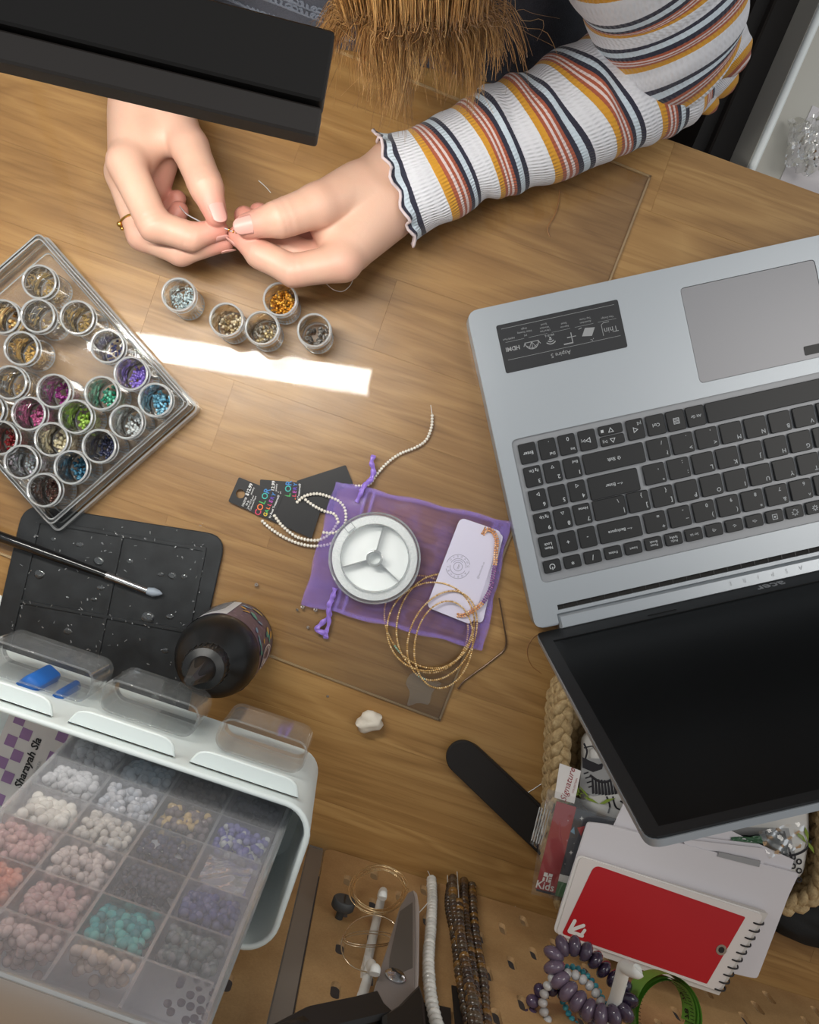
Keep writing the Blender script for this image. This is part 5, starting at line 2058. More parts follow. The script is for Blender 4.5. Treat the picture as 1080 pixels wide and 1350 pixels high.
# ---- dark grey knob screwed into a slot
kpz = atv(454, 1188, VB + 0.012)
knob = empty('screw_plug', kpz - BV * (kpz.dot(BV) - VB), 'dark grey slotted plastic screw knob in the pegboard near its corner', 'knob')
MB().lathe([(0.0, 0.0), (0.0026, 0.0), (0.0026, 0.010), (0.0, 0.010)], kpz - BV * (kpz.dot(BV) - VB) - BV * 0.003, 12, BV).build('shank', plain('knob_grey', (66, 68, 70), 0.55), knob)
base = kpz - BV * (kpz.dot(BV) - VB) + BV * 0.007
m_ = MB().lathe([(0.0, 0.0), (0.0070, 0.0), (0.0078, 0.001), (0.0078, 0.0055), (0.0070, 0.0065), (0.0, 0.0065)], base, 24, BV)
m_.build('head', bpy.data.materials['knob_grey'], knob)
MB().box(base + BV * 0.0066, Z, BU, BV, 0.010, 0.0011, 0.0004).build('screw_slot', M['black'], knob, smooth=False)

# ---- white hooks
M['hook'] = plain('hook_white', (226, 226, 222), 0.4)


def j_hook(top_px, low_px, tip_px, label, dv=0.004, reach=0.020, r=0.0030):
    a, b = atv(*top_px, VB + dv), atv(*low_px, VB + dv)
    c = atv(*tip_px, VB + dv + reach)
    o = empty('board_hook', b, label, 'hook', 'white pegboard hooks')
    ctrl = [a, a * 0.5 + b * 0.5, b + (a - b) * 0.12, b + BV * (reach * 0.35) - Z * 0.004, b * 0.35 + c * 0.65 - Z * 0.006, c - Z * 0.003 + BV * 0.001, c]
    MB().tube(spline(ctrl, 8), r, 12).build('hook_rod', M['hook'], o, angle=50)
    MB().box(a + BV * -0.0025, BU, BV, Z, 0.0046, 0.012, 0.011).build('slot_tab', M['hook'], o, smooth=False)
    return o, c


h1, c1 = j_hook((483, 1275), (501, 1192), (504, 1184), 'upper of the two white hooks in line, holding the gold wire coil')
h2, c2 = j_hook((474, 1325), (484, 1292), (494, 1284), 'white hook nearest the scissors pivot, holding the thin wire loop')

# ---- wire coils hanging on the hooks
def coil(cx, cy, a_, b_, n, z0, mat_, label, nm, turns_r, seed, ztilt=0.0, r=0.0004):
    rg = random.Random(seed)
    o = empty(nm, atv(cx, cy, VB + z0), label, 'wire')
    pts = []
    N = 26
    for k in range(n * N):
        th = 2 * PI * k / N
        j = int(k / N)
        jr = 1 + turns_r * math.sin(j * 2.4 + 0.5 * math.sin(th)) + 0.02 * math.sin(3 * th + j)
        x = cx + a_ * jr * math.cos(th) + 1.6 * math.sin(j * 1.7)
        y = cy + b_ * jr * math.sin(th) + 1.6 * math.cos(j * 2.3)
        pts.append(atv(x, y, VB + z0 + ztilt * math.sin(th) + 0.0006 * j))
    MB().tube(pts, r, 6).build('wire_turns', mat_, o, angle=180)
    return o


M['gold_wire'] = plain('gold_craft_wire', (240, 212, 164), 0.2, 0.8)
M['silver_wire'] = plain('champagne_wire', (226, 208, 178), 0.18, 1.0)
coil(499, 1173, 35, 29, 7, 0.013, M['gold_wire'], 'coil of gold craft wire hanging on the upper white hook', 'wire_coil', 0.09, 1, -0.004)
o2 = coil(492, 1243, 42, 38, 1, 0.014, M['silver_wire'], 'thin pale wire loop hanging on the lower white hook', 'wire_loop', 0.03, 2, -0.005)
o3 = coil(486, 1238, 33, 9, 2, 0.010, M['silver_wire'], 'small flat coil of pale wire behind the scissors blade', 'wire_coil', 0.06, 3, 0.0, 0.00035)

# ---- scissors hung blades down
VS = VB + 0.018
M['blade'] = plain('blade_steel', (142, 134, 130), 0.5, 0.35, 0.05, 1500)
M['blade_edge'] = plain('blade_edge', (196, 190, 188), 0.4, 0.35)
M['grip'] = plain('scissors_grip_black', (27, 26, 26), 0.42)


def sv(px, py, dv=0.0):
    return atv(px, py, VS + dv)


sci = empty('scissors', sv(520, 1290), 'steel scissors with black handles hanging point down on the pegboard', 'scissors')


def plate(pxs, dv, th, mat_, nm, bev=0.0):
    P = [sv(x, y, dv) for x, y in pxs]
    P = ccw(P, BV)
    return MB().prism(P, th, BV, bevel=bev).build(nm, mat_, sci, smooth=False)


bl = plate([(537, 1180), (544, 1177), (546, 1186), (547, 1240), (546, 1290), (546, 1322), (517, 1350), (503, 1338), (490, 1318), (494, 1302), (512, 1245), (526, 1200)], 0.0, 0.0022, M['blade'], 'front_blade', 0.0006)
plate([(544, 1177), (549, 1182), (552, 1200), (551, 1290), (548, 1330), (530, 1340), (540, 1250)], -0.0030, 0.0022, M['blade_edge'], 'rear_blade', 0.0004)
fp = plate([(527, 1202), (544, 1190), (544, 1276), (512, 1290), (514, 1262)], 0.0022, 0.0003, plain('blade_hollow_grind', (100, 95, 90), 0.5, 0.35), 'hollow_grind')
pc = sv(521, 1288, 0.0024)
MB().lathe([(0.0, 0.0), (0.0060, 0.0), (0.0062, 0.0010), (0.0050, 0.0022), (0.0, 0.0030)], pc, 24, BV).build('pivot_screw', M['steel'], sci)
MB().box(pc + BV * 0.0029, (BU + Z).normalized(), (Z - BU).normalized(), BV, 0.0075, 0.0009, 0.0006).build('screw_groove', M['black'], sci, smooth=False)


def loop_handle(ctrl, nm, wide=0.0062):
    P = spline([sv(x, y, d_) for x, y, d_ in ctrl], 6)
    n = len(P)
    MB().tube(P, [wide * (0.9 + 0.25 * math.sin(PI * i / (n - 1))) for i in range(n)], 10).build(nm, M['grip'], sci, angle=180)


plate([(494, 1318), (504, 1338), (519, 1352), (440, 1372), (372, 1390), (340, 1372), (400, 1340), (460, 1327)], -0.001, 0.007, M['grip'], 'left_grip', 0.002)
plate([(500, 1352), (522, 1338), (549, 1310), (555, 1330), (562, 1420), (500, 1420)], 0.0006, 0.007, M['grip'], 'right_grip', 0.002)
loop_handle([(400, 1356, 0.002), (330, 1390, 0.002), (290, 1480, 0.002), (330, 1600, 0.002), (420, 1620, 0.002), (470, 1500, 0.002), (480, 1390, 0.002)], 'finger_loop')
loop_handle([(540, 1390, 0.003), (580, 1480, 0.003), (600, 1580, 0.003), (560, 1660, 0.003), (500, 1600, 0.003), (510, 1480, 0.003), (515, 1400, 0.003)], 'thumb_loop')
# holder hook above the picture that carries the scissors
hk = atv(555, 1560, VB)
MB().tube([hk - BV * 0.004, hk + BV * 0.034, hk + BV * 0.040 + Z * 0.012], 0.003, 10).build('hanging_peg', M['hook'], tag(empty('board_hook', hk, 'white hook carrying the scissors by their thumb loop', 'hook', 'white pegboard hooks')), angle=50)

# ---- strands of beads hanging down the board
def hang_strand(pxs, dv, r, cols, label, name, mat_, group=None, sq=0.72, tails=()):
    C = spline([atv(x, y, VB + d_) for (x, y), d_ in zip(pxs, dv)], 10)
    pts = even(C, r * 2 * sq * 0.93)
    o = empty(name, pts[0], label, 'beads', group)
    rg = random.Random(len(name) + int(pxs[0][0]))
    for i, p in enumerate(pts):
        a = pts[min(i + 1, len(pts) - 1)] - pts[max(i - 1, 0)]
        m_ = MB()
        m_.col = (lambda f_, c_: tuple(q * f_ for q in c_))(rg.uniform(0.85, 1.1), cols[rg.randrange(len(cols))])
        m_.ball(p, r * rg.uniform(0.96, 1.05), 10, 6, a, sq)
        m_.build('bead', M[mat_], o, angle=180)
    MB().tube(pts, 0.0003, 5).build('string', M['white'], o)
    for tl_ in tails:
        MB().tube(spline([atv(x, y, VB + d_) for x, y, d_ in tl_], 5), 0.0003, 5).build('thread_tail', M['white'], o)
    # small card loop and hook far above the picture hold it
    return o, pts


PW_ = [srgb(214, 212, 206), srgb(226, 224, 218)]
hang_strand([(569, 1160), (570, 1185), (568, 1225), (565, 1265), (567, 1305), (572, 1335), (582, 1372)], [0.005, 0.005, 0.005, 0.005, 0.006, 0.006, 0.006], 0.0041, PW_, 'strand of silvery white pearls hanging on the pegboard beside the scissors', 'hanging_pearls', 'tint_gloss', None, 0.62,
            [[(569, 1160, 0.005), (566, 1152, 0.006), (562, 1145, 0.005)], [(570, 1172, 0.0085), (567, 1186, 0.0105), (552, 1204, 0.008)]])
TE = [srgb(74, 54, 36), srgb(92, 66, 38), srgb(58, 44, 34), srgb(84, 70, 54), srgb(124, 88, 40), srgb(66, 52, 44)]
for k, (pxs, dvs, lab_, tails) in enumerate((
        ([(594, 1168), (592, 1195), (600, 1235), (605, 1275), (612, 1320), (622, 1372)], [0.006] * 6, 'leftmost strand of brown tiger eye beads on the pegboard', [[(591, 1170, 0.006), (590, 1155, 0.007), (592, 1144, 0.007)]]),
        ([(597, 1158), (598, 1190), (606, 1235), (615, 1280), (622, 1330), (626, 1372)], [0.012] * 6, 'second strand of brown tiger eye beads, in front of the leftmost', []),
        ([(612, 1146), (612, 1180), (615, 1220), (622, 1270), (628, 1320), (634, 1372)], [0.007] * 6, 'longest strand of brown tiger eye beads in the middle of the bundle', [[(606, 1200, 0.012), (604, 1170, 0.012), (602, 1139, 0.012)]]),
        ([(622, 1164), (624, 1200), (628, 1240), (637, 1290), (640, 1330), (644, 1372)], [0.006] * 6, 'rightmost strand of brown tiger eye beads by the dark card', [[(627, 1170, 0.007), (627, 1157, 0.007)]]),
        ([(605, 1190), (607, 1225), (612, 1260), (620, 1300), (630, 1350), (640, 1390)], [0.013] * 6, 'frontmost strand of brown tiger eye beads over the bundle', []))):
    hang_strand(pxs, dvs, 0.0035, TE, lab_, 'tiger_eye_strand', 'tint_gloss', 'tiger eye bead strands', 0.84, tails)
# dark cards behind the strands
m_ = MB().prism(ccw([atv(x, y, VB + 0.0022) for x, y in ((595, 1300), (606, 1302), (645, 1312), (652, 1420), (606, 1420))], BV), 0.0006, BV)
tag(m_.build('bead_card', plain('dark_card', (36, 32, 30), 0.6), origin=atv(620, 1360, VB + 0.0012)), 'dark card the tiger eye strands hang from on the pegboard', 'card')
m_ = MB().prism(ccw([atv(x, y, VB + 0.0022) for x, y in ((556, 1322), (594, 1330), (597, 1420), (556, 1420))], BV), 0.0006, BV)
tag(m_.build('bead_card', bpy.data.materials['dark_card'], origin=atv(575, 1370, VB + 0.0012)), 'dark card behind the white pearl strand on the pegboard', 'card')

# ---- white hook with bracelets
VH = VB + 0.052
ha = atv(800, 1348, VB + 0.004)
hb2 = atv(812, 1316, VB + 0.030)
hc = atv(824, 1272, VB + 0.058)
hd = atv(838, 1278, VB + 0.062)
bh = empty('bracelet_hook', ha, 'white hook poking out of the pegboard with bracelets hung on it', 'hook', 'white pegboard hooks')
MB().tube(spline([ha, ha * 0.35 + hb2 * 0.65, hb2, hb2 * 0.4 + hc * 0.6, hc - (hc - hb2) * 0.06, hc + (hd - hc) * 0.35 + Z * 0.003, hd + Z * 0.002, hd + (hd - hc) * 0.25], 8), 0.0040, 14).build('hook_rod', M['hook'], bh, angle=50)
MB().box(ha - BV * 0.004, BU, BV, Z, 0.0046, 0.016, 0.012).build('slot_tab', M['hook'], bh, smooth=False)


def ring_bracelet(px, zs, r, cols, label, mat_, rr_=None, sq=0.86, nm='bead_bracelet'):
    C = spline([at(x, y, z + 0.030) for (x, y), z in zip(px, zs)], 8, True)
    C.append(C[0])
    Lr = sum((b - a).length for a, b in zip(C, C[1:]))
    nr = max(8, round(Lr / (r * 2 * sq * 0.98)))
    pts = even(C, Lr / nr)[:nr]
    o = empty(nm, min(pts, key=lambda p: p.z), label, 'bracelet', 'bracelets on the white hook')
    rg = random.Random(int(px[0][0]))
    n = len(pts)
    for i, p in enumerate(pts):
        a = pts[(i + 1) % n] - pts[i - 1]
        m_ = MB()
        f = i / n
        c_ = cols(f, rg) if callable(cols) else cols[rg.randrange(len(cols))]
        fq = rg.uniform(0.88, 1.1)
        m_.col = tuple(min(1, q * fq) for q in c_)
        m_.ball(p, r * (rr_(f) if rr_ else 1.0), 12, 8, a, sq)
        m_.build('bead', M[mat_], o, angle=180)
    MB().tube(pts, 0.0004, 5, closed=True).build('elastic', M['white'], o)
    return o


def amet(f, rg):
    a, b = srgb(38, 27, 50), srgb(108, 92, 110)
    k = 0.5 - 0.5 * math.cos(2 * PI * (f + 0.05))
    k = min(1, max(0, k + rg.uniform(-0.18, 0.18)))
    return tuple(x * (1 - k) + y * k for x, y in zip(a, b))


ring_bracelet([(796, 1278), (776, 1257), (752, 1246), (733, 1252), (730, 1272), (741, 1296), (758, 1316), (780, 1334), (802, 1340), (822, 1336), (828, 1318), (818, 1298)],
              [.104, .102, .100, .100, .104, .110, .116, .122, .126, .124, .118, .110], 0.0064, amet, 'large purple amethyst bead bracelet, frontmost on the white hook', 'tint_gloss', lambda f: 0.92 + 0.22 * math.sin(PI * f), 0.62)
TQ = [srgb(70, 170, 186), srgb(90, 190, 204), srgb(52, 150, 170)]
ring_bracelet([(748, 1275), (762, 1277), (778, 1290), (790, 1308), (800, 1332), (796, 1352), (776, 1362), (756, 1346), (742, 1320), (732, 1296), (734, 1282)],
              [.094, .094, .096, .100, .106, .108, .108, .104, .100, .096, .094], 0.0021, TQ, 'thin turquoise bead bracelet behind the amethyst one', 'tint_gloss')
ring_bracelet([(728, 1290), (742, 1284), (760, 1286), (778, 1300), (792, 1320), (798, 1342), (780, 1368), (744, 1370), (722, 1346), (716, 1318)],
              [.108, .108, .108, .110, .114, .116, .116, .114, .112, .110], 0.0031, [srgb(196, 194, 192), srgb(176, 172, 170)], 'silver pearl bracelet behind the turquoise one', 'tint_gloss')
ring_bracelet([(712, 1306), (730, 1304), (752, 1316), (774, 1336), (786, 1356), (760, 1386), (722, 1384), (702, 1350), (702, 1322)],
              [.104, .104, .106, .110, .114, .114, .112, .108, .105], 0.0046, [srgb(88, 72, 96), srgb(66, 54, 80), srgb(110, 94, 112)], 'dark purple bead bracelet lowest on the white hook', 'tint_gloss')

# ---- green tape measure, loosely wound
t = NT('tape_green')
t.surf(t.bsdf(srgb(104, 160, 62), 0.45))
M['tape'] = t.mat
tp = empty('tape_measure', at(858, 1322, 0.078), 'loosely wound green tape measure hanging on the pegboard beside the bracelets', 'tape')
TC = at(872, 1336, 0.134)
tax = (Z * 0.72 + BV * 0.30 + BU * 0.1).normalized()
te1 = BU - tax * BU.dot(tax)
te1.normalize()
te2 = tax.cross(te1)
pts_in, vs, fs = [], [], []
N, TURN = 44, 3
for k in range(N * TURN + 1):
    th = 2 * PI * k / N
    rr_ = 0.0190 + 0.0017 * (k / N) + 0.0008 * math.sin(2 * th + k / N)
    c = TC + te1 * (rr_ * math.cos(th)) + te2 * (rr_ * math.sin(th) * 1.05) + tax * (0.001 * (k / N))
    vs += [c - tax * 0.0075, c + tax * 0.0075]
for k in range(N * TURN):
    fs.append((2 * k, 2 * k + 2, 2 * k + 3, 2 * k + 1))
MB().add(vs, fs).build('tape_band', M['tape'], tp, angle=180)
mi_ = MB()
for k in range(60):
    th = 2 * PI * k / 60
    rr_ = 0.0186
    c = TC + te1 * (rr_ * math.cos(th)) + te2 * (rr_ * math.sin(th) * 1.05)
    rd = (te1 * math.cos(th) + te2 * math.sin(th))
    tg = tax.cross(rd)
    L = 0.009 if k % 5 == 0 else 0.004
    mi_.box(c + tax * (0.0072 - L / 2), tg, tax, rd, 0.0003, L, 0.0002)
    if k % 5 == 2:
        mi_.mesh(text_vf(str(78 + (k // 5)), 0.0060, bold=0.02), fr(c - rd * 0.0003 - tax * 0.001, -tg if False else tg, Z if False else tg.cross(rd) * -1))
mi_.build('tape_marks', M['ink'], tp, smooth=False)

# ------------------------------------------------------------------ white hanging bin with front cups and the bead organiser
WU, WV = frame(19.0)
RZ = 0.19
M['bin'] = plain('bin_white', (224, 233, 232), 0.45)
rc1 = at(418, 1076, RZ)                      # front right of the rim (before rounding)
UR = rc1.dot(WU)
VF = rc1.dot(WV) + 0.003
VBK = VB + 0.004
# rim runs down to the board; the bin is in the board's frame at its back
DEP = 0.086
bin_o = empty('hanging_bin', WU * (UR - 0.12) + WV * VF + Z * 0.085, 'white plastic bin hung on the pegboard holding the bead organiser', 'bin')


def bp(u, v, z):                             # u to the right from the right wall, v back from the front wall
    return WU * (UR + u) + WV * (VF - v) + Z * z


BWID = 0.30


def bin_ring(z, ins, r):
    return [Vector((p.x, p.y, z)) for p in rrect(bp(-BWID / 2, DEP / 2, 0), WU, WV, BWID - 2 * ins, DEP - 2 * ins, r, 7)]


levels = [(0.086, 0.004, 0.016), (0.19 - 0.006, 0.0002, 0.018), (RZ, 0.0, 0.018), (RZ, 0.0030, 0.0155), (0.19 - 0.006, 0.0030, 0.0155), (0.0885, 0.0065, 0.0135)]
m_ = MB()
rings_ = [bin_ring(*l) for l in levels]
n = len(rings_[0])
vs = [p for r in rings_ for p in r]
fs = []
for k in range(len(rings_) - 1):
    for i in range(n):
        j = (i + 1) % n
        fs.append((k * n + i, k * n + j, (k + 1) * n + j, (k + 1) * n + i))
fs.append(tuple(range(n - 1, -1, -1)))
fs.append(tuple(range((len(rings_) - 1) * n, len(rings_) * n)))
m_.add(vs, fs)
m_.build('shell', M['bin'], bin_o)
MB().tube([p + Z * 0.0002 for p in bin_ring(RZ, 0.0014, 0.017)], 0.0018, 8, closed=True).build('rim', M['bin'], bin_o, angle=180)
for k in range(2):
    MB().box(bp(-0.06 - 0.16 * k, DEP + 0.002, 0.150), WU, WV, Z, 0.03, 0.006, 0.012).build('hanging_lug', M['bin'], bin_o, smooth=False)

# three clear cups with white lips on the front
M['cup'] = clear('cup_clear', (0.98, 0.985, 0.985), 0.6, 0.08, 0.05, (0.8, 0.82, 0.84), base=0.01)
TZ = 0.182
cups = []
for k, (pl, pr, cl, cr_, lab_) in enumerate((((-70, 908), (70, 945), (-30, 872), (118, 918), 'clear front cup with blue clay pieces on the white bin'),
                                             ((89, 953), (231, 998), (127, 932), (258, 962), 'empty clear front cup in the middle of the white bin'),
                                             ((249, 1005), (393, 1054), (276, 995), (393, 1032), 'clear front cup nearest the white bin corner'))):
    A, B = at(*pl, TZ), at(*pr, TZ)
    ua, ub = A.dot(WU) - UR, B.dot(WU) - UR
    cz = 0.150
    Cc, Dc = at(*cl, cz), at(*cr_, cz)
    uc, ud_ = Cc.dot(WU) - UR, Dc.dot(WU) - UR
    o = empty('front_cup', bp((ua + ub) / 2, -0.01, 0.085), lab_, 'cup', 'clear cups on the white bin')
    lip = [bp(ua, -0.0005, TZ), bp(ub, -0.0005, TZ), bp(ub - 0.004, -0.0100, TZ), bp(ua + 0.004, -0.0100, TZ)]
    MB().prism(ccw(round_corners(lip, [0.0005, 0.0005, 0.0085, 0.0085], 6)), 0.0022, bevel=0.0007).build('white_lip', M['bin'], o)
    # clear box: wall + floor
    mid = bp((uc + ud_) / 2, -0.0108, 0)
    w_ = ud_ - uc
    z0, z1 = 0.115, 0.150
    A_ = [Vector((p.x, p.y, 0)) for p in rrect(mid, WU, WV, w_, 0.0205, 0.008, 6)]
    B_ = [Vector((p.x, p.y, 0)) for p in rrect(mid, WU, WV, w_ - 0.003, 0.0175, 0.0066, 6)]
    n = len(A_)
    vs = [p + Z * z0 for p in A_] + [p + Z * z1 for p in A_] + [p + Z * z1 for p in B_] + [p + Z * (z0 + 0.002) for p in B_]
    fs = []
    for q_ in range(3):
        for i in range(n):
            j = (i + 1) % n
            fs.append((q_ * n + i, q_ * n + j, (q_ + 1) * n + j, (q_ + 1) * n + i))
    fs.append(tuple(range(n - 1, -1, -1)))
    fs.append(tuple(range(3 * n, 4 * n)))
    MB().add(vs, fs).build('cup_body', M['cup'], o)
    MB().tube([p + Z * z1 for p in rrect(mid, WU, WV, w_ - 0.0015, 0.0190, 0.0072, 6)], 0.0005, 6, closed=True).build('cup_rim', M['cup'], o, angle=180)
    cups.append((mid, w_))


def clay_block(px, z, th, label, mat_, seed):
    rg = random.Random(seed)
    # its top stands where the cup is: solve the height on the cup's middle plane
    zt_ = 0.12
    for q in range(30):
        zt_ = 0.105 + 0.0015 * q
        c_ = sum((at(x, y, zt_) for x, y in px), Vector()) / len(px)
        if c_.dot(WV) > VF + 0.0085:
            break
    zt_ = min(zt_, 0.149)
    P = ccw(round_corners([at(x, y, zt_) for x, y in px], 0.002, 3))
    P = [Vector((p.x, p.y, z)) for p in P]
    m_ = MB().prism(P, zt_ - z, bevel=0.0022)
    m_.v = [tuple(Vector(p) + Vector((rg.uniform(-1, 1), rg.uniform(-1, 1), rg.uniform(-1, 1))) * 0.0003) for p in m_.v]
    return tag(m_.build('clay_piece', mat_, origin=at(*px[0], z), angle=60), label, 'clay')


M['clay_blue'] = plain('blue_clay', (26, 96, 176), 0.6, 0, 0.2, 400)
clay_block([(14, 905), (36, 889), (54, 905), (46, 916), (22, 920)], 0.1172, 0.012, 'larger square blue clay block in the first clear cup', M['clay_blue'], 1)
clay_block([(66, 918), (74, 911), (81, 918), (80, 930), (72, 934)], 0.1172, 0.012, 'small rounded blue clay piece behind the white lip', M['clay_blue'], 2)


def crumple(px4, z, amp, label, nm, mat_, seed, cat='wrapper', h=0.0):
    r_ = random.Random(seed)
    ph = [r_.uniform(0, 6) for _ in range(6)]
    A, B, C_, D = [at(x, y, z) for x, y in px4]

    def fn(i, j):
        p = (A * (1 - i) + B * i) * (1 - j) + (D * (1 - i) + C_ * i) * j
        return p + Z * (amp * (1 + math.sin(8 * i + ph[0] + 5 * j) * math.sin(9 * j + ph[1]) * 0.6 + 0.4 * math.sin(17 * i - 15 * j + ph[2])) + h * j)
    return tag(MB().grid(fn, 16, 16).build(nm, mat_, origin=A, angle=20), label, cat)


M['film'] = clear('crumpled_film', (0.93, 0.93, 0.93), 1.6, 0.1, 0.42, (0.85, 0.84, 0.84), base=0.05)
crumple([(78, 918), (108, 926), (106, 938), (78, 934)], 0.1175, 0.004, 'crumpled clear film in the first cup beside the small blue clay', 'plastic_film', M['film'], 4)
crumple([(146, 944), (248, 966), (242, 984), (146, 956)], 0.1175, 0.005, 'crumpled clear film lying in the middle cup', 'plastic_film', M['film'], 5)
crumple([(296, 994), (384, 1022), (380, 1036), (296, 1006)], 0.1175, 0.006, 'crumpled pale film in the cup nearest the bin corner', 'plastic_film', plain('pale_film', (190, 176, 166), 0.4), 6)
tz = 0.0
tt = MB()
rg = random.Random(9)
c = at(404, 1038, 0.095)
V3, F3 = ICO[3]
vs = []
for (x, y, z) in V3:
    f = 1 + 0.25 * math.sin(9 * x + 5 * y) + 0.2 * math.sin(11 * y - 7 * z) + 0.12 * math.sin(21 * z + 9 * x)
    vs.append(c + WU * (x * 0.0042 * f) + WV * (y * 0.0105 * f) + Z * (z * 0.012 * f))
tt.add(vs, F3)
tz = min(p.z for p in vs)
tis = tag(tt.build('tissue_tuft', plain('white_tissue', (226, 220, 218), 0.8), origin=c, angle=25), 'tuft of torn white tissue stuck between the cup and the bin corner', 'tissue')

# ---- business card and papers in the bin
CZ = 0.140
cd_u = (at(53, 969, 0) - at(24, 1038, 0)).normalized()     # reading direction
cd_n = Z.cross(cd_u)
cpx = [(18, 952), (108, 975), (40, 1062), (-22, 1050)]
card = empty('business_card', at(20, 1050, CZ), 'white business card with purple checks and black lettering in the white bin', 'card')
cc = at(42, 1008, CZ)
MB().prism(ccw([cc + cd_u * a + cd_n * b for a, b in ((-0.030, -0.024), (0.026, -0.024), (0.026, 0.024), (-0.030, 0.024))]), 0.0006).build('card_face', plain('card_paper', (206, 200, 198), 0.6), card, smooth=False)
ck = MB()
for i in range(8):
    for j in range(4):
        b0_ = (-0.0205 + 0.0068 * j) if j < 2 else (0.0068 + 0.0068 * (j - 2))
        if (i + j) % 2:
            continue
        a0 = -0.030 + 0.0071 * i
        ck.poly([cc + cd_u * a + cd_n * b + Z * 0.0008 for a, b in ((a0, b0_), (a0 + 0.0069, b0_), (a0 + 0.0069, b0_ + 0.0066), (a0, b0_ + 0.0066))])
ck.build('purple_checks', plain('check_purple', (142, 108, 150), 0.6), card, smooth=False)
tm = MB()
vf = text_vf('Sharayah Sla', 0.0066, bold=0.03, shear=0.2)
tm.mesh(vf, fr(cc + cd_n * 0.0022 + cd_u * 0.0005 + Z * 0.0009, cd_u, cd_n))
tm.build('name_lettering', M['ink'], card, smooth=False)
tm = MB()
tm.mesh(text_vf('DESIGNER MAKER', 0.0026), fr(cc - cd_n * 0.0042 + cd_u * -0.006 + Z * 0.0009, cd_u, cd_n))
tm.build('small_lettering', M['paper_w'], card, smooth=False)
m_ = MB().prism(ccw(rrect(bp(-0.19, 0.040, 0.0895), WU, WV, 0.19, 0.058, 0.004, 3)), 0.0340, bevel=0.002)
tag(m_.build('storage_box', M['white'], origin=bp(-0.165, 0.040, 0.0895)), 'white box in the bin that carries the organiser and the business card', 'box')

# ---- the translucent bead organiser
KO = 1.05                                    # stands a little further from the photographer than first measured
OT = Vector((-0.074 * KO, -0.205 * KO, CAM_H - 0.31 * KO))          # top right corner of its front
OB = Vector((-0.0574 * KO, -0.173 * KO, CAM_H - 0.46 * KO))
od = (OT - OB).normalized()                  # up the front
ou = WU - od * WU.dot(od)
ou.normalize()
on = ou.cross(od) * -1                       # out of the front, towards the person
if on.dot(WV) < 0:
    on = -on
COLW, ROWH, ODEP = 0.0310 * KO, 0.0255 * KO, 0.028
NCOL, NROW = 4, 7


def op(u, s, d=0.0):                         # u left from the right edge, s down from the top edge, d behind the front
    return OT - ou * u - od * s - on * d


M['org_lid'] = clear('organiser_lid', (0.97, 0.97, 0.98), 0.8, 0.20, 0.26, (0.92, 0.92, 0.95), base=0.02)
M['org_wall'] = clear('organiser_wall', (0.95, 0.95, 0.97), 0.8, 0.25, 0.22, (0.92, 0.92, 0.95), base=0.02)
M['org_top'] = clear('organiser_end', (0.9, 0.9, 0.92), 0.5, 0.3, 0.94, (0.50, 0.47, 0.45), base=0.02)
org = empty('bead_organiser', op(NCOL * COLW / 2, NROW * ROWH, 0.015), 'translucent compartment box of craft beads standing in the white bin', 'organiser')
OW, OH = NCOL * COLW, NROW * ROWH
MB().poly(ccw([op(-0.002, -0.002, -0.0004), op(OW + 0.002, -0.002, -0.0004), op(OW + 0.002, OH, -0.0004), op(-0.002, OH, -0.0004)], on)).build('lid', M['org_lid'], org, smooth=False)
for nm_, a, b in (('right_side', op(-0.001, OH / 2, ODEP / 2), 0), ('left_side', op(OW + 0.001, OH / 2, ODEP / 2), 0), ('top_side', op(OW / 2, -0.001, ODEP / 2), 1), ('bottom_side', op(OW / 2, OH + 0.0, ODEP / 2), 1)):
    if b == 0:
        MB().box(a, ou, od, on, 0.0018, OH, ODEP).build(nm_, M['org_wall'], org, smooth=False)
    else:
        MB().box(a, ou, od, on, OW, 0.0018, ODEP).build(nm_, M['org_top'], org, smooth=False)
MB().box(op(OW / 2, OH / 2, ODEP + 0.0008), ou, od, on, OW, OH, 0.0016).build('back_panel', plain('organiser_back', (206, 204, 210), 0.6), org, smooth=False)
for k in range(1, NCOL):
    MB().box(op(COLW * k, OH / 2, ODEP / 2), ou, od, on, 0.0016, OH - 0.002, ODEP - 0.001).build('long_divider', M['org_wall'], org, smooth=False)
for k in range(1, NROW):
    MB().box(op(OW / 2, ROWH * k, ODEP / 2), ou, od, on, OW - 0.002, 0.0013, ODEP - 0.001).build('short_divider', M['org_wall'], org, smooth=False)
m_ = MB().tube([op(-0.003, -0.003, 0.0), op(-0.003, OH, 0.0)], 0.0014, 6)
m_.build('lid_edge', M['tray_edge'], org)
MB().tube([op(-0.003, -0.003, 0.0), op(OW + 0.003, -0.003, 0.0)], 0.0014, 6).build('lid_edge', M['tray_edge'], org)
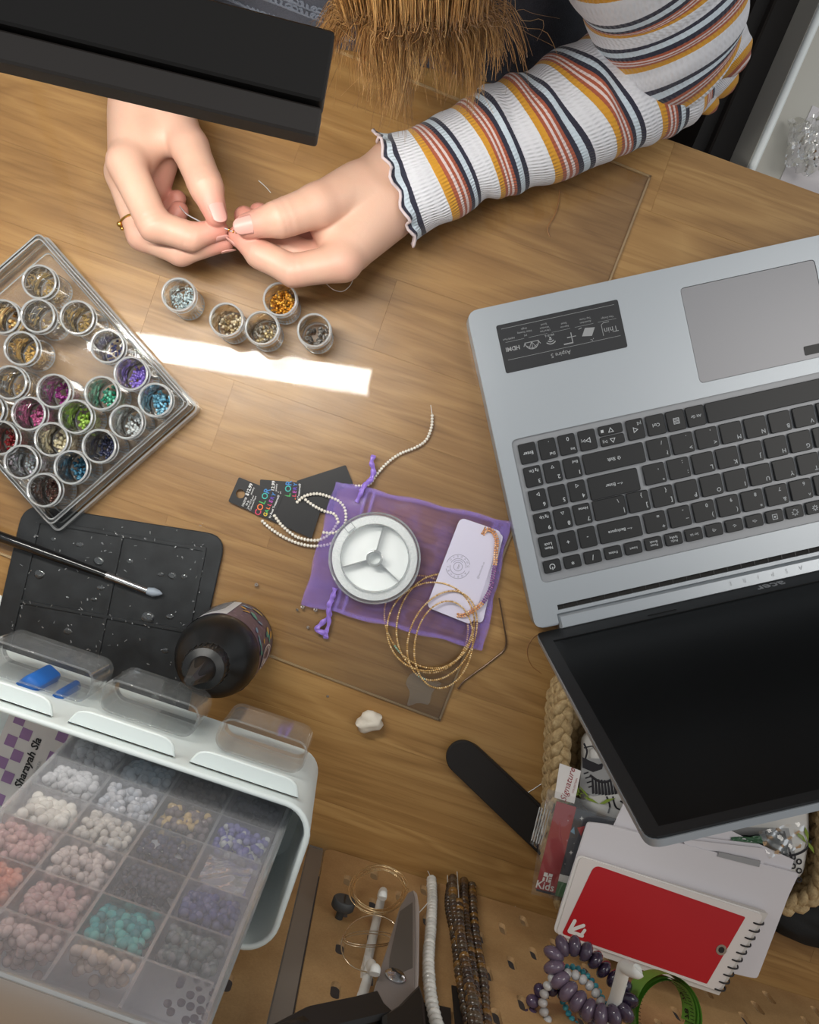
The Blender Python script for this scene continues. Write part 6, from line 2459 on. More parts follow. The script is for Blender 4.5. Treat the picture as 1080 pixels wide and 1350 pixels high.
CELL = {
    (0, 1): ('grey green', [srgb(128, 134, 132), srgb(110, 118, 118), srgb(146, 146, 150)], 110, 0.0022, 0.85),
    (0, 2): ('indigo blue', [srgb(92, 92, 150), srgb(78, 80, 130), srgb(120, 118, 160)], 120, 0.0022, 0.9),
    (0, 4): ('violet and clear', [srgb(108, 104, 176), srgb(140, 138, 190), srgb(196, 200, 200)], 120, 0.0020, 0.9),
    (0, 5): ('dark grey', [srgb(96, 100, 112)], 60, 0.0022, 0.5),
    (1, 0): ('peach pearl', [srgb(232, 206, 186), srgb(214, 196, 186)], 30, 0.0024, 0.35),
    (1, 1): ('turquoise', [srgb(74, 176, 176), srgb(104, 196, 190), srgb(56, 140, 146)], 120, 0.0024, 0.95),
    (1, 2): ('dark plum grey', [srgb(96, 92, 106), srgb(84, 82, 98)], 130, 0.0016, 0.6),
    (1, 3): ('dark navy', [srgb(60, 64, 92), srgb(74, 76, 104)], 140, 0.0018, 0.8),
    (1, 4): ('smoky brown and gold', [srgb(122, 108, 112), srgb(140, 126, 126), srgb(212, 184, 130)], 110, 0.0022, 0.9),
    (1, 5): ('grey brown', [srgb(126, 118, 116), srgb(110, 106, 110)], 100, 0.0024, 0.8),
    (2, 0): ('pale pink', [srgb(214, 190, 186)], 60, 0.0022, 0.5),
    (2, 1): ('dusty pink', [srgb(206, 176, 172), srgb(196, 160, 158)], 110, 0.0022, 0.9),
    (2, 2): ('cream pink', [srgb(222, 208, 202), srgb(206, 192, 188)], 110, 0.0022, 0.9),
    (2, 3): ('ivory', [srgb(222, 216, 208), srgb(208, 202, 196)], 110, 0.0022, 0.9),
    (2, 4): ('milky white', [srgb(214, 214, 218), srgb(200, 204, 212)], 110, 0.0022, 0.9),
    (2, 5): ('pale blue', [srgb(176, 196, 210), srgb(196, 210, 220)], 100, 0.0025, 0.8),
    (3, 1): ('coral', [srgb(212, 140, 116), srgb(200, 128, 108), srgb(222, 160, 140)], 120, 0.0022, 0.95),
    (3, 2): ('rose', [srgb(212, 176, 170), srgb(200, 160, 158)], 110, 0.0022, 0.9),
    (3, 3): ('white pearl', [srgb(234, 230, 222), srgb(222, 216, 208)], 70, 0.0030, 0.9),
    (3, 4): ('clear white', [srgb(220, 220, 222)], 90, 0.0024, 0.8),
    (3, 5): ('frost white', [srgb(214, 218, 224)], 80, 0.0024, 0.7),
}
rg = random.Random(17)
for (ci, ri), (nm_, cols, n, r_, fill) in CELL.items():
    m_ = MB()
    for k in range(int(n * 1.5)):
        # heaped against the front by leaning, low in the cell
        u = ci * COLW + rg.uniform(0.0016 + r_, COLW - 0.0016 - r_)
        s_ = (ri + 1) * ROWH - 0.0014 - r_ - (rg.random() ** 1.2) * max(0.001, (ROWH * fill - 2 * r_ - 0.002))
        d_ = rg.uniform(r_ + 0.0004, ODEP - r_ - 0.001) * rg.uniform(0.1, 1.0)
        d_ = max(d_, r_ + 0.0003)
        fq = rg.uniform(0.85, 1.12)
        m_.col = tuple(min(1, q * fq) for q in cols[rg.randrange(len(cols))])
        m_.ico(op(u, s_, d_), r_, 2)
    o = m_.build('craft_beads', M['tint_gloss'], origin=op((ci + 0.5) * COLW, (ri + 1) * ROWH, 0.015), angle=180)
    tag(o, nm_ + ' craft beads in the organiser, ' + ('column at the bin corner', 'second column from the bin corner', 'third column from the bin corner', 'column nearest the business card')[ci], 'beads', None, 'stuff')
# round dark discs in the top right compartment
disc_px = [(238, 1295), (264, 1299), (282, 1306), (252, 1309), (266, 1315), (240, 1319), (222, 1320), (252, 1324), (278, 1324), (265, 1329), (226, 1331), (257, 1340), (272, 1338), (264, 1348), (246, 1342)]
for k, (x, y) in enumerate(disc_px):
    # behind the lid, on the plane just inside it
    d = CM @ Vector(((x - 540.0) / F, -(y - 675.0) / F, -1.0))
    pl = op(0, 0, 0.004)
    t_ = (pl - Vector((0, 0, CAM_H))).dot(on) / d.dot(on)
    p = Vector((0, 0, CAM_H)) + d * t_
    m_ = MB().lathe([(0.0, 0.0), (0.0015, 0.0), (0.0018, 0.0005), (0.0018, 0.0012), (0.0, 0.0015)], p - on * 0.002, 14, on)
    tag(m_.build('flat_bead', plain('disc_plum', (74, 58, 80), 0.35) if k == 0 else bpy.data.materials['disc_plum'], origin=p), {0: 'topmost dark plum disc bead in the organiser corner compartment', 6: 'leftmost dark plum disc bead in the organiser corner compartment', 8: 'rightmost dark plum disc bead in the organiser corner compartment', 13: 'lowest dark plum disc bead in the organiser corner compartment'}.get(k, 'dark plum disc bead amid others in the organiser corner compartment'), 'bead', 'dark disc beads in the organiser')
# bagged lilac beads and foil tags
fb = empty('bead_bag', op(0.5 * COLW, 4 * ROWH - 0.004, 0.006), 'small clear bag of lilac beads in the right column of the organiser', 'bag')
m_ = MB()
for k in range(60):
    m_.col = rg.choice([srgb(170, 164, 206), srgb(190, 186, 216), srgb(206, 206, 222)])
    m_.ico(op(0.5 * COLW + rg.uniform(-0.011, 0.011), 3.55 * ROWH + rg.uniform(-0.008, 0.009), rg.uniform(0.006, 0.016)), 0.0022, 2)
tag(m_.build('bagged_beads', M['tint_gloss'], fb, angle=180), None, None, None, 'stuff')
m_ = MB().grid(lambda i, j: op(0.5 * COLW + (i - 0.5) * 0.024, 3.5 * ROWH + (j - 0.5) * 0.020, 0.0034 - 0.002 * math.sin(PI * i) * math.sin(PI * j) + 0.0008 * math.sin(13 * i + 7 * j) * math.sin(11 * j)), 16, 16)
m_.build('bag_film', M['film'], fb, angle=20)
for k, (cu2, su2, w2, h2, lab_) in enumerate(((1.52, 3.62, 0.024, 0.006, 'wide silvery plastic strip in the second organiser column'), (1.75, 3.55, 0.008, 0.010, 'small silvery tag at the divider in the second organiser column'), (2.3, 3.3, 0.005, 0.009, 'tiny pale tag in the third organiser column'))):
    m_ = MB().grid(lambda i, j: op(cu2 * COLW + (i - 0.5) * w2, su2 * ROWH + (j - 0.5) * h2, 0.003 + 0.0008 * math.sin(5 * i + 3 * j)), 8, 5)
    tag(m_.build('silver_tag', plain('silver_foil', (206, 212, 220), 0.3, 0.4) if k == 0 else bpy.data.materials['silver_foil'], origin=op(cu2 * COLW, su2 * ROWH, 0.003)), lab_, 'tag')
# ------------------------------------------------------------------ signed-distance modelling for the body and hands
def smin(a, b, k):
    h = np.clip(0.5 + 0.5 * (b - a) / k, 0, 1)
    return b * (1 - h) + a * h - k * h * (1 - h)


def sd_cone(Pg, a, b, ra, rb):
    a, b = np.array(a), np.array(b)
    ab = b - a
    q = Pg - a
    h = np.clip((q @ ab) / max(1e-12, ab @ ab), 0, 1)
    d = np.linalg.norm(q - h[..., None] * ab, axis=-1)
    return d - (ra + (rb - ra) * h)


def sd_ell(Pg, c, rad, ax=None):
    q = Pg - np.array(c)
    if ax is not None:
        q = q @ np.array(ax).T
    q = q / np.array(rad)
    n = np.linalg.norm(q, axis=-1)
    return (n - 1) * min(rad)


def grid_pts(lo, hi, h):
    xs = [np.arange(lo[i], hi[i] + h, h) for i in range(3)]
    G_ = np.stack(np.meshgrid(*xs, indexing='ij'), axis=-1).astype(np.float64)
    return G_


def surface_nets(D, lo, h):
    """Vertices and quads of the zero level of a distance grid."""
    nx, ny, nz = D.shape
    s = D < 0
    cs = np.zeros((nx - 1, ny - 1, nz - 1), dtype=np.int32)
    acc = np.zeros((nx - 1, ny - 1, nz - 1, 3))
    cnt = np.zeros((nx - 1, ny - 1, nz - 1))
    corners = [(i, j, k) for i in (0, 1) for j in (0, 1) for k in (0, 1)]
    val = {c: D[c[0]:nx - 1 + c[0], c[1]:ny - 1 + c[1], c[2]:nz - 1 + c[2]] for c in corners}
    for c1 in corners:
        for ax in range(3):
            if c1[ax] == 0:
                c2 = list(c1)
                c2[ax] = 1
                c2 = tuple(c2)
                a, b = val[c1], val[c2]
                m = (a < 0) != (b < 0)
                t_ = np.where(m, a / np.where(m, a - b, 1), 0)
                for q in range(3):
                    acc[..., q] += np.where(m, c1[q] + (t_ if q == ax else 0), 0)
                cnt += m
    act = cnt > 0
    idx = -np.ones(act.shape, dtype=np.int64)
    idx[act] = np.arange(act.sum())
    ijk = np.argwhere(act)
    V = (ijk + acc[act] / cnt[act][:, None]) * h + np.array(lo)
    quads = []
    for ax in range(3):
        o1, o2 = (ax + 1) % 3, (ax + 2) % 3
        sl0 = [slice(0, n) for n in D.shape]
        sl1 = [slice(0, n) for n in D.shape]
        sl0[ax] = slice(0, D.shape[ax] - 1)
        sl1[ax] = slice(1, D.shape[ax])
        a, b = s[tuple(sl0)], s[tuple(sl1)]
        ch = np.argwhere(a != b)
        ok = (ch[:, o1] > 0) & (ch[:, o2] > 0) & (ch[:, o1] < D.shape[o1] - 1) & (ch[:, o2] < D.shape[o2] - 1)
        ch = ch[ok]
        inside = a[tuple(ch.T)]

        def cell(d1, d2):
            c = ch.copy()
            c[:, o1] -= d1
            c[:, o2] -= d2
            return idx[c[:, 0], c[:, 1], c[:, 2]]
        q = np.stack([cell(1, 1), cell(0, 1), cell(0, 0), cell(1, 0)], axis=1)
        q[~inside] = q[~inside][:, ::-1]
        quads.append(q)
    Q = np.concatenate(quads)
    return V, Q


def L3(p):
    return [p.x, p.y, p.z]


def hand_mesh(h, palm, fingers, webs, creases, dents=()):
    """fingers: list of (points, radii). Returns verts, quads, colour per vertex."""
    allp = [np.array(p) for ps, _ in fingers for p in ps] + [np.array(p) for a, b, _, _ in palm for p in (a, b)]
    lo = np.min(allp, axis=0) - 0.035
    hi = np.max(allp, axis=0) + 0.035
    Pg = grid_pts(lo, hi, h)
    D = None
    for a, b, ra, rb in palm:
        d = sd_cone(Pg, a, b, ra, rb)
        D = d if D is None else smin(D, d, 0.010)
    for a, b, ra, rb in webs:
        D = smin(D, sd_cone(Pg, a, b, ra, rb), 0.009)
    for ps, rr in fingers:
        f = None
        for i in range(len(ps) - 1):
            d = sd_cone(Pg, ps[i], ps[i + 1], rr[i], rr[i + 1])
            f = d if f is None else smin(f, d, 0.0035)
        dist = np.linalg.norm(Pg - np.array(ps[0]), axis=-1)
        k = np.clip(0.0085 - (dist - 0.010) * 0.42, 0.0009, 0.0085)
        D = smin(D, f, k)
    for c, ax, r_, amp in creases:
        ax = np.array(ax) / np.linalg.norm(ax)
        q = Pg - np.array(c)
        s_ = q @ ax
        near = np.exp(-(np.linalg.norm(q, axis=-1) / r_) ** 4)
        D = D + amp * near * (np.exp(-((s_ - 0.0024) / 0.0011) ** 2) + np.exp(-((s_ + 0.0022) / 0.0011) ** 2) + 0.8 * np.exp(-(s_ / 0.0010) ** 2))
    for c, r_, amp in dents:
        D = D + amp * np.exp(-(np.linalg.norm(Pg - np.array(c), axis=-1) / r_) ** 2)
    V, Q = surface_nets(D, lo, h)
    # light smoothing towards neighbours
    for _ in range(2):
        S = np.zeros_like(V)
        C_ = np.zeros(len(V))
        for i in range(4):
            a, b = Q[:, i], Q[:, (i + 1) % 4]
            np.add.at(S, a, V[b])
            np.add.at(C_, a, 1)
            np.add.at(S, b, V[a])
            np.add.at(C_, b, 1)
        V = V * 0.5 + 0.5 * S / np.maximum(C_, 1)[:, None]
    return V, Q


SKIN = np.array(srgb(212, 174, 152))
PINK = np.array(srgb(208, 134, 122))


def skin_cols(V, pinks):
    w = np.zeros(len(V))
    for p, r_, a in pinks:
        w = np.maximum(w, a * np.exp(-(np.linalg.norm(V - np.array(p), axis=1) / r_) ** 2))
    return SKIN[None] * (1 - w[:, None]) + PINK[None] * w[:, None]


t = NT('skin')
a_ = t.node('ShaderNodeAttribute')
a_.attribute_name = 'tint'
tv = t.coords('Object')
nA = t.noise(tv, 90, 4, 0.6)
nB = t.noise(tv, 1500, 3, 0.6)
colr = t.mixc(t.math('MULTIPLY', nA, 0.22), a_.outputs['Color'], srgb(206, 142, 120))
p_ = t.node('ShaderNodeBsdfPrincipled')
t.link(colr, p_.inputs['Base Color'])
p_.inputs['Roughness'].default_value = 0.46
p_.inputs['Subsurface Weight'].default_value = 0.12
p_.inputs['Subsurface Radius'].default_value = (0.006, 0.0025, 0.0015)
p_.inputs['Subsurface Scale'].default_value = 1.0
t.link(t.bump(t.math('ADD', nB, t.math('MULTIPLY', nA, 0.6)), 0.16, 0.0006), p_.inputs['Normal'])
t.surf(p_.outputs[0])
M['skin'] = t.mat
M['nail'] = plain('fingernail', (214, 160, 150), 0.38)

person = empty('person', Vector((0.02, 0.56, -0.75)), 'person in a striped ribbed top and dark vest threading beads at the table', 'person')


def A3(x, y, z):
    return L3(at(x, y, z))


# ---- hand on the picture's left: thumb and forefinger pinching the thread
lh_f = {
    'index': ([A3(166, 216, .066), A3(203, 296, .070), A3(250, 312, .064), A3(289, 303, .060)], [.0128, .0112, .0098, .0066]),
    'middle': ([A3(163, 230, .048), A3(188, 310, .048), A3(238, 332, .048), A3(297, 319, .050)], [.0125, .0108, .0096, .0066]),
    'ring': ([A3(166, 238, .031), A3(196, 312, .029), A3(226, 300, .028), A3(236, 278, .033)], [.0118, .0102, .0092, .0070]),
    'little': ([A3(174, 240, .019), A3(204, 295, .015), A3(226, 280, .015), A3(234, 262, .020)], [.0105, .0090, .0080, .0064]),
    'thumb': ([A3(222, 150, .048), A3(250, 194, .060), A3(271, 244, .070), A3(285, 284, .069)], [.0160, .0130, .0118, .0078]),
}
wr = A3(200, 96, .038)
lh_palm = [(wr, A3(170, 212, .062), .026, .0128), (wr, A3(168, 226, .046), .026, .0130), (wr, A3(170, 234, .032), .024, .0120), (wr, A3(178, 236, .020), .022, .0105),
           (A3(202, 120, .040), A3(246, 190, .052), .0235, .0125), (A3(190, 160, .042), A3(180, 205, .050), .020, .014), (A3(212, 190, .030), A3(204, 244, .024), .016, .012), (A3(205, 20, .040), wr, .0290, .0265)]
lh_web = [(A3(190, 186, .056), A3(228, 178, .054), .0115, .0115)]


def vec(a, b):
    return [b[i] - a[i] for i in range(3)]


lf = lh_f
lh_cr = [(lf['thumb'][0][2], vec(lf['thumb'][0][1], lf['thumb'][0][2]), 0.014, 0.0011), (lf['index'][0][1], vec(lf['index'][0][0], lf['index'][0][1]), 0.014, 0.0011),
         (lf['index'][0][2], vec(lf['index'][0][1], lf['index'][0][2]), 0.012, 0.0010)]
HV = 0.00115
V1, Q1 = hand_mesh(HV, lh_palm, list(lf.values()), lh_web, lh_cr)
P1 = [(lf[k][0][3], 0.016, 0.95) for k in lf] + [(lf[k][0][2], 0.011, 0.55) for k in lf] + [(lf[k][0][1], 0.012, 0.5) for k in lf] + [(A3(212, 235, .030), 0.022, 0.55), (lf['index'][0][0], .012, .25)]
C1 = skin_cols(V1, P1)

# ---- hand on the picture's right
rf = {
    'index': ([A3(452, 346, .062), A3(388, 357, .064), A3(344, 336, .062), A3(314, 310, .060)], [.0132, .0112, .0100, .0068]),
    'middle': ([A3(460, 334, .044), A3(398, 338, .042), A3(352, 304, .043), A3(322, 285, .048)], [.0128, .0108, .0096, .0072]),
    'ring': ([A3(468, 320, .030), A3(404, 318, .027), A3(364, 292, .032), A3(341, 280, .038)], [.0120, .0102, .0092, .0070]),
    'little': ([A3(474, 304, .020), A3(416, 302, .015), A3(388, 288, .018), A3(366, 282, .022)], [.0105, .0090, .0080, .0064]),
    'thumb': ([A3(474, 250, .054), A3(420, 271, .070), A3(372, 288, .078), A3(327, 298, .073)], [.0185, .0148, .0126, .0086]),
}
wr2 = A3(536, 238, .038)
rh_palm = [(wr2, A3(450, 342, .058), .0265, .0135), (wr2, A3(458, 330, .044), .0265, .0132), (wr2, A3(466, 316, .031), .025, .0122), (wr2, A3(472, 300, .021), .023, .0108),
           (A3(516, 242, .040), A3(424, 268, .062), .0255, .0150), (A3(500, 275, .046), A3(462, 318, .052), .022, .0160), (A3(620, 205, .040), wr2, .0270, .0262)]
rh_web = [(A3(432, 300, .054), A3(446, 322, .052), .0125, .0125)]
rh_cr = [(rf['thumb'][0][2], vec(rf['thumb'][0][1], rf['thumb'][0][2]), 0.015, 0.0012), (rf['index'][0][1], vec(rf['index'][0][0], rf['index'][0][1]), 0.014, 0.0010),
         (rf['index'][0][2], vec(rf['index'][0][1], rf['index'][0][2]), 0.012, 0.0009)]
V2, Q2 = hand_mesh(HV, rh_palm, list(rf.values()), rh_web, rh_cr)
P2 = [(rf[k][0][3], 0.016, 0.95) for k in rf] + [(rf[k][0][2], 0.011, 0.5) for k in rf] + [(rf[k][0][1], 0.012, 0.5) for k in rf] + [(A3(410, 318, .040), 0.022, 0.55), (A3(452, 352, .072), .014, .25)]
C2 = skin_cols(V2, P2)

# ---- head, neck, trunk and arms of the same body (mostly above the picture or under the clothes)
SH_L, SH_R = (0.125, 0.400, 0.262), (-0.215, 0.500, 0.240)
EL_L, EL_R = A3(905, 72, .050), (-0.185, 0.440, 0.052)
HEAD = np.array((0.000, 0.400, 0.450))
lo, hi = np.array((-0.34, 0.10, -0.36)), np.array((0.36, 0.78, 0.60))
HB = 0.008
Pg = grid_pts(lo, hi, HB)
D = sd_cone(Pg, (0.01, 0.60, -0.20), (-0.01, 0.52, 0.02), 0.115, 0.098)
D = smin(D, sd_cone(Pg, (-0.01, 0.52, 0.02), (-0.03, 0.460, 0.18), 0.098, 0.088), 0.03)
D = smin(D, sd_cone(Pg, SH_L, SH_R, 0.040, 0.040), 0.03)
D = smin(D, sd_cone(Pg, (-0.03, 0.455, 0.25), HEAD + np.array((0, 0.03, -0.05)), 0.055, 0.050), 0.03)
D = smin(D, sd_ell(Pg, HEAD, (0.076, 0.100, 0.105)), 0.02)
D = smin(D, sd_ell(Pg, HEAD + np.array((0, -0.045, -0.060)), (0.052, 0.050, 0.055)), 0.02)
D = smin(D, sd_cone(Pg, HEAD + np.array((0, -0.098, -0.005)), HEAD + np.array((0, -0.112, -0.035)), 0.008, 0.012), 0.012)
for s_ in (-1, 1):
    D = smin(D, sd_ell(Pg, HEAD + np.array((0.078 * s_, 0.01, -0.02)), (0.010, 0.020, 0.032)), 0.008)
    D = D + 0.006 * np.exp(-(np.linalg.norm(Pg - (HEAD + np.array((0.032 * s_, -0.098, 0.0))), axis=-1) / 0.016) ** 2)
D = D + 0.004 * np.exp(-((np.abs(Pg[..., 2] - (HEAD[2] - 0.068)) / 0.006) ** 2 + (np.abs(Pg[..., 0] - HEAD[0]) / 0.024) ** 4 + ((Pg[..., 1] - (HEAD[1] - 0.096)) / 0.02) ** 2))
for sh, el, wr_ in ((SH_L, EL_L, wr2), (SH_R, EL_R, wr)):
    D = smin(D, sd_cone(Pg, sh, el, 0.038, 0.028), 0.012)
    d = sd_cone(Pg, el, [el[i] * 0.35 + wr_[i] * 0.65 for i in range(3)], 0.028, 0.0235)
    D = smin(D, d, 0.008)
V3b, Q3b = surface_nets(D, lo, HB)
C3b = np.tile(SKIN, (len(V3b), 1))
eye_w = np.zeros(len(V3b))
for s_ in (-1, 1):
    eye_w = np.maximum(eye_w, np.exp(-(np.linalg.norm(V3b - (HEAD + np.array((0.032 * s_, -0.092, 0.0))), axis=1) / 0.010) ** 4))
C3b = C3b * (1 - 0.8 * eye_w[:, None]) + np.array((0.12, 0.09, 0.07)) * 0.8 * eye_w[:, None]
lip = np.exp(-(np.abs(V3b[:, 2] - (HEAD[2] - 0.068)) / 0.009) ** 4 - (np.abs(V3b[:, 0] - HEAD[0]) / 0.022) ** 4) * (V3b[:, 1] < HEAD[1] - 0.07)
C3b = C3b * (1 - 0.7 * lip[:, None]) + np.array(srgb(186, 96, 92)) * 0.7 * lip[:, None]
vs = np.concatenate([V3b, V1, V2])
qs = np.concatenate([Q3b, Q1 + len(V3b), Q2 + len(V3b) + len(V1)])
mb = MB()
mb.v = [tuple(p) for p in vs]
mb.f = [tuple(int(i) for i in q) for q in qs]
mb.m = [0] * len(mb.f)
mb.c = [tuple(c) for c in np.concatenate([C3b, C1, C2])]
mb.build('body', M['skin'], person, angle=180)


def nail(tip, prev, normal, w, l, r, back, label=None):
    tip, prev = Vector(tip), Vector(prev)
    ax = (tip - prev).normalized()
    n_ = Vector(normal)
    n_ = (n_ - ax * n_.dot(ax)).normalized()
    s_ = ax.cross(n_)

    def fn(i, j):
        a = (i - 0.5) * w / r
        e = abs(2 * i - 1)
        y = -back + l * j
        y -= (0.28 * l) * (abs(2 * i - 1) ** 2.6) * (j - 0.35) * 1.3
        rr_ = r * (1.0 - 0.10 * j)
        return tip + ax * y + s_ * (rr_ * math.sin(a)) + n_ * (rr_ * math.cos(a) + 0.0004 + 0.0006 * j)
    o = MB().grid(fn, 13, 13).build('fingernail', M['nail'], person, angle=180)
    sol = o.modifiers.new('thickness', 'SOLIDIFY')
    sol.thickness = 0.0007
    sol.offset = -1
    return o


nail(lf['thumb'][0][3], lf['thumb'][0][2], (0.45, 0.05, 1.0), 0.0128, 0.0150, 0.0084, 0.0070)
nail(rf['thumb'][0][3], rf['thumb'][0][2], (0.05, -0.22, 1.0), 0.0138, 0.0145, 0.0092, 0.0070)
nail(lf['middle'][0][3], lf['middle'][0][2], (0.1, -1.0, -0.35), 0.0095, 0.0105, 0.0070, 0.0045)
nail(lf['index'][0][3], lf['index'][0][2], (-0.1, -1.0, 0.05), 0.0098, 0.0105, 0.0070, 0.0045)
nail(rf['index'][0][3], rf['index'][0][2], (-0.6, -1.0, -0.2), 0.0098, 0.0105, 0.0072, 0.0045)

# gold ring on the middle finger of the left-hand side hand
mp0, mp1 = Vector(lf['middle'][0][0]), Vector(lf['middle'][0][1])
rp = mp0.lerp(mp1, 0.74)
rax = (mp1 - mp0).normalized()
gr_ = empty('finger_ring', rp, 'thin gold ring with a small ball on a finger of the hand under the lamp', 'ring')
MB().torus(rp, 0.0117, 0.0008, rax, 28, 8).build('band', M['gold'], gr_)
bo = at(170, 297, .050)
outd = Vector((-1, -0.3, 0))
outd = (outd - rax * outd.dot(rax)).normalized()
MB().ball(rp + outd * 0.0130 + Z * 0.001, 0.0021, 14, 10).build('ball', M['gold'], gr_, angle=180)
MB().ball(rp + outd * 0.0128 - Z * 0.0015 + rax * 0.0024, 0.0015, 12, 8).build('ball', M['gold'], gr_, angle=180)

# thread being beaded, held between the two hands
th = empty('beading_thread', at(300, 302, .062), 'fine clear thread with tiny gold beads held between both hands', 'thread')
MB().tube(spline([at(237, 272, .040), at(246, 282, .046), at(262, 291, .052), at(282, 300, .060), at(296, 301, .0640), at(306, 305, .0655), at(318, 308, .066)], 8), 0.00045, 6).build('thread_line', plain('thread_grey', (196, 198, 200), 0.3), th, angle=180)
for k, (x, y) in enumerate(((302, 303), (308, 305.5), (312, 307))):
    MB().torus(at(x, y, .0660), 0.0008, 0.0006, Vector((1, -0.4, 0)), 10, 6).build('gold_bead', M['gold'], th, angle=180)
MB().tube(spline([at(430, 374, .052), at(440, 382, .03), at(452, 384, .02), at(462, 376, .02), at(466, 366, .03)], 6), 0.0002, 4).build('loose_end', M['white'], th, angle=180)

# ------------------------------------------------------------------ striped ribbed top
t = NT('striped_rib_knit')
a_ = t.node('ShaderNodeAttribute')
a_.attribute_name = 'tint'
sp_ = t.node('ShaderNodeSeparateColor')
t.link(a_.outputs['Color'], sp_.inputs[0])
ft_ = t.noise(t.coords('Object'), 700, 2, 0.5)
vv = t.math('ADD', t.math('MULTIPLY', sp_.outputs[0], 1.0 / 0.0375), t.math('MULTIPLY', t.math('SUBTRACT', ft_, 0.5), 0.014))
fr_ = t.math('FRACT', vv)
WHT, MUS, RUS, NAV = srgb(214, 214, 220), srgb(204, 146, 40), srgb(164, 84, 58), srgb(38, 38, 56)
PBL, PWT = srgb(196, 208, 218), srgb(214, 196, 194)
stp = t.ramp(fr_, [(0.0, WHT), (0.34, MUS), (0.455, RUS), (0.515, PWT), (0.555, RUS), (0.605, PWT), (0.645, RUS), (0.70, NAV), (0.785, PBL), (0.885, NAV), (0.97, WHT)], 'CONSTANT')
ribs = t.math('SINE', t.math('MULTIPLY', sp_.outputs[1], 2 * PI * 84))
cross = t.math('SINE', t.math('MULTIPLY', sp_.outputs[0], 2 * PI / 0.0052))
hgt = t.math('ADD', t.math('MULTIPLY', ribs, 0.5), t.math('MULTIPLY', t.math('MULTIPLY', cross, ribs), 0.35))
hgt = t.math('ADD', hgt, t.math('MULTIPLY', t.noise(t.coords('Object'), 120, 3), 1.5))
t.surf(t.bsdf(stp, 0.85, 0, t.bump(hgt, 0.55, 0.0007), Sheen_Weight=0.2))
M['knit'] = t.mat
WNZ = random.Random(31)
WPH = [WNZ.uniform(0, 6.28) for _ in range(12)]


def sleeve(ctrl, nm, v0=0.0, shear=None, flat=0.88, seg=72, step=0.0022, cuff=True, fold=0.0022, cap_end=False, ref=None, folds=()):
    """ctrl: (point, radius) from the cuff upwards; stripes run round the arm."""
    C = spline([c for c, r in ctrl], 14)
    Rr = []
    n0 = len(ctrl)
    for i in range(len(C)):
        f = i / (len(C) - 1) * (n0 - 1)
        k = min(n0 - 2, int(f))
        w = f - k
        w = w * w * (3 - 2 * w)
        Rr.append(ctrl[k][1] * (1 - w) + ctrl[k + 1][1] * w)
    # resample evenly
    S = [0.0]
    for a, b in zip(C, C[1:]):
        S.append(S[-1] + (b - a).length)
    n = int(S[-1] / step)
    pts, rad = [], []
    j = 0
    for i in range(n + 1):
        s = S[-1] * i / n
        while j < len(S) - 2 and S[j + 1] < s:
            j += 1
        w = (s - S[j]) / max(1e-9, S[j + 1] - S[j])
        pts.append(C[j].lerp(C[j + 1], w))
        rad.append(Rr[j] * (1 - w) + Rr[j + 1] * w)
    mb = MB()
    vs, fs, cs = [], [], []
    for i in range(n + 1):
        d = (pts[min(i + 1, n)] - pts[max(i - 1, 0)]).normalized()
        up = Vector(ref) if ref is not None else Z
        up = (up - d * up.dot(d)).normalized()
        sd = d.cross(up)
        s = i * step
        for k in range(seg):
            a = 2 * PI * k / seg
            r = rad[i]
            # crumpled folds round the arm
            w = math.sin(s * 150 + 1.3 * math.sin(a + WPH[0]) + 1.5 * math.sin(2 * a + WPH[1]) + WPH[2]) * (0.5 + 0.5 * math.sin(a * 1 + s * 30 + WPH[3]))
            w2 = math.sin(s * 320 + 2.2 * math.sin(a * 2 + WPH[4]) + WPH[5]) * (0.5 + 0.5 * math.sin(2 * a - s * 50 + WPH[6]))
            r += fold * (0.8 * w + 0.35 * w2) * min(1, s / 0.02)
            for (fs_, fa, amp, ws, wa) in folds:
                da = (a - fa + PI) % (2 * PI) - PI
                r += amp * math.exp(-((s - fs_ - 0.25 * ws * math.sin(da)) / ws) ** 2 - (da / wa) ** 2)
            off = 0.0
            if cuff and s < 0.010:
                e = 1 - s / 0.010
                r += e * e * (0.0022 + 0.0030 * math.sin(9 * a + 1.0) + 0.0016 * math.sin(17 * a))
                off = -e * 0.0018 * math.sin(13 * a)
            p = pts[i] + sd * (r * math.sin(a)) + up * (r * flat * math.cos(a)) + d * off
            vs.append(p)
            sh = (shear(s) if shear else 0.0) * r * math.sin(a)
            cs.append((v0 + s + sh, k / seg if k <= seg / 2 else 1 - k / seg, 0))
    for i in range(n):
        for k in range(seg):
            l = (k + 1) % seg
            fs.append((i * seg + k, (i + 1) * seg + k, (i + 1) * seg + l, i * seg + l))
    mb.v, mb.f, mb.m, mb.c = [tuple(p) for p in vs], fs, [0] * len(fs), cs
    if cap_end:
        mb.f.append(tuple(n * seg + k for k in range(seg)))
        mb.m.append(0)
    o = mb.build(nm, M['knit'], person, angle=180)
    ring0 = [Vector(vs[k]) for k in range(seg)]
    return o, ring0


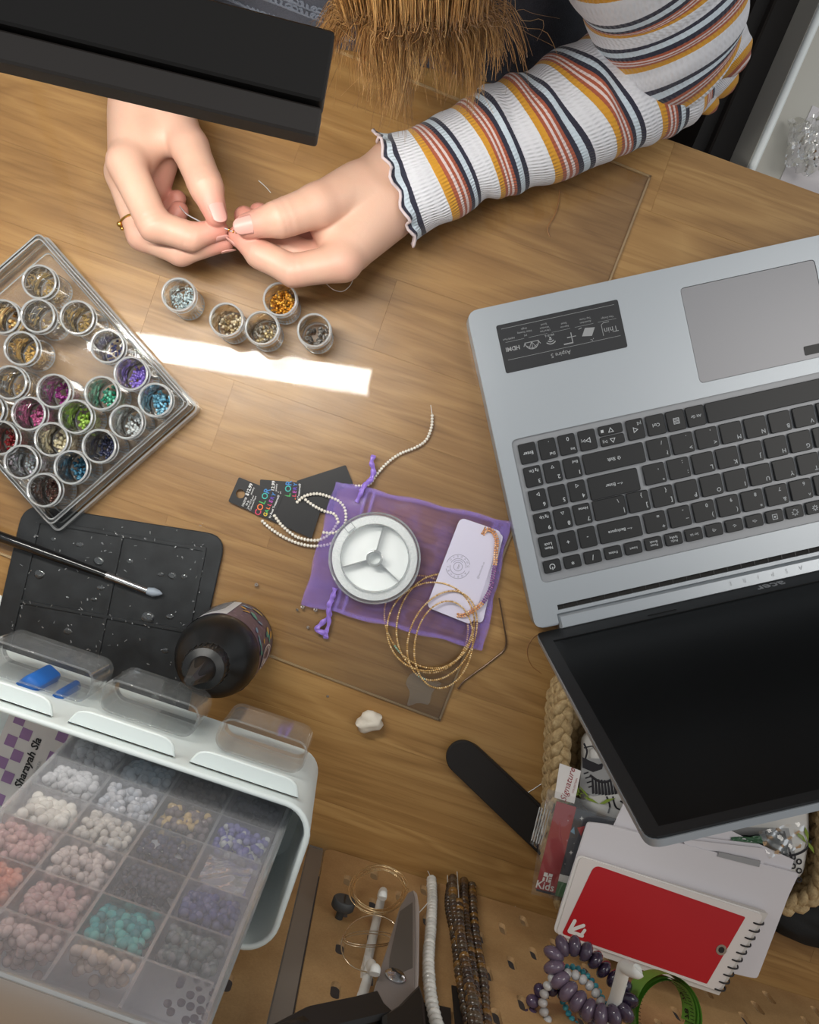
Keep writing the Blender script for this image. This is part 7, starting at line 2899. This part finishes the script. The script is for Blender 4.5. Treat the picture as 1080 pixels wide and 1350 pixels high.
left_ctrl = [(at(522, 250, .041), .0375), (at(562, 234, .0435), .0350), (at(605, 211, .043), .0345), (at(645, 193, .043), .0360), (at(721, 165, .045), .0400), (at(781, 134, .046), .0430), (at(840, 108, .047), .0440), (at(890, 90, .048), .0420), (at(926, 78, .050), .0300), (at(944, 74, .052), .0120)]
slv, ring0 = sleeve(left_ctrl, 'sleeve', v0=0.0375 * 0.70, shear=lambda s: -min(0.40, s * 2.4), folds=((0.080, 4.4, 0.0055, 0.006, 1.0), (0.083, 0.3, 0.0040, 0.005, 1.2), (0.100, 5.4, 0.0035, 0.006, 1.0), (0.150, 0.2, 0.003, 0.006, 1.0)))
MB().tube(ring0, 0.0011, 6, closed=True).build('cuff_edging', plain('cuff_edging', (214, 198, 200), 0.8), slv, angle=180)
up_ctrl = [(at(926, 96, .052), .0160), (at(912, 84, .058), .0380), (at(896, 62, .068), .0460), (at(887, 34, .080), .0490), (at(878, 0, .094), .0510), (at(864, -50, .116), .0520), (at(838, -130, .155), .0530), (Vector((0.135, 0.385, 0.225)), .0560), (Vector((0.118, 0.405, 0.262)), .0580), (Vector((0.06, 0.43, 0.285)), .060)]
sleeve(up_ctrl, 'upper_sleeve', v0=0.0375 * 0.16, shear=lambda s_: 0.16, flat=1.0, cuff=False, fold=0.0016, ref=(1, 0.2, 0), folds=((0.030, 2.4, 0.006, 0.008, 0.8), (0.022, 1.4, 0.004, 0.006, 0.7)))
# small gathered folds at the outside of the elbow
for k, (c, r, v0_, d_) in enumerate((((944, 98), .020, 0.010, .052), ((958, 68), .022, 0.014, .066), ((922, 124), .014, 0.0105, .048))):
    pc_ = at(c[0], c[1], d_)
    dirv = Vector((0.55, -0.45, -0.1)).normalized()
    sleeve([(pc_ - dirv * 0.022, r * 1.05), (pc_ - dirv * 0.008, r), (pc_ + dirv * 0.006, r * 0.8), (pc_ + dirv * 0.014, r * 0.45), (pc_ + dirv * 0.017, r * 0.1)], 'elbow_fold', v0=v0_ - 0.029, flat=0.8, cuff=False, fold=0.0004, seg=40, step=0.0015)
right_ctrl = [(at(183, 118, .046), .0400), (at(190, 96, .046), .0345), (at(200, 40, .046), .0350), (at(205, -30, .047), .038), (Vector((-0.185, 0.43, 0.052)), .0440), (Vector((-0.200, 0.47, 0.12)), .0480), (Vector((-0.215, 0.495, 0.20)), .0520), (Vector((-0.19, 0.50, 0.25)), .056), (Vector((-0.12, 0.485, 0.27)), .060)]
slr, ring1 = sleeve(right_ctrl, 'sleeve', v0=0.0375 * 0.70, fold=0.0016)
MB().tube(ring1, 0.0011, 6, closed=True).build('cuff_edging', bpy.data.materials['cuff_edging'], slr, angle=180)
# shirt body: ellipses from the hips to the neck
body_ctrl = [((0.01, 0.60, -0.24), 0.155, 0.125), ((0.00, 0.575, -0.12), 0.150, 0.118), ((-0.01, 0.535, 0.0), 0.150, 0.118), ((-0.02, 0.49, 0.10), 0.160, 0.122), ((-0.03, 0.460, 0.19), 0.170, 0.115), ((-0.033, 0.450, 0.245), 0.165, 0.088), ((-0.033, 0.447, 0.275), 0.130, 0.072), ((-0.03, 0.440, 0.300), 0.075, 0.062)]


def body_fn(grow=0.0):
    P_ = spline([Vector(c) for c, _, _ in body_ctrl], 8)
    W_ = spline([Vector((w, h, 0)) for _, w, h in body_ctrl], 8)
    sx = (Vector(SH_L) - Vector(SH_R))
    sx.z = 0
    sx.normalize()
    sy = Z.cross(sx)

    def fn(i, j):
        a = 2 * PI * i
        k = min(len(P_) - 1, int(round(j * (len(P_) - 1))))
        return P_[k] + sx * ((W_[k].x + grow) * math.cos(a)) + sy * ((W_[k].y + grow) * math.sin(a))
    return fn, len(P_)


fn, nP = body_fn(0.004)
m_ = MB().grid(fn, 64, nP, closeu=True)
m_.c = [((j / (nP - 1)) * 0.55, min(i, 64 - i) / 64, 0) for j in range(nP) for i in range(64)]
m_.build('shirt_body', M['knit'], person, angle=180)

# ------------------------------------------------------------------ dark grey vest with a crocheted trim
t = NT('dark_grey_cloth')
nv = t.noise(t.coords('Object', (1, 1, 1), (0, 0, 0.6)), 1100, 2, 0.6)
nv2 = t.noise(t.coords('Object'), 40, 4)
t.surf(t.bsdf(t.ramp(t.math('ADD', t.math('MULTIPLY', nv, 0.5), t.math('MULTIPLY', nv2, 0.5)), [(0.3, srgb(52, 54, 62)), (0.7, srgb(78, 80, 90))]), 0.85, 0, t.bump(nv, 0.4, 0.0006)))
M['vest'] = t.mat
edge = [(236, -40), (272, 0), (310, 17), (350, 33), (392, 50), (432, 62), (480, 70), (540, 84), (600, 98), (650, 110), (700, 118), (742, 106), (770, 70), (786, 20)]
ED = spline([Vector((x, y, 0)) for x, y in edge], 6)
nE = len(ED)


def vest_fn(i, j):
    e = ED[min(nE - 1, int(round(i * (nE - 1))))]
    z = 0.006 + 0.02 * abs(math.sin(i * 9)) * j + 0.16 * j ** 1.3
    if j < 0.08:
        z = 0.004 + 0.004 * (j / 0.08)
    x = e.x * (1 - 0.25 * j) + 540 * 0.25 * j
    y = e.y - 330 * j - 10 * math.sin(i * 26 + 4 * j) * j
    return at(x, y, z)


m_ = MB().grid(vest_fn, nE, 26)
vest = m_.build('vest', M['vest'], person, angle=180)
sol = vest.modifiers.new('thickness', 'SOLIDIFY')
sol.thickness = 0.0022
sol.offset = 1
fn2, nP2 = body_fn(0.010)
m_ = MB().grid(lambda i, j: fn2(i * 0.62 + 0.19, j * 0.80), 48, 40)
m_.build('vest_back', M['vest'], person, angle=180)
M['lace'] = plain('grey_crochet', (112, 118, 130), 0.8, 0, 0.3, 900)
for row in range(4):
    pts = []
    for k in range(150):
        f = 0.10 + 0.34 * k / 149
        jj = 0.034 + 0.028 * row
        p = Vector(vest_fn(f, jj))
        q = Vector(vest_fn(f, jj + 0.012))
        a = 2 * PI * k / 7.0
        pts.append(p.lerp(q, 0.5 + 0.9 * math.sin(a)) + TU * (0.0028 * math.cos(a)) + Z * (0.0034 + 0.0006 * math.sin(2 * a)))
    MB().tube(pts, 0.0009, 5).build('crochet_trim', M['lace'], vest, angle=180)

# ------------------------------------------------------------------ hair
t = NT('blond_brown_hair')
a_ = t.node('ShaderNodeAttribute')
a_.attribute_name = 'tint'
t.surf(t.bsdf(a_.outputs['Color'], 0.38, 0, None, Specular_IOR_Level=0.6))
M['hair'] = t.mat
HC = [srgb(180, 134, 78), srgb(196, 150, 92), srgb(150, 108, 60), srgb(212, 170, 112), srgb(96, 68, 38), srgb(126, 88, 48)]
rh = random.Random(77)
hm = MB()


def strand_tube(P, r0, r1, col):
    hm.col = col
    hm.tube(P, [r0 + (r1 - r0) * (i / (len(P) - 1)) for i in range(len(P))], 3, cap=False)


clumps = []
# (root x in head space, entry pixel, tip pixel, tip height, strands, spread, radius)
for (ex, tx, ty, tz_, n, sp0, sp1) in (
        (452, 432, 58, .125, 60, 10, 7), (470, 446, 66, .125, 50, 12, 10), (470, 452, 40, .14, 50, 14, 12), (500, 486, 96, .11, 70, 14, 8), (515, 506, 128, .095, 50, 12, 7), (530, 520, 112, .105, 80, 14, 10),
        (545, 532, 132, .09, 36, 10, 8), (540, 540, 74, .13, 80, 20, 16), (560, 556, 82, .12, 60, 14, 12), (580, 578, 74, .125, 70, 14, 12), (598, 600, 88, .12, 80, 14, 10),
        (612, 618, 112, .105, 60, 12, 7), (622, 630, 96, .115, 60, 14, 10), (628, 650, 74, .13, 44, 12, 14), (610, 664, 60, .13, 24, 14, 14), (500, 476, 88, .125, 60, 24, 16), (588, 586, 94, .125, 80, 26, 18), (640, 690, 70, .12, 12, 10, 14), (520, 512, 104, .115, 80, 24, 16)):
    clumps.append((ex, tx, ty, tz_, n, sp0, sp1))
for (ex, tx, ty, tz_, n, sp0, sp1) in clumps:
    sp0, sp1 = sp0 * 0.72, sp1 * 0.72
    base_c = HC[rh.randrange(4)]
    cx = rh.uniform(-6, 6)
    clump_ph = rh.uniform(0, 6.28)
    for k in range(int(n * 2.2)):
        g1, g2 = rh.gauss(0, 1), rh.gauss(0, 1)
        root = Vector((HEAD[0] + (ex - 545) / 2100 + g1 * 0.006, HEAD[1] - 0.06 + g2 * 0.008, HEAD[2] + 0.05 + rh.uniform(-0.01, 0.02)))
        m1 = Vector((HEAD[0] + (ex - 545) / 1500 + g1 * 0.007, HEAD[1] - 0.088 + g2 * 0.006, HEAD[2] - 0.10))
        ent = at(ex + g1 * sp0 + cx, -30 + g2 * 12, 0.205 + g2 * 0.008)
        fl_ = rh.triangular(0.45, 1.40, 1.0)
        tpx, tpy = tx + g1 * sp1 * 0.6 + rh.gauss(0, 4), ty * fl_ - (1 - fl_) * 20 + rh.gauss(0, 6)
        tip = at(tpx, tpy, tz_ + rh.gauss(0, 0.006))
        mid = at((ex + tpx) / 2 + g1 * sp0 * 0.5, -30 + (tpy + 30) * 0.5 + g2 * 5, tz_ * 0.45 + 0.105 + g2 * 0.005)
        c = HC[rh.randrange(len(HC))]
        w = rh.uniform(0.3, 0.9)
        col = tuple(base_c[i] * w + c[i] * (1 - w) for i in range(3))
        P = spline([root, m1, ent, mid, tip], 5)
        wv_ = rh.uniform(0.001, 0.0046)
        ph_ = clump_ph + rh.gauss(0, 0.5)
        P = [p + Vector((wv_ * math.sin(q * 0.5 + ph_), 0.4 * wv_ * math.cos(q * 0.5 + ph_), 0)) * (q / len(P)) for q, p in enumerate(P)]
        strand_tube(P, rh.uniform(0.0003, 0.0005), 0.00014, col)
# flyaway hairs
for k in range(70):
    ex = rh.uniform(430, 680)
    tx = ex + rh.gauss(0, 45)
    ty = rh.uniform(20, 150)
    ent = at(ex, -30, 0.20)
    P = spline([Vector((HEAD[0] + (ex - 545) / 2000, HEAD[1] - 0.06, HEAD[2])), ent, at((ex + tx) / 2 + rh.gauss(0, 14), ty * 0.5, 0.13), at(tx, ty, rh.uniform(0.07, 0.12))], 5)
    strand_tube(P, 0.00016, 0.0001, HC[rh.randrange(len(HC))])
# hair on the crown and down the back
def cap_fn(i, j):
    a = 2 * PI * i
    b = PI * 0.60 * j
    n_ = Vector((math.sin(b) * math.cos(a), math.sin(b) * math.sin(a), math.cos(b)))
    f = 1.06 + 0.02 * math.sin(40 * a) + 0.01 * math.sin(23 * a + 5 * b)
    return Vector(HEAD) + Vector((n_.x * 0.080 * f, n_.y * 0.104 * f + 0.008, n_.z * 0.110 * f + 0.004))


hm.col = HC[2]
hm.grid(cap_fn, 90, 14, closeu=True)
ho = hm.build('hair', M['hair'], person, angle=180)
ho['kind'] = 'stuff'

# ------------------------------------------------------------------ trousers and shoes under the table
M['denim'] = plain('dark_trousers', (38, 38, 44), 0.85, 0, 0.3, 900)
for s_ in (-1, 1):
    hp = Vector((0.02 + 0.09 * s_, 0.60, -0.235))
    kn = Vector((0.03 + 0.11 * s_, 0.20, -0.215))
    an = Vector((0.03 + 0.11 * s_, 0.24, -0.66))
    MB().tube(spline([hp, hp.lerp(kn, 0.5), kn, kn + Vector((0, 0.0, -0.06)), kn.lerp(an, 0.5), an], 6), [0.085 - 0.045 * (i / 30) for i in range(31)], 18).build('trouser_leg', M['denim'], person, angle=180)
    MB().tube(spline([an + Vector((0, 0.05, -0.05)), an + Vector((0, 0, -0.052)), an + Vector((0, -0.09, -0.060)), an + Vector((0, -0.16, -0.066))], 5), [0.030 + 0.008 * math.sin(PI * i / 15) for i in range(16)], 14, flat=0.75).build('shoe', M['black'], person, angle=180)

# ------------------------------------------------------------------ black chair
CU, CV = frame(27.0)
t = NT('black_leather')
nl_ = t.noise(t.coords('Object'), 420, 3, 0.6)
t.surf(t.bsdf(srgb(24, 24, 25), 0.36, 0, t.bump(nl_, 0.3, 0.0008)))
M['leather'] = t.mat
ccx = at(1034, 60, -0.27)
ch_c = Vector((ccx.x, ccx.y, 0)) - CU * 0.42 + CV * 0.12
chair = empty('office_chair', Vector((ch_c.x, ch_c.y, -0.75)), 'black leather chair the person sits on, seen past the table edge', 'chair')


def cushion(c, u, v, w, su, sv, sw, nm, pw=0.35):
    V3, F3 = ICO[3]
    vs = []
    for p in V3:
        q = [(abs(x) ** pw) * (1 if x > 0 else -1) for x in p]
        vs.append(Vector(c) + u * (q[0] * su / 2) + v * (q[1] * sv / 2) + w * (q[2] * sw / 2))
    return MB().add(vs, F3).build(nm, M['leather'], chair, angle=180)


cushion(ch_c + Z * -0.398, CU, CV, Z, 0.52, 0.50, 0.10, 'seat')
bkv = (CV * 0.2 + Z).normalized()
cushion(ch_c + CV * 0.37 + Z * -0.02, CU, bkv, CU.cross(bkv), 0.52, 0.58, 0.09, 'backrest')
for s_ in (-1, 1):
    cushion(ch_c + CU * (0.30 * s_) + CV * 0.03 + Z * -0.135, CU, CV, Z, 0.065, 0.30, 0.045, 'armrest', 0.5)
    MB().tube(spline([ch_c + CU * (0.25 * s_) + CV * 0.03 + Z * -0.40, ch_c + CU * (0.300 * s_) + CV * 0.03 + Z * -0.36, ch_c + CU * (0.300 * s_) + CV * 0.03 + Z * -0.15], 6), 0.014, 10).build('arm_post', M['black'], chair, angle=180)
MB().tube([ch_c + Z * -0.44, ch_c + Z * -0.66], 0.028, 16).build('gas_column', M['black'], chair)
for k in range(5):
    a = 2 * PI * k / 5 + 0.3
    e = ch_c + Vector((math.cos(a), math.sin(a), 0)) * 0.29 + Z * -0.69
    MB().tube([ch_c + Z * -0.655, e], [0.024, 0.016], 10).build('base_arm', M['black'], chair)
    MB().lathe([(0.0, -0.012), (0.026, -0.012), (0.029, 0.0), (0.026, 0.012), (0.0, 0.012)], e + Z * -0.030, 16, Vector((-math.sin(a), math.cos(a), 0))).build('caster', M['black'], chair)

# ------------------------------------------------------------------ white storage tub beyond the table's edge
M['tub'] = plain('tub_white', (196, 194, 186), 0.4)
SU, SV = frame(23.5)
s0 = at(986, 226, -0.03)
tub_w, tub_l, tub_h = 0.34, 0.34, 0.055
s0 = Vector((s0.x, s0.y, 0)) - SV * 0.030
tub_c = s0 + SU * (tub_w / 2) + SV * (tub_l / 2)
cab = empty('drawer_cabinet', Vector((tub_c.x, tub_c.y, -0.75)), 'dark brown cabinet standing on the floor past the table corner', 'cabinet')
cabc = tub_c - SU * 0.006 + SV * 0.015
MB().prism(rrect(Vector((cabc.x, cabc.y, -0.749)), SU, SV, tub_w + 0.03, tub_l - 0.02, 0.004, 3), 0.640, bevel=0.002).build('carcass', plain('cabinet_brown', (34, 27, 23), 0.5), cab)
for k in range(3):
    MB().box(cabc - SU * ((tub_w + 0.03) / 2 + 0.006) + Z * (-0.22 - 0.2 * k), SV, Z, SU, tub_l - 0.05, 0.18, 0.012).build('drawer_front', bpy.data.materials['cabinet_brown'], cab, smooth=False)
tub = empty('storage_tub', Vector((tub_c.x, tub_c.y, -0.108)), 'shallow white plastic storage tub with clear bags past the table corner', 'tub')
A_ = rrect(Vector((tub_c.x, tub_c.y, 0)), SU, SV, tub_w, tub_l, 0.012, 5)
B_ = rrect(Vector((tub_c.x, tub_c.y, 0)), SU, SV, tub_w - 0.016, tub_l - 0.016, 0.008, 5)
n = len(A_)
vs = [p + Z * -0.1085 for p in A_] + [p + Z * -0.038 for p in A_] + [p + Z * -0.038 for p in B_] + [p + Z * (-0.038 - tub_h) for p in B_]
fs = []
for k in range(3):
    for i in range(n):
        j = (i + 1) % n
        fs.append((k * n + i, k * n + j, (k + 1) * n + j, (k + 1) * n + i))
fs.append(tuple(range(n - 1, -1, -1)))
fs.append(tuple(range(3 * n, 4 * n)))
MB().add(vs, fs).build('tub_body', M['tub'], tub, angle=30)
MB().tube([p + Z * -0.0375 for p in rrect(Vector((tub_c.x, tub_c.y, 0)), SU, SV, tub_w - 0.008, tub_l - 0.008, 0.01, 5)], 0.0035, 8, closed=True).build('rim', M['white'], tub, angle=180)
crumple([(1036, 158), (1074, 172), (1062, 236), (1026, 224)], -0.0905, 0.010, 'crumpled clear bag lying in the white tub', 'plastic_bag', M['film'], 14, 'bag')
crumple([(1040, 176), (1078, 150), (1086, 226), (1056, 238)], -0.089, 0.012, 'second clear bag deeper in the white tub', 'plastic_bag', M['sleeve'], 15, 'bag')
pp = at(1078, 215, -0.0925)
note = empty('paper_note', pp, 'pale paper note with a pen mark lying in the white tub', 'paper')
MB().box(pp, SU, SV, Z, 0.05, 0.09, 0.0006).build('note_sheet', M['paper'], note, smooth=False)
MB().mesh(text_vf('h', 0.016), fr(at(1063, 216, -0.0915), -SU, -SV)).build('pen_mark', M['ink'], note, smooth=False)
